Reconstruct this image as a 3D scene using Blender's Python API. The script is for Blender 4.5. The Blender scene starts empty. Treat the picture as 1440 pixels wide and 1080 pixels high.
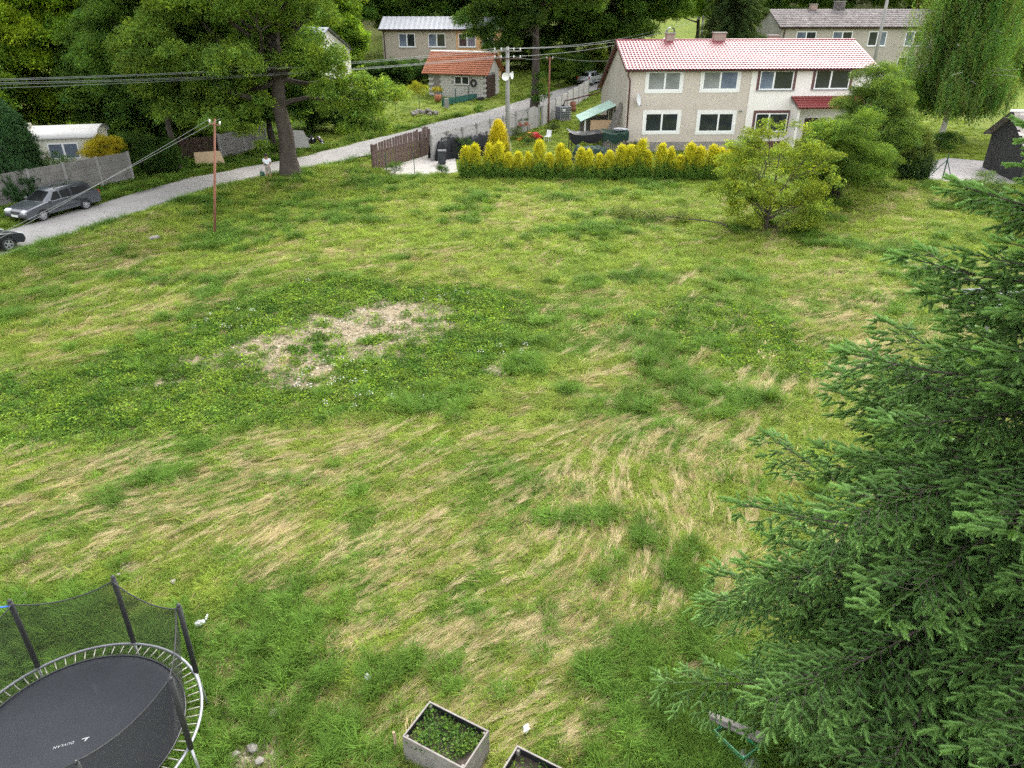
import bpy, bmesh, math, random
import numpy as np
from mathutils import Vector, Matrix, Euler

R = math.radians
scene = bpy.context.scene
COL = scene.collection

# ------------------------------------------------------------------ camera, sky, sun, exposure
CAM_H, PITCH, FPX = 11.0, 28.0, 1033.0          # height (m), degrees below level, focal length in photo pixels (1440 wide)
cam_d = bpy.data.cameras.new('camera')
cam = bpy.data.objects.new('camera', cam_d)
COL.objects.link(cam)
cam.location = (0, 0, CAM_H)
cam.rotation_euler = (R(90 - PITCH), 0, 0)
cam_d.sensor_fit = 'HORIZONTAL'
cam_d.sensor_width = 36.0
cam_d.lens = 36.0 * FPX / 1440.0
cam_d.clip_start = 0.1
cam_d.clip_end = 3000
scene.camera = cam

SUN_EL, SUN_AZ = R(45), R(26)                    # azimuth from +Y towards +X
SUN_DIR = Vector((math.sin(SUN_AZ) * math.cos(SUN_EL), math.cos(SUN_AZ) * math.cos(SUN_EL), math.sin(SUN_EL)))
world = bpy.data.worlds.new('World')
scene.world = world
world.use_nodes = True
wn = world.node_tree
wn.nodes.clear()
w_out = wn.nodes.new('ShaderNodeOutputWorld')
w_bg = wn.nodes.new('ShaderNodeBackground')
w_hsv = wn.nodes.new('ShaderNodeHueSaturation')
w_sky = wn.nodes.new('ShaderNodeTexSky')
w_sky.sky_type = 'NISHITA'
w_sky.sun_disc = False
w_sky.sun_elevation = SUN_EL
w_sky.sun_rotation = SUN_AZ
w_sky.air_density = 1.0
w_sky.dust_density = 4.0
w_sky.ozone_density = 1.0
w_hsv.inputs['Saturation'].default_value = 0.28
w_bg.inputs['Strength'].default_value = 0.15
wn.links.new(w_sky.outputs[0], w_hsv.inputs['Color'])
w_mix = wn.nodes.new('ShaderNodeMix')                 # an even layer of bright cloud over the clear sky
w_mix.data_type = 'RGBA'
w_mix.inputs[0].default_value = 0.65
w_mix.inputs[7].default_value = (2.10, 2.12, 2.16, 1)
wn.links.new(w_hsv.outputs[0], w_mix.inputs[6])
wn.links.new(w_mix.outputs[2], w_bg.inputs['Color'])
wn.links.new(w_bg.outputs[0], w_out.inputs['Surface'])

sun_d = bpy.data.lights.new('sun', 'SUN')
sun_d.energy = 0.6
sun_d.angle = R(30)
sun_d.color = (1.0, 0.96, 0.89)
sun = bpy.data.objects.new('sun', sun_d)
COL.objects.link(sun)
sun.rotation_euler = SUN_DIR.to_track_quat('Z', 'Y').to_euler()
sun.location = (20, 20, 60)

vs = scene.view_settings
vs.view_transform = 'Standard'
vs.look = 'None'
vs.exposure = 2.78
vs.gamma = 1.0
vs.use_curve_mapping = False
scene.cycles.use_adaptive_sampling = True
scene.cycles.adaptive_threshold = 0.016
scene.cycles.adaptive_min_samples = 24
scene.cycles.max_bounces = 4
scene.cycles.diffuse_bounces = 2
scene.cycles.glossy_bounces = 2
scene.cycles.transmission_bounces = 2
scene.cycles.transparent_max_bounces = 8
scene.cycles.use_denoising = False
scene.cycles.denoiser = 'OPENIMAGEDENOISE'
scene.cycles.denoising_input_passes = 'RGB_ALBEDO_NORMAL'

# ------------------------------------------------------------------ helpers: noise, terrain, pixels to places
def _hash(ix, iy, seed):
    n = (ix.astype(np.int64) * 374761393 + iy.astype(np.int64) * 668265263 + seed * 974634777) & 0xFFFFFFFF
    n = ((n ^ (n >> 13)) * 1274126177) & 0xFFFFFFFF
    return ((n ^ (n >> 16)) & 0xFFFFFF) / float(0xFFFFFF)

def vnoise(x, y, seed=0):
    x = np.asarray(x, float); y = np.asarray(y, float)
    ix, iy = np.floor(x), np.floor(y)
    fx, fy = x - ix, y - iy
    fx = fx * fx * (3 - 2 * fx); fy = fy * fy * (3 - 2 * fy)
    a, b = _hash(ix, iy, seed), _hash(ix + 1, iy, seed)
    c, d = _hash(ix, iy + 1, seed), _hash(ix + 1, iy + 1, seed)
    return (a * (1 - fx) + b * fx) * (1 - fy) + (c * (1 - fx) + d * fx) * fy

def fbm(x, y, seed=0, octv=4):
    s, a, t = 0, 0.5, 0
    for k in range(octv):
        s = s + a * vnoise(x * 2 ** k, y * 2 ** k, seed + k * 17)
        t += a; a *= 0.5
    return s / t

def sstep(a, b, x):
    t = np.clip((np.asarray(x, float) - a) / (b - a), 0, 1)
    return t * t * (3 - 2 * t)

HY = [-1000, 59, 72, 86, 100, 116, 140, 180, 260, 400, 3000]
HZ = [0, 0, 0.5, 1.25, 1.8, 3.2, 7.5, 20, 42, 70, 120]
def hgt(x, y):
    """Height of the land: level field, then rising gently behind the houses to a wooded hill."""
    y = np.asarray(y, float)
    return (np.interp(y - 2, HY, HZ) + np.interp(y, HY, HZ) + np.interp(y + 2, HY, HZ)) / 3.0 + 0 * np.asarray(x, float)

_c, _s = math.cos(R(PITCH)), math.sin(R(PITCH))
F_, U_ = np.array([0, _c, -_s]), np.array([0, _s, _c])
def ray(px, py):
    return F_ + np.array([(px - 720) / FPX, 0, 0]) - U_ * ((py - 540) / FPX)
def at(px, py, z):
    """The point at height z seen at a photo pixel."""
    d = ray(px, py)
    t = (z - CAM_H) / d[2]
    return Vector((d[0] * t, d[1] * t, z))
def atD(px, py, D):
    """The point at ground distance D (along y) seen at a photo pixel."""
    d = ray(px, py)
    t = D / d[1]
    return Vector((d[0] * t, D, CAM_H + d[2] * t))
def G(px, py):
    """Where the sight line through a photo pixel meets the land."""
    d = ray(px, py)
    lo, hi = 0.0, 0.0
    t = 4.0
    while t < 900:
        if CAM_H + d[2] * t < float(hgt(d[0] * t, d[1] * t)):
            break
        t += 0.5
    lo, hi = t - 0.5, t
    for _ in range(30):
        m = (lo + hi) / 2
        if CAM_H + d[2] * m < float(hgt(d[0] * m, d[1] * m)): hi = m
        else: lo = m
    return Vector((d[0] * lo, d[1] * lo, float(hgt(d[0] * lo, d[1] * lo))))
def proj(x, y, z):
    x = np.asarray(x, float); y = np.asarray(y, float); z = np.asarray(z, float) - CAM_H
    k = FPX / (y * F_[1] + z * F_[2])
    return 720 + k * x, 540 - k * (y * U_[1] + z * U_[2])
def gp(x, y, dz=0.0):
    return Vector((x, y, float(hgt(x, y)) + dz))

def inside(poly, x, y):
    """Point in polygon, vectorised."""
    r = np.zeros(np.shape(x), bool)
    n = len(poly)
    for i in range(n):
        x1, y1 = poly[i]; x2, y2 = poly[(i + 1) % n]
        c = ((y1 > y) != (y2 > y)) & (x < (x2 - x1) * (y - y1) / ((y2 - y1) or 1e-9) + x1)
        r ^= c
    return r
def poly_dist(poly, x, y, closed=True):
    """Distance to a polyline, vectorised."""
    best = np.full(np.shape(x), 1e9)
    n = len(poly)
    for i in range(n if closed else n - 1):
        ax, ay = poly[i]; bx, by = poly[(i + 1) % n]
        dx, dy = bx - ax, by - ay
        t = np.clip(((x - ax) * dx + (y - ay) * dy) / (dx * dx + dy * dy + 1e-12), 0, 1)
        best = np.minimum(best, np.hypot(x - ax - t * dx, y - ay - t * dy))
    return best
def soft_in(poly, x, y, edge):
    d = poly_dist(poly, x, y)
    s = np.where(inside(poly, x, y), d, -d)
    return sstep(-edge, edge, s)

# ------------------------------------------------------------------ materials
MATS = {}
def _new(name):
    m = bpy.data.materials.new(name)
    m.use_nodes = True
    nt = m.node_tree
    p = nt.nodes['Principled BSDF']
    return m, nt, p
def _noise(nt, scale, detail=4, rough=0.6, coord='Object', dist=0.0):
    tc = nt.nodes.new('ShaderNodeTexCoord')
    n = nt.nodes.new('ShaderNodeTexNoise')
    n.inputs['Scale'].default_value = scale
    n.inputs['Detail'].default_value = detail
    n.inputs['Roughness'].default_value = rough
    n.inputs['Distortion'].default_value = dist
    nt.links.new(tc.outputs[coord], n.inputs['Vector'])
    return n
def _ramp(nt, fac, stops):
    r = nt.nodes.new('ShaderNodeValToRGB')
    els = r.color_ramp.elements
    while len(els) < len(stops): els.new(0.5)
    for e, (pos, c) in zip(els, stops):
        e.position = pos
        e.color = (*c, 1) if len(c) == 3 else c
    nt.links.new(fac, r.inputs['Fac'])
    return r
def _mixc(nt, fac, a, b, mode='MIX'):
    m = nt.nodes.new('ShaderNodeMix')
    m.data_type = 'RGBA'; m.blend_type = mode
    for sock, v in ((m.inputs[0], fac), (m.inputs[6], a), (m.inputs[7], b)):
        if hasattr(v, 'links') or isinstance(v, bpy.types.NodeSocket): nt.links.new(v, sock)
        elif isinstance(v, (int, float)): sock.default_value = v
        else: sock.default_value = (*v, 1)
    return m.outputs[2]
def mat(name, col, col2=None, rough=0.7, scale=3.0, bump=0.15, bscale=None, metal=0.0, spec=0.5, fine=0.12, stain=None, coat=0.0):
    """A surface of one colour drifting to a second one, with fine grain, relief and optional blotches of dirt."""
    if name in MATS: return MATS[name]
    m, nt, p = _new(name)
    col2 = col2 or tuple(c * 0.75 for c in col)
    n1 = _noise(nt, scale, 6, 0.65)
    r1 = _ramp(nt, n1.outputs['Fac'], [(0.3, col), (0.72, col2)])
    c = r1.outputs['Color']
    if fine:
        n2 = _noise(nt, (bscale or scale * 14), 3, 0.7)
        r2 = _ramp(nt, n2.outputs['Fac'], [(0.25, (1 - fine,) * 3), (0.75, (1 + fine,) * 3)])
        c = _mixc(nt, 1.0, c, r2.outputs['Color'], 'MULTIPLY')
    if stain:
        n3 = _noise(nt, stain[1], 5, 0.7, dist=0.6)
        r3 = _ramp(nt, n3.outputs['Fac'], [(stain[2], (0, 0, 0)), (stain[2] + 0.16, (1, 1, 1))])
        c = _mixc(nt, r3.outputs['Color'], c, stain[0])
    nt.links.new(c, p.inputs['Base Color'])
    p.inputs['Roughness'].default_value = rough
    p.inputs['Metallic'].default_value = metal
    p.inputs['Specular IOR Level'].default_value = spec
    p.inputs['Coat Weight'].default_value = coat
    p.inputs['Coat Roughness'].default_value = 0.12
    if bump:
        nb = _noise(nt, bscale or scale * 14, 5, 0.7)
        b = nt.nodes.new('ShaderNodeBump')
        b.inputs['Strength'].default_value = bump
        b.inputs['Distance'].default_value = 0.02
        nt.links.new(nb.outputs['Fac'], b.inputs['Height'])
        nt.links.new(b.outputs['Normal'], p.inputs['Normal'])
    MATS[name] = m
    return m
def leaf_mat(name, trans=0.35, rough=0.55, spec=0.3, var=0.45):
    """Foliage: colour from each clump's own tint, varied leaf by leaf, letting some light through."""
    m, nt, p = _new(name)
    a = nt.nodes.new('ShaderNodeAttribute'); a.attribute_type = 'INSTANCER'; a.attribute_name = 'tint'
    b = nt.nodes.new('ShaderNodeAttribute'); b.attribute_type = 'GEOMETRY'; b.attribute_name = 'bv'
    mr = nt.nodes.new('ShaderNodeMapRange')
    mr.inputs['To Min'].default_value = 1 - var; mr.inputs['To Max'].default_value = 1 + var
    nt.links.new(b.outputs['Fac'], mr.inputs['Value'])
    v = nt.nodes.new('ShaderNodeVectorMath'); v.operation = 'SCALE'
    nt.links.new(a.outputs['Color'], v.inputs[0]); nt.links.new(mr.outputs[0], v.inputs['Scale'])
    nt.links.new(v.outputs[0], p.inputs['Base Color'])
    p.inputs['Roughness'].default_value = rough
    p.inputs['Specular IOR Level'].default_value = spec
    t = nt.nodes.new('ShaderNodeBsdfTranslucent')
    v2 = nt.nodes.new('ShaderNodeVectorMath'); v2.operation = 'MULTIPLY'
    v2.inputs[1].default_value = (1.25, 1.2, 0.55)
    nt.links.new(v.outputs[0], v2.inputs[0]); nt.links.new(v2.outputs[0], t.inputs['Color'])
    mx = nt.nodes.new('ShaderNodeMixShader'); mx.inputs[0].default_value = trans
    nt.links.new(p.outputs[0], mx.inputs[1]); nt.links.new(t.outputs[0], mx.inputs[2])
    nt.links.new(mx.outputs[0], nt.nodes['Material Output'].inputs['Surface'])
    MATS[name] = m
    return m

# ------------------------------------------------------------------ meshes and objects
class MB:
    """Collects boxes, prisms, tubes and sheets; build() links them as one mesh object."""
    def __init__(self):
        self.v, self.f, self.m = [], [], []
        self.mi = 0
    def add(self, vs, fs, M=None):
        o = len(self.v)
        self.v += [tuple(M @ Vector(p)) if M is not None else tuple(p) for p in vs]
        self.f += [tuple(i + o for i in f) for f in fs]
        self.m += [self.mi] * len(fs)
        return self
    def box(self, c, s, rot=None):
        x, y, z = s[0] / 2, s[1] / 2, s[2] / 2
        vs = [(-x, -y, -z), (x, -y, -z), (x, y, -z), (-x, y, -z), (-x, -y, z), (x, -y, z), (x, y, z), (-x, y, z)]
        fs = [(0, 3, 2, 1), (4, 5, 6, 7), (0, 1, 5, 4), (1, 2, 6, 5), (2, 3, 7, 6), (3, 0, 4, 7)]
        M = Matrix.Translation(c)
        if rot is not None: M = M @ (Euler(rot).to_matrix().to_4x4() if not isinstance(rot, Matrix) else rot.to_4x4())
        return self.add(vs, fs, M)
    def mm(self, a, b):
        return self.box([(p + q) / 2 for p, q in zip(a, b)], [abs(q - p) for p, q in zip(a, b)])
    def bar(self, a, b, w, h=None):
        a, b = Vector(a), Vector(b)
        d = b - a
        q = d.to_track_quat('X', 'Z').to_matrix()
        return self.box((a + b) / 2, (d.length, w, h or w), q)
    def prism(self, poly, d0, d1, M=None):
        """A polygon in xz swept along y from d0 to d1."""
        n = len(poly)
        vs = [(x, d0, z) for x, z in poly] + [(x, d1, z) for x, z in poly]
        fs = [tuple(range(n)), tuple(range(2 * n - 1, n - 1, -1))] + [(i, i + n, (i + 1) % n + n, (i + 1) % n) for i in range(n)]
        return self.add(vs, fs, M)
    def tube(self, pts, rad, n=8, cap=True):
        pts = [Vector(p) for p in pts]
        if isinstance(rad, (int, float)): rad = [rad] * len(pts)
        rings, side = [], None
        for i, p in enumerate(pts):
            t = (pts[min(i + 1, len(pts) - 1)] - pts[max(i - 1, 0)])
            t = t.normalized() if t.length > 1e-9 else Vector((0, 0, 1))
            if side is None:
                side = t.cross(Vector((0, 1, 0)))
                if side.length < 0.2: side = t.cross(Vector((1, 0, 0)))
            side = (side - t * side.dot(t)).normalized()
            u = t.cross(side)
            rings.append([p + (side * math.cos(k * 2 * math.pi / n) + u * math.sin(k * 2 * math.pi / n)) * rad[i] for k in range(n)])
        vs = [q for r in rings for q in r]
        fs = [(i * n + k, i * n + (k + 1) % n, (i + 1) * n + (k + 1) % n, (i + 1) * n + k) for i in range(len(pts) - 1) for k in range(n)]
        if cap: fs += [tuple(range(n - 1, -1, -1)), tuple((len(pts) - 1) * n + k for k in range(n))]
        return self.add(vs, fs)
    def lathe(self, prof, n=20, M=None, a0=0.0, a1=2 * math.pi):
        full = abs(a1 - a0 - 2 * math.pi) < 1e-6
        k = n if full else n + 1
        vs = [(r * math.cos(a0 + (a1 - a0) * i / n), r * math.sin(a0 + (a1 - a0) * i / n), z) for i in range(k) for r, z in prof]
        m = len(prof)
        fs = [(i * m + j, ((i + 1) % k) * m + j, ((i + 1) % k) * m + j + 1, i * m + j + 1) for i in range(n) for j in range(m - 1)]
        return self.add(vs, fs, M)
    def quad(self, a, b, c, d):
        return self.add([a, b, c, d], [(0, 1, 2, 3)])
    def sheet(self, fn, us, vs_):
        """A grid surface from fn(u, v) -> point."""
        nu, nv = len(us), len(vs_)
        vs = [fn(u, v) for v in vs_ for u in us]
        fs = [(j * nu + i, j * nu + i + 1, (j + 1) * nu + i + 1, (j + 1) * nu + i) for j in range(nv - 1) for i in range(nu - 1)]
        return self.add(vs, fs)
    def mesh(self, name, mats, smooth=False):
        me = bpy.data.meshes.new(name)
        me.from_pydata(self.v, [], self.f)
        for q in (mats if isinstance(mats, (list, tuple)) else [mats]): me.materials.append(q)
        if any(self.m): me.polygons.foreach_set('material_index', self.m)
        if smooth: me.polygons.foreach_set('use_smooth', [True] * len(me.polygons))
        me.update()
        return me
    def build(self, name, mats, parent=None, smooth=False, bevel=0.0, loc=None, rot=None):
        o = bpy.data.objects.new(name, self.mesh(name, mats, smooth))
        COL.objects.link(o)
        if parent is not None: o.parent = parent
        if loc is not None: o.location = loc
        if rot is not None: o.rotation_euler = rot
        if bevel:
            bm = bmesh.new(); bm.from_mesh(o.data)
            bmesh.ops.remove_doubles(bm, verts=bm.verts, dist=1e-5)
            bmesh.ops.recalc_face_normals(bm, faces=bm.faces)
            es = [e for e in bm.edges if len(e.link_faces) == 2 and e.calc_face_angle(0) > 0.5]
            bmesh.ops.bevel(bm, geom=es, offset=bevel, segments=2, affect='EDGES', profile=0.5, clamp_overlap=True)
            bm.to_mesh(o.data); bm.free()
        return o
def share(src, parent, loc=None, rot=None, scale=None):
    """Another part with the same mesh."""
    o = src.copy()
    COL.objects.link(o)
    o.parent = parent
    if loc is not None: o.location = loc
    if rot is not None: o.rotation_euler = rot
    if scale is not None: o.scale = scale
    return o
def tag(o, label=None, cat=None, group=None, kind=None):
    if label: o['label'] = label
    if cat: o['category'] = cat
    if group: o['group'] = group
    if kind: o['kind'] = kind
    return o
def thing(name, label, cat, loc=(0, 0, 0), rz=0.0, group=None):
    o = bpy.data.objects.new(name, None)
    COL.objects.link(o)
    o.location = loc
    o.rotation_euler = (0, 0, rz)
    o.empty_display_size = 0.2
    return tag(o, label, cat, group)
def copy_tree(o, parent=None):
    c = o.copy()
    COL.objects.link(c)
    c.parent = parent
    for ch in o.children:
        copy_tree(ch, c)
    return c

# ------------------------------------------------------------------ scattering of blades, leaves, needles
def source(name, meshes):
    c = bpy.data.collections.new(name)
    for i, me in enumerate(meshes):
        o = bpy.data.objects.new('%s_%02d' % (name, i), me)
        c.objects.link(o)
    ng = bpy.data.node_groups.new('scatter_' + name, 'GeometryNodeTree')
    ng.interface.new_socket('Geometry', in_out='INPUT', socket_type='NodeSocketGeometry')
    ng.interface.new_socket('Geometry', in_out='OUTPUT', socket_type='NodeSocketGeometry')
    gi, go = ng.nodes.new('NodeGroupInput'), ng.nodes.new('NodeGroupOutput')
    ip = ng.nodes.new('GeometryNodeInstanceOnPoints')
    ci = ng.nodes.new('GeometryNodeCollectionInfo')
    ci.inputs['Collection'].default_value = c
    ci.inputs['Separate Children'].default_value = True
    ci.inputs['Reset Children'].default_value = True
    def named(nm, ty):
        n = ng.nodes.new('GeometryNodeInputNamedAttribute')
        n.data_type = ty
        n.inputs['Name'].default_value = nm
        return n.outputs['Attribute']
    e2r = ng.nodes.new('FunctionNodeEulerToRotation')
    ng.links.new(named('rot', 'FLOAT_VECTOR'), e2r.inputs[0])
    ng.links.new(gi.outputs[0], ip.inputs['Points'])
    ng.links.new(ci.outputs[0], ip.inputs['Instance'])
    ip.inputs['Pick Instance'].default_value = True
    ng.links.new(named('idx', 'INT'), ip.inputs['Instance Index'])
    ng.links.new(e2r.outputs[0], ip.inputs['Rotation'])
    ng.links.new(named('scl', 'FLOAT_VECTOR'), ip.inputs['Scale'])
    ng.links.new(ip.outputs[0], go.inputs[0])
    return ng
def scatter(name, ng, P, rot, scl, tint, idx, parent=None):
    n = len(P)
    me = bpy.data.meshes.new(name)
    me.vertices.add(n)
    me.vertices.foreach_set('co', np.asarray(P, np.float32).ravel())
    scl = np.asarray(scl, np.float32)
    if scl.ndim == 1: scl = np.repeat(scl[:, None], 3, 1)
    for nm, arr in (('rot', rot), ('scl', scl), ('tint', tint)):
        a = me.attributes.new(nm, 'FLOAT_VECTOR', 'POINT')
        a.data.foreach_set('vector', np.asarray(arr, np.float32).ravel())
    a = me.attributes.new('idx', 'INT', 'POINT')
    a.data.foreach_set('value', np.asarray(idx, np.int32))
    me.update()
    o = bpy.data.objects.new(name, me)
    COL.objects.link(o)
    if parent is not None: o.parent = parent
    md = o.modifiers.new('scatter', 'NODES')
    md.node_group = ng
    o['kind'] = 'stuff'
    return o
def bv_mesh(name, V, Fc, bv, mats):
    me = bpy.data.meshes.new(name)
    me.from_pydata(V, [], Fc)
    a = me.attributes.new('bv', 'FLOAT', 'POINT')
    a.data.foreach_set('value', np.asarray(bv, np.float32))
    for q in (mats if isinstance(mats, (list, tuple)) else [mats]): me.materials.append(q)
    me.update()
    return me
# ------------------------------------------------------------------ the land
def wpoly(px): return [tuple(G(a, b)[:2]) for a, b in px]
ROAD = [(-36.0, 6.0), (-31.5, 20.0), (-27.9, 29.5), (-25.2, 36.2), (-22.7, 42.6), (-20.2, 49.0)]
ROAD += [tuple(((G(*a) + G(*b)) / 2)[:2]) for a, b in (((432, 213), (440, 243)), ((500, 195), (552, 216)), ((600, 175), (640, 188)), ((705, 150), (740, 158)), ((805, 122), (822, 131)))]
ROAD += [(ROAD[-1][0] + 7, ROAD[-1][1] + 14), (ROAD[-1][0] + 18, ROAD[-1][1] + 36)]
def smooth_line(P, n=6):
    out = []
    for i in range(len(P) - 1):
        p0, p1, p2, p3 = (np.array(P[max(0, min(len(P) - 1, i + k))]) for k in (-1, 0, 1, 2))
        for k in range(n):
            t = k / n
            out.append(tuple(0.5 * ((2 * p1) + (p2 - p0) * t + (2 * p0 - 5 * p1 + 4 * p2 - p3) * t * t + (3 * p1 - p0 - 3 * p2 + p3) * t ** 3)))
    return out + [tuple(P[-1])]
ROAD = smooth_line(ROAD)
ROAD_W = 1.95
YARD = wpoly([(1296, 232), (1330, 222), (1400, 228), (1480, 240), (1480, 262), (1330, 256), (1296, 250)])
DRIVE = wpoly([(528, 241), (604, 217), (640, 222), (644, 243), (600, 247), (560, 248)])
BARE = wpoly([(230, 512), (330, 484), (420, 450), (540, 421), (622, 426), (646, 458), (600, 486), (545, 503), (470, 524), (425, 552), (382, 542), (378, 518), (300, 518)])
BARE2 = [wpoly(q) for q in ([(672, 515), (700, 508), (718, 520), (700, 534), (676, 530)], [(680, 448), (705, 445), (712, 458), (690, 464)], [(200, 545), (240, 535), (250, 552), (215, 565)],
                            [(320, 1050), (370, 1040), (395, 1085), (315, 1085)], [(360, 990), (400, 985), (395, 1010), (365, 1012)], [(160, 795), (215, 790), (210, 812), (170, 815)])]
WEED = wpoly([(380, 408), (480, 392), (600, 400), (740, 422), (765, 480), (705, 532), (560, 575), (400, 600), (260, 612), (80, 622), (-60, 650), (-60, 550), (130, 518), (230, 468), (320, 428)])
WEED2 = wpoly([(890, 436), (980, 426), (1090, 446), (1190, 500), (1170, 545), (1010, 522), (930, 492)])
LUSH = [wpoly(q) for q in ([(250, 885), (400, 850), (500, 920), (530, 1085), (250, 1085)], [(-90, 850), (120, 850), (290, 905), (290, 1085), (-90, 1085)], [(860, 900), (985, 870), (1100, 950), (1100, 1085), (840, 1085)])]
FLOW = []
for a, b in (((560, 850), (690, 740)), ((60, 765), (280, 692)), ((820, 800), (880, 690)), ((940, 700), (962, 620)), ((330, 850), (450, 765)), ((100, 425), (300, 372)), ((500, 302), (640, 288)),
             ((1000, 385), (1130, 338)), ((880, 900), (960, 850)), ((600, 640), (720, 600)), ((850, 560), (950, 540)), ((200, 640), (330, 610)), ((1100, 300), (1200, 290)), ((0, 820), (180, 760))):
    p, q = G(*a), G(*b)
    FLOW.append((p.x, p.y, 2 * math.atan2(q.y - p.y, q.x - p.x)))
def flow(x, y):
    sx = sy = 0
    for fx, fy, a in FLOW:
        w = 1.0 / ((x - fx) ** 2 + ((y - fy) * 0.8) ** 2 + 2.0) ** 1.5
        sx = sx + w * math.cos(a); sy = sy + w * math.sin(a)
    return 0.5 * np.arctan2(sy, sx) + (vnoise(x * 0.35, y * 0.35, 71) - 0.5) * 0.9
def road_dist(x, y): return poly_dist(ROAD, x, y, False)
def warp(x, y, a=0.7, f=0.9):
    return x + (fbm(x * f, y * f, 5) - 0.5) * 2 * a, y + (fbm(x * f, y * f, 9) - 0.5) * 2 * a
FIELD = [(-33, 4)] + [(x - 0.0, y) for x, y in ()] + [(-18, 3), (36, 3), (34, 47), (24, 49.5), (15, 50.3), (-4, 51.2), (-9, 53), (-13, 53), (-16.5, 50.5), (-18.3, 47.6), (-21, 41), (-23.6, 34), (-26.4, 27), (-31, 15)]
def masks(x, y):
    """What grows where: bare soil, weeds with painted shade under the woods, straw, lush grass and mown lawn, each 0..1."""
    wx, wy = warp(x, y)
    wx2, wy2 = warp(x, y, 0.9, 2.2)
    bare = soft_in(BARE, wx2, wy2, 0.9) * sstep(0.31, 0.48, 0.55 * fbm(x * 1.3, y * 1.3, 31) + 0.45 * vnoise(x * 3.4, y * 3.4, 32) + 0.04 * soft_in(BARE, x, y, 1.5))
    for q in BARE2: bare = np.maximum(bare, soft_in(q, wx2, wy2, 0.3) * sstep(0.3, 0.5, fbm(x * 2, y * 2, 33)))
    weed = np.maximum(soft_in(WEED, wx, wy, 1.2), 0.75 * soft_in(WEED2, wx, wy, 1.2) * sstep(0.35, 0.6, fbm(x * 0.8, y * 0.8, 37) + 0.1))
    lush = 0
    for q in LUSH: lush = np.maximum(lush, soft_in(q, wx, wy, 0.8))
    lush = lush * sstep(0.25, 0.5, fbm(x * 0.9, y * 0.9, 41) + 0.1)
    th = flow(x, y)
    s = 0
    for k in range(-4, 5):
        t = k * 0.26
        s = s + vnoise((x + t * np.cos(th)) * 6.5, (y + t * np.sin(th)) * 6.5, 51) / 9
    big = fbm(x * 0.22, y * 0.22, 61, 3)
    near = sstep(34, 14, y)
    straw = sstep(0.50, 0.66, s + (big - 0.5) * 0.36 + (fbm(x * 0.9, y * 0.9, 63, 2) - 0.5) * 0.26 + 0.02 * near)
    straw = straw * (1 - 0.85 * weed) * (1 - 0.75 * lush)
    d = road_dist(x, y)
    verge = sstep(4.2, 2.2, d)
    straw = straw * (1 - 0.6 * verge)
    lawn = sstep(51.5, 54, y) * (1 - sstep(160, 200, y))
    lawn = np.where(inside(FIELD, x, y), 0, np.maximum(lawn, np.where(x < -20, 1.0, 0.6)))
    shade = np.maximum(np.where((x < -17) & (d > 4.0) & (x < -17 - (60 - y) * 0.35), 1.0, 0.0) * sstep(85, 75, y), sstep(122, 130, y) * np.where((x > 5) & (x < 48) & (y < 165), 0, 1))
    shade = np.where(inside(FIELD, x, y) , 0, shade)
    lawn = lawn * (1 - shade); weed = np.maximum(weed, shade)  # tree shade under the woods painted into the ground as dark weed cover
    return bare, weed, straw, lush, verge, lawn, th
def micro(x, y):
    d = road_dist(x, y)
    k = sstep(2.2, 3.4, d) * sstep(130, 60, y)
    for poly in (DRIVE, YARD): k = k * (1 - soft_in(poly, x, y, 0.6))
    bank = 0.35 * sstep(2.2, 3.6, d) * np.where(inside(FIELD, x, y), 1, 0.0) * sstep(9, 4, d) * sstep(70, 45, y) 
    return (fbm(x * 0.5, y * 0.5, 81) - 0.5) * 0.14 * k + (fbm(x * 2.0, y * 2.0, 83) - 0.5) * 0.07 * k + bank - 0.06 * (1 - k)

def lines(lo, hi, step, far, grow=1.25):
    a = list(np.arange(lo, hi + 1e-6, step))
    s, p = step, hi
    while p < far[1]: s *= grow; p += s; a.append(p)
    s, p = step, lo
    while p > far[0]: s *= grow; p -= s; a.insert(0, p)
    return np.array(a)
gx = lines(-36, 38, 0.25, (-1500, 1500)); gy = lines(3, 66, 0.25, (-300, 2500))
GX, GY = np.meshgrid(gx, gy)
xs, ys = GX.ravel(), GY.ravel()
zs = hgt(xs, ys) + micro(xs, ys)
nx, ny = len(gx), len(gy)
me = bpy.data.meshes.new('ground')
me.vertices.add(nx * ny)
me.vertices.foreach_set('co', np.stack([xs, ys, zs], 1).astype(np.float32).ravel())
ii = (np.arange(ny - 1)[:, None] * nx + np.arange(nx - 1)[None, :]).ravel()
quads = np.stack([ii, ii + 1, ii + nx + 1, ii + nx], 1)
me.loops.add(quads.size); me.loops.foreach_set('vertex_index', quads.ravel().astype(np.int32))
me.polygons.add(len(quads)); me.polygons.foreach_set('loop_start', np.arange(0, quads.size, 4, dtype=np.int32))
me.polygons.foreach_set('use_smooth', np.ones(len(quads), bool))
me.update(calc_edges=True)
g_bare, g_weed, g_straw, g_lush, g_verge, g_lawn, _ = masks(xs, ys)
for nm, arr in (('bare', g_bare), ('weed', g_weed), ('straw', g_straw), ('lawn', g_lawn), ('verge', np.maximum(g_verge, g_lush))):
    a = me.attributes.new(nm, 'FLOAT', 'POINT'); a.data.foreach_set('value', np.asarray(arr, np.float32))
ground = bpy.data.objects.new('ground', me); COL.objects.link(ground)
tag(ground, 'rough overgrown field of green grass and flattened straw rising to a wooded hill', 'ground', kind='structure')
m, nt, p = _new('ground_soil_and_thatch')
def gattr(nm):
    a = nt.nodes.new('ShaderNodeAttribute'); a.attribute_name = nm; return a.outputs['Fac']
nA = _noise(nt, 9, 6, 0.75); nB = _noise(nt, 45, 4, 0.7); nC = _noise(nt, 0.35, 5, 0.6)
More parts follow.
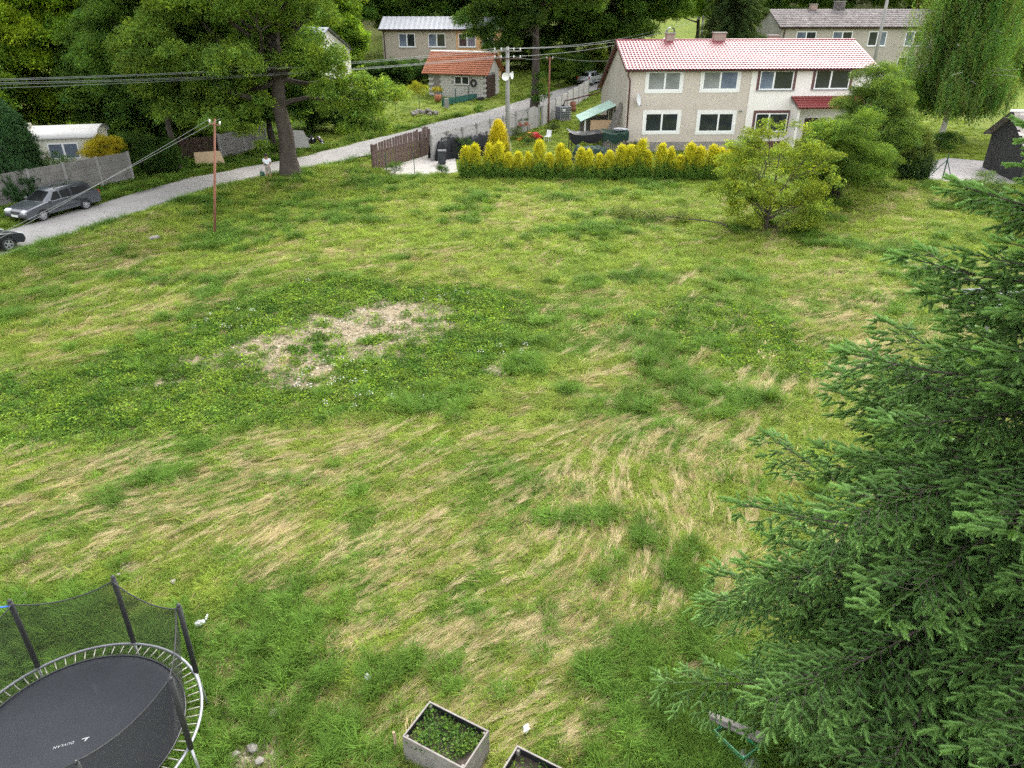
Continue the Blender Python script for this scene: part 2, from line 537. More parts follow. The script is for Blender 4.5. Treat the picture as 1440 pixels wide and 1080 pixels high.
thatch = _ramp(nt, nA.outputs['Fac'], [(0.32, (0.060, 0.075, 0.020)), (0.5, (0.10, 0.11, 0.034)), (0.68, (0.20, 0.165, 0.075))]).outputs['Color']
strawc = _ramp(nt, nA.outputs['Fac'], [(0.3, (0.15, 0.12, 0.05)), (0.65, (0.29, 0.23, 0.115))]).outputs['Color']
soil = _ramp(nt, nB.outputs['Fac'], [(0.25, (0.11, 0.088, 0.054)), (0.5, (0.215, 0.177, 0.115)), (0.8, (0.33, 0.28, 0.195))]).outputs['Color']
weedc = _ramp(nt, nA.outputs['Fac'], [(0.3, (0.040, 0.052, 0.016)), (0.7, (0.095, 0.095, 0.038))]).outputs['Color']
lawnc = _ramp(nt, nC.outputs['Fac'], [(0.3, (0.085, 0.13, 0.018)), (0.7, (0.15, 0.18, 0.030))]).outputs['Color']
c = _mixc(nt, gattr('straw'), thatch, strawc)
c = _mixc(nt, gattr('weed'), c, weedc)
c = _mixc(nt, gattr('verge'), c, weedc)
c = _mixc(nt, gattr('lawn'), c, lawnc)
c = _mixc(nt, gattr('bare'), c, soil)
nt.links.new(c, p.inputs['Base Color'])
p.inputs['Roughness'].default_value = 0.95; p.inputs['Specular IOR Level'].default_value = 0.1
b = nt.nodes.new('ShaderNodeBump'); b.inputs['Strength'].default_value = 0.8; b.inputs['Distance'].default_value = 0.03
nt.links.new(nB.outputs['Fac'], b.inputs['Height']); nt.links.new(b.outputs['Normal'], p.inputs['Normal'])
me.materials.append(m)

def flat_sheet(name, poly, dz, m, label, cat, step=0.5, kind='structure'):
    """A surface that follows the land inside an outline."""
    xs = [q[0] for q in poly]; ys = [q[1] for q in poly]
    bm = bmesh.new()
    vs = [bm.verts.new((a, b, 0)) for a, b in poly]
    bm.faces.new(vs)
    bmesh.ops.triangulate(bm, faces=bm.faces)
    for _ in range(3): bmesh.ops.subdivide_edges(bm, edges=[e for e in bm.edges if e.calc_length() > step * 2], cuts=1, use_grid_fill=False)
    bmesh.ops.triangulate(bm, faces=bm.faces)
    for v in bm.verts: v.co.z = float(hgt(v.co.x, v.co.y)) + dz
    bmesh.ops.recalc_face_normals(bm, faces=bm.faces)
    if sum(f.normal.z for f in bm.faces) < 0: bmesh.ops.reverse_faces(bm, faces=bm.faces)
    me = bpy.data.meshes.new(name); bm.to_mesh(me); bm.free(); me.materials.append(m)
    o = bpy.data.objects.new(name, me); COL.objects.link(o)
    return tag(o, label, cat, kind=kind)
asphalt = mat('worn_asphalt', (0.315, 0.30, 0.285), (0.235, 0.225, 0.212), 0.85, 0.5, 0.25, 30, fine=0.08, spec=0.3, stain=((0.17, 0.16, 0.15), 1.1, 0.60))
b_ = MB()
n = len(ROAD); vv, ff = [], []
ofs = [-1.0, -0.93, -0.5, 0, 0.5, 0.93, 1.0]
for i, (x, y) in enumerate(ROAD):
    a, c = ROAD[max(i - 1, 0)], ROAD[min(i + 1, n - 1)]
    dx, dy = c[0] - a[0], c[1] - a[1]; l = math.hypot(dx, dy)
    for k, o in enumerate(ofs):
        w = ROAD_W * o
        if abs(o) == 1.0: w += (float(vnoise(i * 0.9, k * 7.0, 3)) - 0.5) * 0.7 * o
        X, Y = x + dy / l * w, y - dx / l * w
        vv.append((X, Y, float(hgt(X, Y)) + 0.012 + 0.03 * (1 - o * o)))
    if i: ff += [((i - 1) * 7 + k, i * 7 + k, i * 7 + k + 1, (i - 1) * 7 + k + 1) for k in range(6)]
b_.add(vv, [f[::-1] for f in ff])
tag(b_.build('road', asphalt, smooth=True), 'narrow worn grey asphalt village road beside the field', 'road', kind='structure')
concrete = mat('pale_concrete', (0.40, 0.375, 0.345), (0.30, 0.285, 0.26), 0.9, 0.8, 0.3, 25, stain=((0.20, 0.18, 0.15), 1.7, 0.6))
gravel = mat('grey_gravel', (0.30, 0.28, 0.27), (0.20, 0.19, 0.18), 0.95, 1.2, 0.8, 40, fine=0.4)
flat_sheet('driveway', DRIVE, 0.015, concrete, 'pale concrete driveway behind the brown plank gate', 'driveway')
flat_sheet('gravel_yard', YARD, 0.015, gravel, 'grey gravel yard in front of the open shed', 'yard')

# ------------------------------------------------------------------ grass, straw and weeds of the field
random.seed(4); rng = np.random.default_rng(11)
M_grass = leaf_mat('grass_blades', 0.34, 0.8, 0.08, 0.35)
M_leaf = leaf_mat('broad_leaves', 0.50, 0.7, 0.14, 0.50)
M_needle = leaf_mat('conifer_needles', 0.14, 0.65, 0.2, 0.40)
M_straw = leaf_mat('dry_straw', 0.15, 0.85, 0.08, 0.40)
def blade_mesh(name, nb, rad, l0, l1, wid, lean, m, seed, along=None):
    r = random.Random(seed); V, Fc, bv = [], [], []
    for _ in range(nb):
        L = r.uniform(l0, l1); w = wid * r.uniform(0.7, 1.3)
        if along is None:
            a = r.uniform(0, 6.283); q = rad * math.sqrt(r.random())
            x, y = q * math.cos(a), q * math.sin(a)
            a += r.gauss(0, 0.9); up = r.uniform(*lean)
            dx, dy = math.cos(a), math.sin(a)
            pts = [(x, y, -0.03), (x + dx * L * 0.35 * math.cos(up), y + dy * L * 0.35 * math.cos(up), L * 0.45 * math.sin(up)),
                   (x + dx * L * 0.95 * math.cos(up * 0.7), y + dy * L * 0.95 * math.cos(up * 0.7), L * 0.8 * math.sin(up * 0.8))]
        else:
            a = r.gauss(0, along); x, y = r.uniform(-rad, rad * 0.4), r.uniform(-rad * 0.5, rad * 0.5)
            dx, dy = math.cos(a), math.sin(a); h = r.uniform(0.01, 0.10)
            pts = [(x, y, 0.0), (x + dx * L * 0.5, y + dy * L * 0.5 + r.gauss(0, 0.02), h), (x + dx * L, y + dy * L + r.gauss(0, 0.05), h * r.uniform(0.3, 1.0))]
        sx, sy = -dy * w / 2, dx * w / 2
        o = len(V); val = r.random()
        V += [(pts[0][0] - sx, pts[0][1] - sy, pts[0][2]), (pts[0][0] + sx, pts[0][1] + sy, pts[0][2]),
              (pts[1][0] + sx, pts[1][1] + sy, pts[1][2]), (pts[1][0] - sx, pts[1][1] - sy, pts[1][2]), pts[2]]
        Fc += [(o, o + 1, o + 2, o + 3), (o + 3, o + 2, o + 4)]
        bv += [val] * 5
    return bv_mesh(name, V, Fc, bv, m)
def leafy_mesh(name, nl, rad, h0, h1, size, m, seed, stem=True, tilt=0.7):
    r = random.Random(seed); V, Fc, bv = [], [], []
    for _ in range(nl):
        a = r.uniform(0, 6.283); q = rad * math.sqrt(r.random())
        x, y, z = q * math.cos(a), q * math.sin(a), r.uniform(h0, h1) * (1 - 0.4 * q / rad)
        s = size * r.uniform(0.6, 1.3)
        M = Matrix.Translation((x, y, z)) @ Euler((r.gauss(0, tilt), r.gauss(0, tilt), r.uniform(0, 6.283))).to_matrix().to_4x4()
        o = len(V); val = r.random()
        V += [tuple(M @ Vector(p)) for p in ((-s * 0.5, 0, 0), (0, -s * 0.3, s * 0.08), (s * 0.6, 0, -s * 0.05), (0, s * 0.3, s * 0.08))]
        Fc += [(o, o + 1, o + 2), (o, o + 2, o + 3)]
        bv += [val] * 4
    return bv_mesh(name, V, Fc, bv, m)
def clod_mesh(name, seed):
    bm = bmesh.new(); bmesh.ops.create_icosphere(bm, subdivisions=1, radius=1.0); r = random.Random(seed)
    for v in bm.verts: v.co *= r.uniform(0.6, 1.2); v.co.z *= 0.6
    V = [tuple(v.co) for v in bm.verts]; Fc = [tuple(v.index for v in f.verts) for f in bm.faces]; bm.free()
    return bv_mesh(name, V, Fc, [r.random() for _ in V], M_straw)
field_src = source('field_tuft',
    [blade_mesh('g%d' % i, 46, 0.14, 0.14, 0.34, 0.0085, (0.5, 1.4), M_grass, i) for i in range(4)] +           # 0-3 upright grass
    [blade_mesh('s%d' % i, 36, 0.28, 0.22, 0.62, 0.007, None, M_straw, 20 + i, along=0.42) for i in range(4)] +  # 4-7 lying straw
    [leafy_mesh('w%d' % i, 34, 0.22, 0.02, 0.24, 0.075, M_leaf, 40 + i) for i in range(4)] +                     # 8-11 broadleaf weeds
    [blade_mesh('t%d' % i, 70, 0.13, 0.26, 0.52, 0.010, (0.7, 1.45), M_grass, 60 + i) for i in range(2)] +       # 12-13 tall tussock
    [blade_mesh('m%d' % i, 52, 0.27, 0.14, 0.36, 0.008, None, M_grass, 80 + i, along=0.6) for i in range(3)] +    # 14-16 lodged green grass
    [clod_mesh('c%d' % i, 300 + i) for i in range(2)] + [leafy_mesh('f0', 9, 0.10, 0.18, 0.30, 0.035, M_straw, 310)])   # 17-18 clods, 19 small white flowers
BLOCKED = []        # outlines where nothing grows (filled before scattering)
def grow_field():
    X, Y, B = [], [], []
    for y0, y1, dens, big in ((4, 9, 70, 0.80), (9, 13, 82, 0.85), (13, 18, 62, 0.95), (18, 25, 46, 1.1), (25, 34, 34, 1.25), (34, 44, 25, 1.45), (44, 56, 19, 1.6), (56, 75, 8, 1.7), (75, 112, 3, 1.9)):
        hw = 0.70 * (y1 * 0.883 + 5.2) + 3
        if y0 >= 56: hw = min(hw, 42)
        n = int((y1 - y0) * 2 * hw * dens)
        X.append(rng.uniform(-hw, hw, n)); Y.append(rng.uniform(y0, y1, n)); B.append(np.full(n, big))
    x, y, big = np.concatenate(X), np.concatenate(Y), np.concatenate(B)
    d = road_dist(x, y)
    keep = d > ROAD_W + 0.02 + 0.35 * rng.random(len(x))
    for q in BLOCKED + [DRIVE, YARD]: keep &= ~inside(q, x, y)
    x, y, big, d = x[keep], y[keep], big[keep], d[keep]
    bare, weed, straw, lush, verge, lawn, th = masks(x, y)
    r = rng.random(len(x))
    keep = r > bare * 0.90
    x, y, big, d, bare, weed, straw, lush, verge, lawn, th = (q[keep] for q in (x, y, big, d, bare, weed, straw, lush, verge, lawn, th))
    n = len(x)
    r = rng.random(n); r2 = rng.random(n); r3 = rng.random(n)
    kind = np.zeros(n, int)                                    # 0 grass
    kind[r3 < 0.42] = 4                                        # lodged green
    kind[r < 0.08 + 0.55 * straw] = 1                         # straw
    kind[(r2 < 0.88 * weed + 0.30 * verge * 0.8 + 0.10 * lush) ] = 2   # weeds
    tint_k = 0
    tuss = fbm(x * 1.3, y * 1.3, 91) * 0.6 + 0.4 * vnoise(x * 0.4, y * 0.4, 92)
    kind[(kind == 0) & (rng.random(n) < sstep(0.55, 0.64, tuss) * 0.6 + lush * 0.5 + verge * 0.3)] = 3
    kind[(lawn > 0.5) & (kind == 1)] = 0
    kind[(lawn > 0.5) & (kind == 3) & (verge < 0.3)] = 0
    idx = np.where(kind == 0, rng.integers(0, 4, n), np.where(kind == 1, rng.integers(4, 8, n), np.where(kind == 2, rng.integers(8, 12, n), np.where(kind == 3, rng.integers(12, 14, n), rng.integers(14, 17, n)))))
    v = fbm(x * 0.33, y * 0.33, 101, 3)[:, None]; w = fbm(x * 1.6, y * 1.6, 103, 3)[:, None]; k = rng.random((n, 1))
    green = np.array([0.105, 0.190, 0.028]); lime = np.array([0.196, 0.258, 0.040]); deep = np.array([0.082, 0.162, 0.027])
    u = sstep(0.36, 0.64, v * 0.55 + w * 0.45 + (k - 0.5) * 0.25)
    tg = green + (lime - green) * u
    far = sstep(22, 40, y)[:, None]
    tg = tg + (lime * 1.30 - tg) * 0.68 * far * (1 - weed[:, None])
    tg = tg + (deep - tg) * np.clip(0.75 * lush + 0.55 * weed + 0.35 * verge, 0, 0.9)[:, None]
    ts = np.array([0.29, 0.225, 0.095]) + (np.array([0.42, 0.345, 0.19]) - np.array([0.29, 0.225, 0.095])) * k
    ts = np.where(rng.random((n, 1)) < 0.22, np.array([0.24, 0.215, 0.07]), ts)
    tw = np.array([0.062, 0.142, 0.022]) + (np.array([0.185, 0.282, 0.040]) - np.array([0.062, 0.142, 0.022])) * sstep(0.3, 0.7, w * 0.6 + k * 0.4)
    tt = deep + (green * 1.05 - deep) * k
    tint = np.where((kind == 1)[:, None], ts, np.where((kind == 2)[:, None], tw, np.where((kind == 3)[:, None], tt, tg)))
    tint = tint * rng.uniform(0.70, 1.30, (n, 1)) * (0.85 + 0.3 * vnoise(x * 2.6, y * 2.6, 111))[:, None]
    ang = np.where((kind == 1) | (kind == 4), th + np.where(rng.random(n) < 0.15, math.pi, 0) + rng.normal(0, 0.22, n), rng.uniform(0, 6.283, n))
    scl = big * rng.uniform(0.75, 1.3, n) * np.where(kind == 2, 0.9, 1.0)
    scl = np.where((lawn > 0.5) & (verge < 0.4), scl * 0.62, scl)
    zsc = scl * np.where(kind == 1, 0.8, rng.uniform(0.7, 1.1, n)) * np.where(y > 13, 0.8, 1.0) * np.where((kind == 3) & (y < 24), 1.3, 1.0)
    P = np.stack([x, y, hgt(x, y) + micro(x, y) - 0.005], 1)
    rot = np.stack([rng.normal(0, 0.08, n), rng.normal(0, 0.08, n), ang], 1)
    # long bundles of flattened stalks, drawn out along the lie of the straw
    SX, SY, SA, ST = [], [], [], []
    zones = [(wpoly(q), k_) for q, k_ in (([(300, 620), (1050, 600), (1100, 900), (820, 960), (330, 930)], 430), ([(-60, 640), (400, 640), (400, 800), (-60, 830)], 150), ([(0, 360), (420, 300), (420, 420), (0, 540)], 170), ([(380, 260), (1250, 280), (1300, 420), (760, 430), (420, 380)], 240), ([(780, 500), (1250, 420), (1200, 640), (780, 640)], 170), ([(500, 900), (960, 860), (980, 1080), (540, 1080)], 130))]
    for poly, num in zones:
        xs_ = [q[0] for q in poly]; ys_ = [q[1] for q in poly]
        x0 = rng.uniform(min(xs_), max(xs_), num * 3); y0 = rng.uniform(min(ys_), max(ys_), num * 3)
        ok = inside(poly, x0, y0); x0, y0 = x0[ok][:num], y0[ok][:num]
        for a, b2 in zip(x0, y0):
            L = int(rng.uniform(2, 9)); tone = rng.random(); wd = rng.uniform(0.02, 0.10); step = 0.24 * (1.0 if b2 < 20 else 1.7)
            for i in range(L):
                t = float(flow(np.array([a]), np.array([b2]))[0])
                SX.append(a + rng.normal(0, wd)); SY.append(b2 + rng.normal(0, wd)); SA.append(t); ST.append(tone)
                a += math.cos(t) * step; b2 += math.sin(t) * step
    SX, SY, SA, ST = (np.array(q) for q in (SX, SY, SA, ST))
    m_ = masks(SX, SY); ok = (m_[0] < 0.3) & (m_[1] < 0.5) & (rng.random(len(SX)) > 0.8 * m_[3]) & inside(FIELD, SX, SY)
    for q in BLOCKED: ok &= ~inside(q, SX, SY)
    SX, SY, SA, ST = (q[ok] for q in (SX, SY, SA, ST)); k2 = len(SX)
    sc2 = np.where(SY < 20, 0.85, 1.35) * rng.uniform(0.7, 1.2, k2)
    P = np.concatenate([P, np.stack([SX, SY, hgt(SX, SY) + micro(SX, SY) + 0.04 + rng.uniform(0, 0.05, k2)], 1)])
    rot = np.concatenate([rot, np.stack([rng.normal(0, 0.06, k2), rng.normal(0, 0.07, k2), SA + rng.normal(0, 0.12, k2)], 1)])
    tint = np.concatenate([tint, (np.array([0.25, 0.205, 0.080]) + (np.array([0.47, 0.385, 0.225]) - np.array([0.25, 0.205, 0.080])) * ST[:, None]) * rng.uniform(0.85, 1.15, (k2, 1))])
    idx = np.concatenate([idx, rng.integers(4, 8, k2)]); scl = np.concatenate([scl, sc2 * 0.85]); zsc = np.concatenate([zsc, sc2 * 0.7])
    yscl = np.concatenate([scl[:n], sc2 * rng.uniform(0.15, 0.5, k2)])
    # clods and pebbles on the bare soil, a few small white flowers among the weeds
    lo, hi = np.min(np.array(BARE), 0) - 2, np.max(np.array(BARE), 0) + 2
    cx_ = np.concatenate([rng.uniform(lo[0], hi[0], 26000)] + [rng.uniform(min(q[0] for q in b3), max(q[0] for q in b3), 500) for b3 in BARE2]); cy_ = np.concatenate([rng.uniform(lo[1], hi[1], 26000)] + [rng.uniform(min(q[1] for q in b3), max(q[1] for q in b3), 500) for b3 in BARE2])
    ok = rng.random(len(cx_)) < masks(cx_, cy_)[0] ** 1.5; cx_, cy_ = cx_[ok], cy_[ok]; nc = len(cx_)
    fx_, fy_ = rng.uniform(lo[0] - 5, hi[0] + 6, 9000), rng.uniform(lo[1] - 3, hi[1] + 3, 9000)
    ok = (masks(fx_, fy_)[1] > 0.6) & (vnoise(fx_ * 0.35, fy_ * 0.35, 131) > 0.74) & (rng.random(9000) < 0.10); fx_, fy_ = fx_[ok], fy_[ok]; nf = len(fx_)
    ax_, ay_ = np.concatenate([cx_, fx_]), np.concatenate([cy_, fy_]); na = nc + nf
    P = np.concatenate([P, np.stack([ax_, ay_, hgt(ax_, ay_) + micro(ax_, ay_)], 1)])
    rot = np.concatenate([rot, np.stack([np.zeros(na), np.zeros(na), rng.uniform(0, 6.283, na)], 1)])
    ctone = rng.random((nc, 1)); ctint = np.array([0.13, 0.105, 0.07]) * (1 - ctone) + np.array([0.36, 0.31, 0.225]) * ctone
    tint = np.concatenate([tint, ctint, np.full((nf, 3), 0.6)])
    idx = np.concatenate([idx, rng.integers(17, 19, nc), np.full(nf, 19)])
    sc3 = np.concatenate([0.016 + 0.07 * rng.random(nc) ** 3, rng.uniform(0.8, 1.3, nf)])
    scl, yscl, zsc = (np.concatenate([q, sc3]) for q in (scl, yscl, zsc))
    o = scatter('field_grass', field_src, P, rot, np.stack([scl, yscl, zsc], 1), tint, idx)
    tag(o, 'uncut green grass, weeds and flattened straw covering the field', 'grass', kind='stuff')
    return n
# ------------------------------------------------------------------ trees and shrubs
def spray_mesh(name, nl, size, seed, droop=0.3, flat=0.55):
    """A leafy twig end about one metre across."""
    r = random.Random(seed); V, Fc, bv = [], [], []
    for _ in range(nl):
        while True:
            q = Vector((r.uniform(-1, 1), r.uniform(-1, 1), r.uniform(-1, 1)))
            if q.length < 1: break
        pos = Vector((q.x * 0.5, q.y * 0.5, q.z * 0.5 * flat - droop * (q.x ** 2 + q.y ** 2) * 0.4))
        s = size * r.uniform(0.65, 1.35)
        M = Matrix.Translation(pos) @ Euler((r.gauss(0, 0.55), r.gauss(0.25, 0.5), r.uniform(0, 6.283))).to_matrix().to_4x4()
        o = len(V); val = r.random()
        V += [tuple(M @ Vector(p)) for p in ((-s * 0.5, 0, 0), (s * 0.05, -s * 0.27, s * 0.07), (s * 0.6, 0, -s * 0.10), (s * 0.05, s * 0.27, s * 0.07))]
        Fc += [(o, o + 1, o + 2), (o, o + 2, o + 3)]
        bv += [val] * 4
    return bv_mesh(name, V, Fc, bv, M_leaf)
leaf_src = source('leaf_spray', [spray_mesh('spray%d' % i, 46, 0.15, 100 + i) for i in range(5)] + [spray_mesh('fine%d' % i, 80, 0.10, 120 + i) for i in range(3)])
def strand_mesh(name, seed, n=46, L=1.5, size=0.085):
    """A hanging birch twig with small leaves, from its top down."""
    r = random.Random(seed); V, Fc, bv = [], [], []
    for i in range(n):
        t = i / n
        pos = Vector((r.gauss(0, 0.07) + 0.12 * math.sin(t * 3 + seed), r.gauss(0, 0.07), -L * t))
        s = size * r.uniform(0.7, 1.3)
        M = Matrix.Translation(pos) @ Euler((r.gauss(0, 0.5), r.uniform(0.5, 1.5), r.uniform(0, 6.283))).to_matrix().to_4x4()
        o = len(V); val = r.random()
        V += [tuple(M @ Vector(p)) for p in ((-s * 0.2, 0, 0), (s * 0.3, -s * 0.32, 0.01), (s * 0.9, 0, 0), (s * 0.3, s * 0.32, 0.01))]
        Fc += [(o, o + 1, o + 2), (o, o + 2, o + 3)]
        bv += [val] * 4
    return bv_mesh(name, V, Fc, bv, M_leaf)
strand_src = source('birch_strand', [strand_mesh('strand%d' % i, 140 + i) for i in range(4)])
def frond_mesh(name, seed, n=44, L=0.34):
    """A flat upright fan of scale leaves, as on a thuja."""
    r = random.Random(seed); V, Fc, bv = [], [], []
    for i in range(n):
        t = r.random() ** 0.8
        a = r.gauss(0, 0.5) * (0.4 + 0.6 * t)
        pos = Vector((math.sin(a) * L * t, r.gauss(0, 0.035), math.cos(a) * L * t))
        s = 0.055 * r.uniform(0.7, 1.4)
        M = Matrix.Translation(pos) @ Euler((r.gauss(0, 0.45), -1.57 + a + r.gauss(0, 0.35), r.gauss(0, 0.5))).to_matrix().to_4x4()
        o = len(V); val = r.random()
        V += [tuple(M @ Vector(p)) for p in ((-s * 0.5, 0, 0), (0, -s * 0.28, 0.004), (s, 0, 0), (0, s * 0.28, 0.004))]
        Fc += [(o, o + 1, o + 2), (o, o + 2, o + 3)]
        bv += [min(1, 0.25 + 0.75 * t * r.uniform(0.6, 1.1))] * 4
    return bv_mesh(name, V, Fc, bv, M_needle)
frond_src = source('thuja_frond', [frond_mesh('frond%d' % i, 160 + i) for i in range(4)])
def shoot_mesh(name, seed, L=0.18, n=88):
    """A spruce shoot along +x: a woody stem with needles all round, brushed forward."""
    r = random.Random(seed); V, Fc, bv = [], [], []
    for k in range(3):
        a = k * 2.094
        V.append((0, math.cos(a) * 0.004, math.sin(a) * 0.004)); bv.append(0.2)
    V.append((L, 0, 0)); bv.append(0.2)
    Fc += [(0, 1, 3), (1, 2, 3), (2, 0, 3)]
    for i in range(n):
        t = (i + r.random()) / n
        a = r.uniform(-0.9, 4.04)                                  # few needles point straight down
        l = 0.036 * (1 - 0.35 * t) * r.uniform(0.8, 1.2)
        x = L * t
        fwd = 0.95 + 0.5 * t
        ca, sa = math.cos(a), math.sin(a)
        tip = (x + l * fwd, ca * l, sa * l)
        w = 0.0056
        o = len(V)
        V += [(x - w, ca * 0.004 - sa * w, sa * 0.004 + ca * w), (x + w, ca * 0.004 + sa * w, sa * 0.004 - ca * w), tip]
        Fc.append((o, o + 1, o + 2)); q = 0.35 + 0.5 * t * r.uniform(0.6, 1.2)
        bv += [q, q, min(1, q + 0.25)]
    return bv_mesh(name, V, Fc, bv, M_needle)
shoot_src = source('spruce_shoot', [shoot_mesh('shoot%d' % i, 180 + i, n=(150 if i < 3 else 110)) for i in range(4)])
def bark(name, a, b): return mat(name, a, b, 0.95, 2.5, 0.9, 18, fine=0.3, spec=0.2)
BARK = bark('grey_brown_bark', (0.085, 0.070, 0.058), (0.045, 0.037, 0.031))
BARK_D = bark('dark_bark', (0.060, 0.050, 0.041), (0.032, 0.027, 0.022))
BIRCH_BARK = mat('birch_bark', (0.52, 0.50, 0.46), (0.30, 0.28, 0.25), 0.85, 2.0, 0.5, 14, stain=((0.05, 0.045, 0.04), 5.0, 0.56))
def limb(b, a, c, r0, r1, sag, rnd, n=6, k=7):
    a, c = Vector(a), Vector(c); pts, rad = [], []
    L = (c - a).length
    wob = Vector((rnd.gauss(0, 1), rnd.gauss(0, 1), rnd.gauss(0, 0.4))) * L * 0.07
    for i in range(k):
        t = i / (k - 1)
        p = a.lerp(c, t)
        p += Vector((0, 0, 1)) * sag * L * math.sin(math.pi * t) + wob * math.sin(2 * math.pi * t) + Vector((rnd.gauss(0, 1), rnd.gauss(0, 1), rnd.gauss(0, 1))) * L * 0.012 * (0 < i < k - 1)
        pts.append(p); rad.append(r0 + (r1 - r0) * t ** 0.8)
    b.tube(pts, rad, n, cap=False)
    return pts
def crown_points(clumps, per, size, tint, seed, spread=0.22, fine=False, fill=0.55):
    r = np.random.default_rng(seed)
    P, S, T, I = [], [], [], []
    for (cx, cy, cz, rad, br) in clumps:
        n = max(6, int(per * (rad / 1.4) ** 2))
        v = r.normal(size=(n, 3)); v /= np.linalg.norm(v, axis=1)[:, None]
        v[:, 2] = np.where(v[:, 2] < -0.25, -v[:, 2] * 0.6, v[:, 2])
        q = rad * (fill + (1.05 - fill) * r.random(n) ** 0.6)
        p = np.stack([cx + v[:, 0] * q, cy + v[:, 1] * q, cz + v[:, 2] * q * 0.78], 1)
        P.append(p)
        S.append(size * r.uniform(0.65, 1.3, n))
        base = np.array(tint) * br
        k = r.random((n, 1))
        hue = np.array([1.25, 1.10, 0.7]) * k + np.array([0.8, 0.92, 1.05]) * (1 - k)
        T.append(base * hue * r.uniform(1 - spread, 1 + spread, (n, 1)))
        I.append(r.integers(5, 8, n) if fine else r.integers(0, 5, n))
    P, S, T, I = (np.concatenate(q) for q in (P, S, T, I))
    rot = np.stack([r.normal(0, 0.35, len(P)), r.normal(0, 0.35, len(P)), r.uniform(0, 6.283, len(P))], 1)
    return P, rot, S, T, I
def tree(name, label, base, h, tr, cr, cz, tint, seed, nclump=26, clump=1.5, per=60, size=1.0, cat='tree', group=None, barkm=None, limbs=14, lean=(0, 0), split=0.4, fine=False, shape=1.0, offset=(0, 0), spread=0.22, keep=None, stems=1, extra=()):
    """A trunk that divides into limbs, and a crown of leafy twigs gathered in clumps at the limb ends.
    cr: crown radii (x, y, z); cz: height of the crown's middle."""
    rnd = random.Random(seed)
    t = thing(name, label, cat, base, 0, group)
    cl = []
    tries = 0
    while len(cl) < nclump and tries < 4000:
        tries += 1
        v = Vector((rnd.gauss(0, 1), rnd.gauss(0, 1), rnd.gauss(0, 1))).normalized() * (0.35 + 0.65 * rnd.random() ** 0.5)
        p = Vector((offset[0] + v.x * cr[0], offset[1] + v.y * cr[1], cz + v.z * cr[2]))
        if shape != 1.0 and v.z > 0: p.x = offset[0] + (p.x - offset[0]) * (1 - (1 - shape) * v.z); p.y = offset[1] + (p.y - offset[1]) * (1 - (1 - shape) * v.z)
        if p.z < 0.25: continue
        if keep and not keep(p): continue
        rad = clump * rnd.uniform(0.7, 1.25)
        if any((Vector(c[:3]) - p).length < 0.62 * (c[3] + rad) * 0.8 for c in cl) and tries < 2500: continue
        cl.append((p.x, p.y, p.z, rad, rnd.uniform(0.78, 1.25)))
    cl += [(*q, rnd.uniform(0.85, 1.15)) for q in extra]
    b = MB()
    top = Vector((lean[0] + offset[0] * 0.5, lean[1] + offset[1] * 0.5, cz + cr[2] * 0.55))
    for s in range(stems):
        o = Vector((rnd.uniform(-1, 1), rnd.uniform(-1, 1), 0)) * (tr * 2.2 if stems > 1 else 0)
        pts, rad = [], []
        for i in range(12):
            q = i / 11
            p = o * (1 + q) + Vector((top.x * q ** 1.3, top.y * q ** 1.3, -0.25 + (top.z + 0.25) * q)) + Vector((rnd.gauss(0, 0.05), rnd.gauss(0, 0.05), 0)) * tr * 4 * (0.1 < q)
            flare = 1.0 + 0.5 * math.exp(-q * 22)
            pts.append(p); rad.append(tr * flare * (1 - 0.86 * q ** 0.9))
        b.tube(pts, rad, 12, cap=False)
    order = sorted(cl, key=lambda c: -c[3])[:limbs]
    for c in order:
        q = min(0.95, max(0.15, split + 0.35 * (c[2] / max(top.z, 0.1) - split) + rnd.uniform(-0.06, 0.06)))
        a = pts[int(q * 11)]
        r0 = tr * (1 - 0.86 * q ** 0.9) * rnd.uniform(0.35, 0.6)
        lp = limb(b, a, c[:3], r0, 0.02, rnd.uniform(-0.02, 0.12), rnd)
        for _ in range(3):
            k = rnd.randrange(3, 6)
            e = lp[k] + Vector((rnd.uniform(-1, 1), rnd.uniform(-1, 1), rnd.uniform(-0.3, 1))) * c[3]
            limb(b, lp[k], e, r0 * 0.35, 0.012, 0.05, rnd, 5, 5)
    b.build('trunk', barkm or BARK, t, smooth=True)
    scatter('crown', leaf_src, *crown_points(cl, per, size, tint, seed, spread, fine), parent=t)
    return t
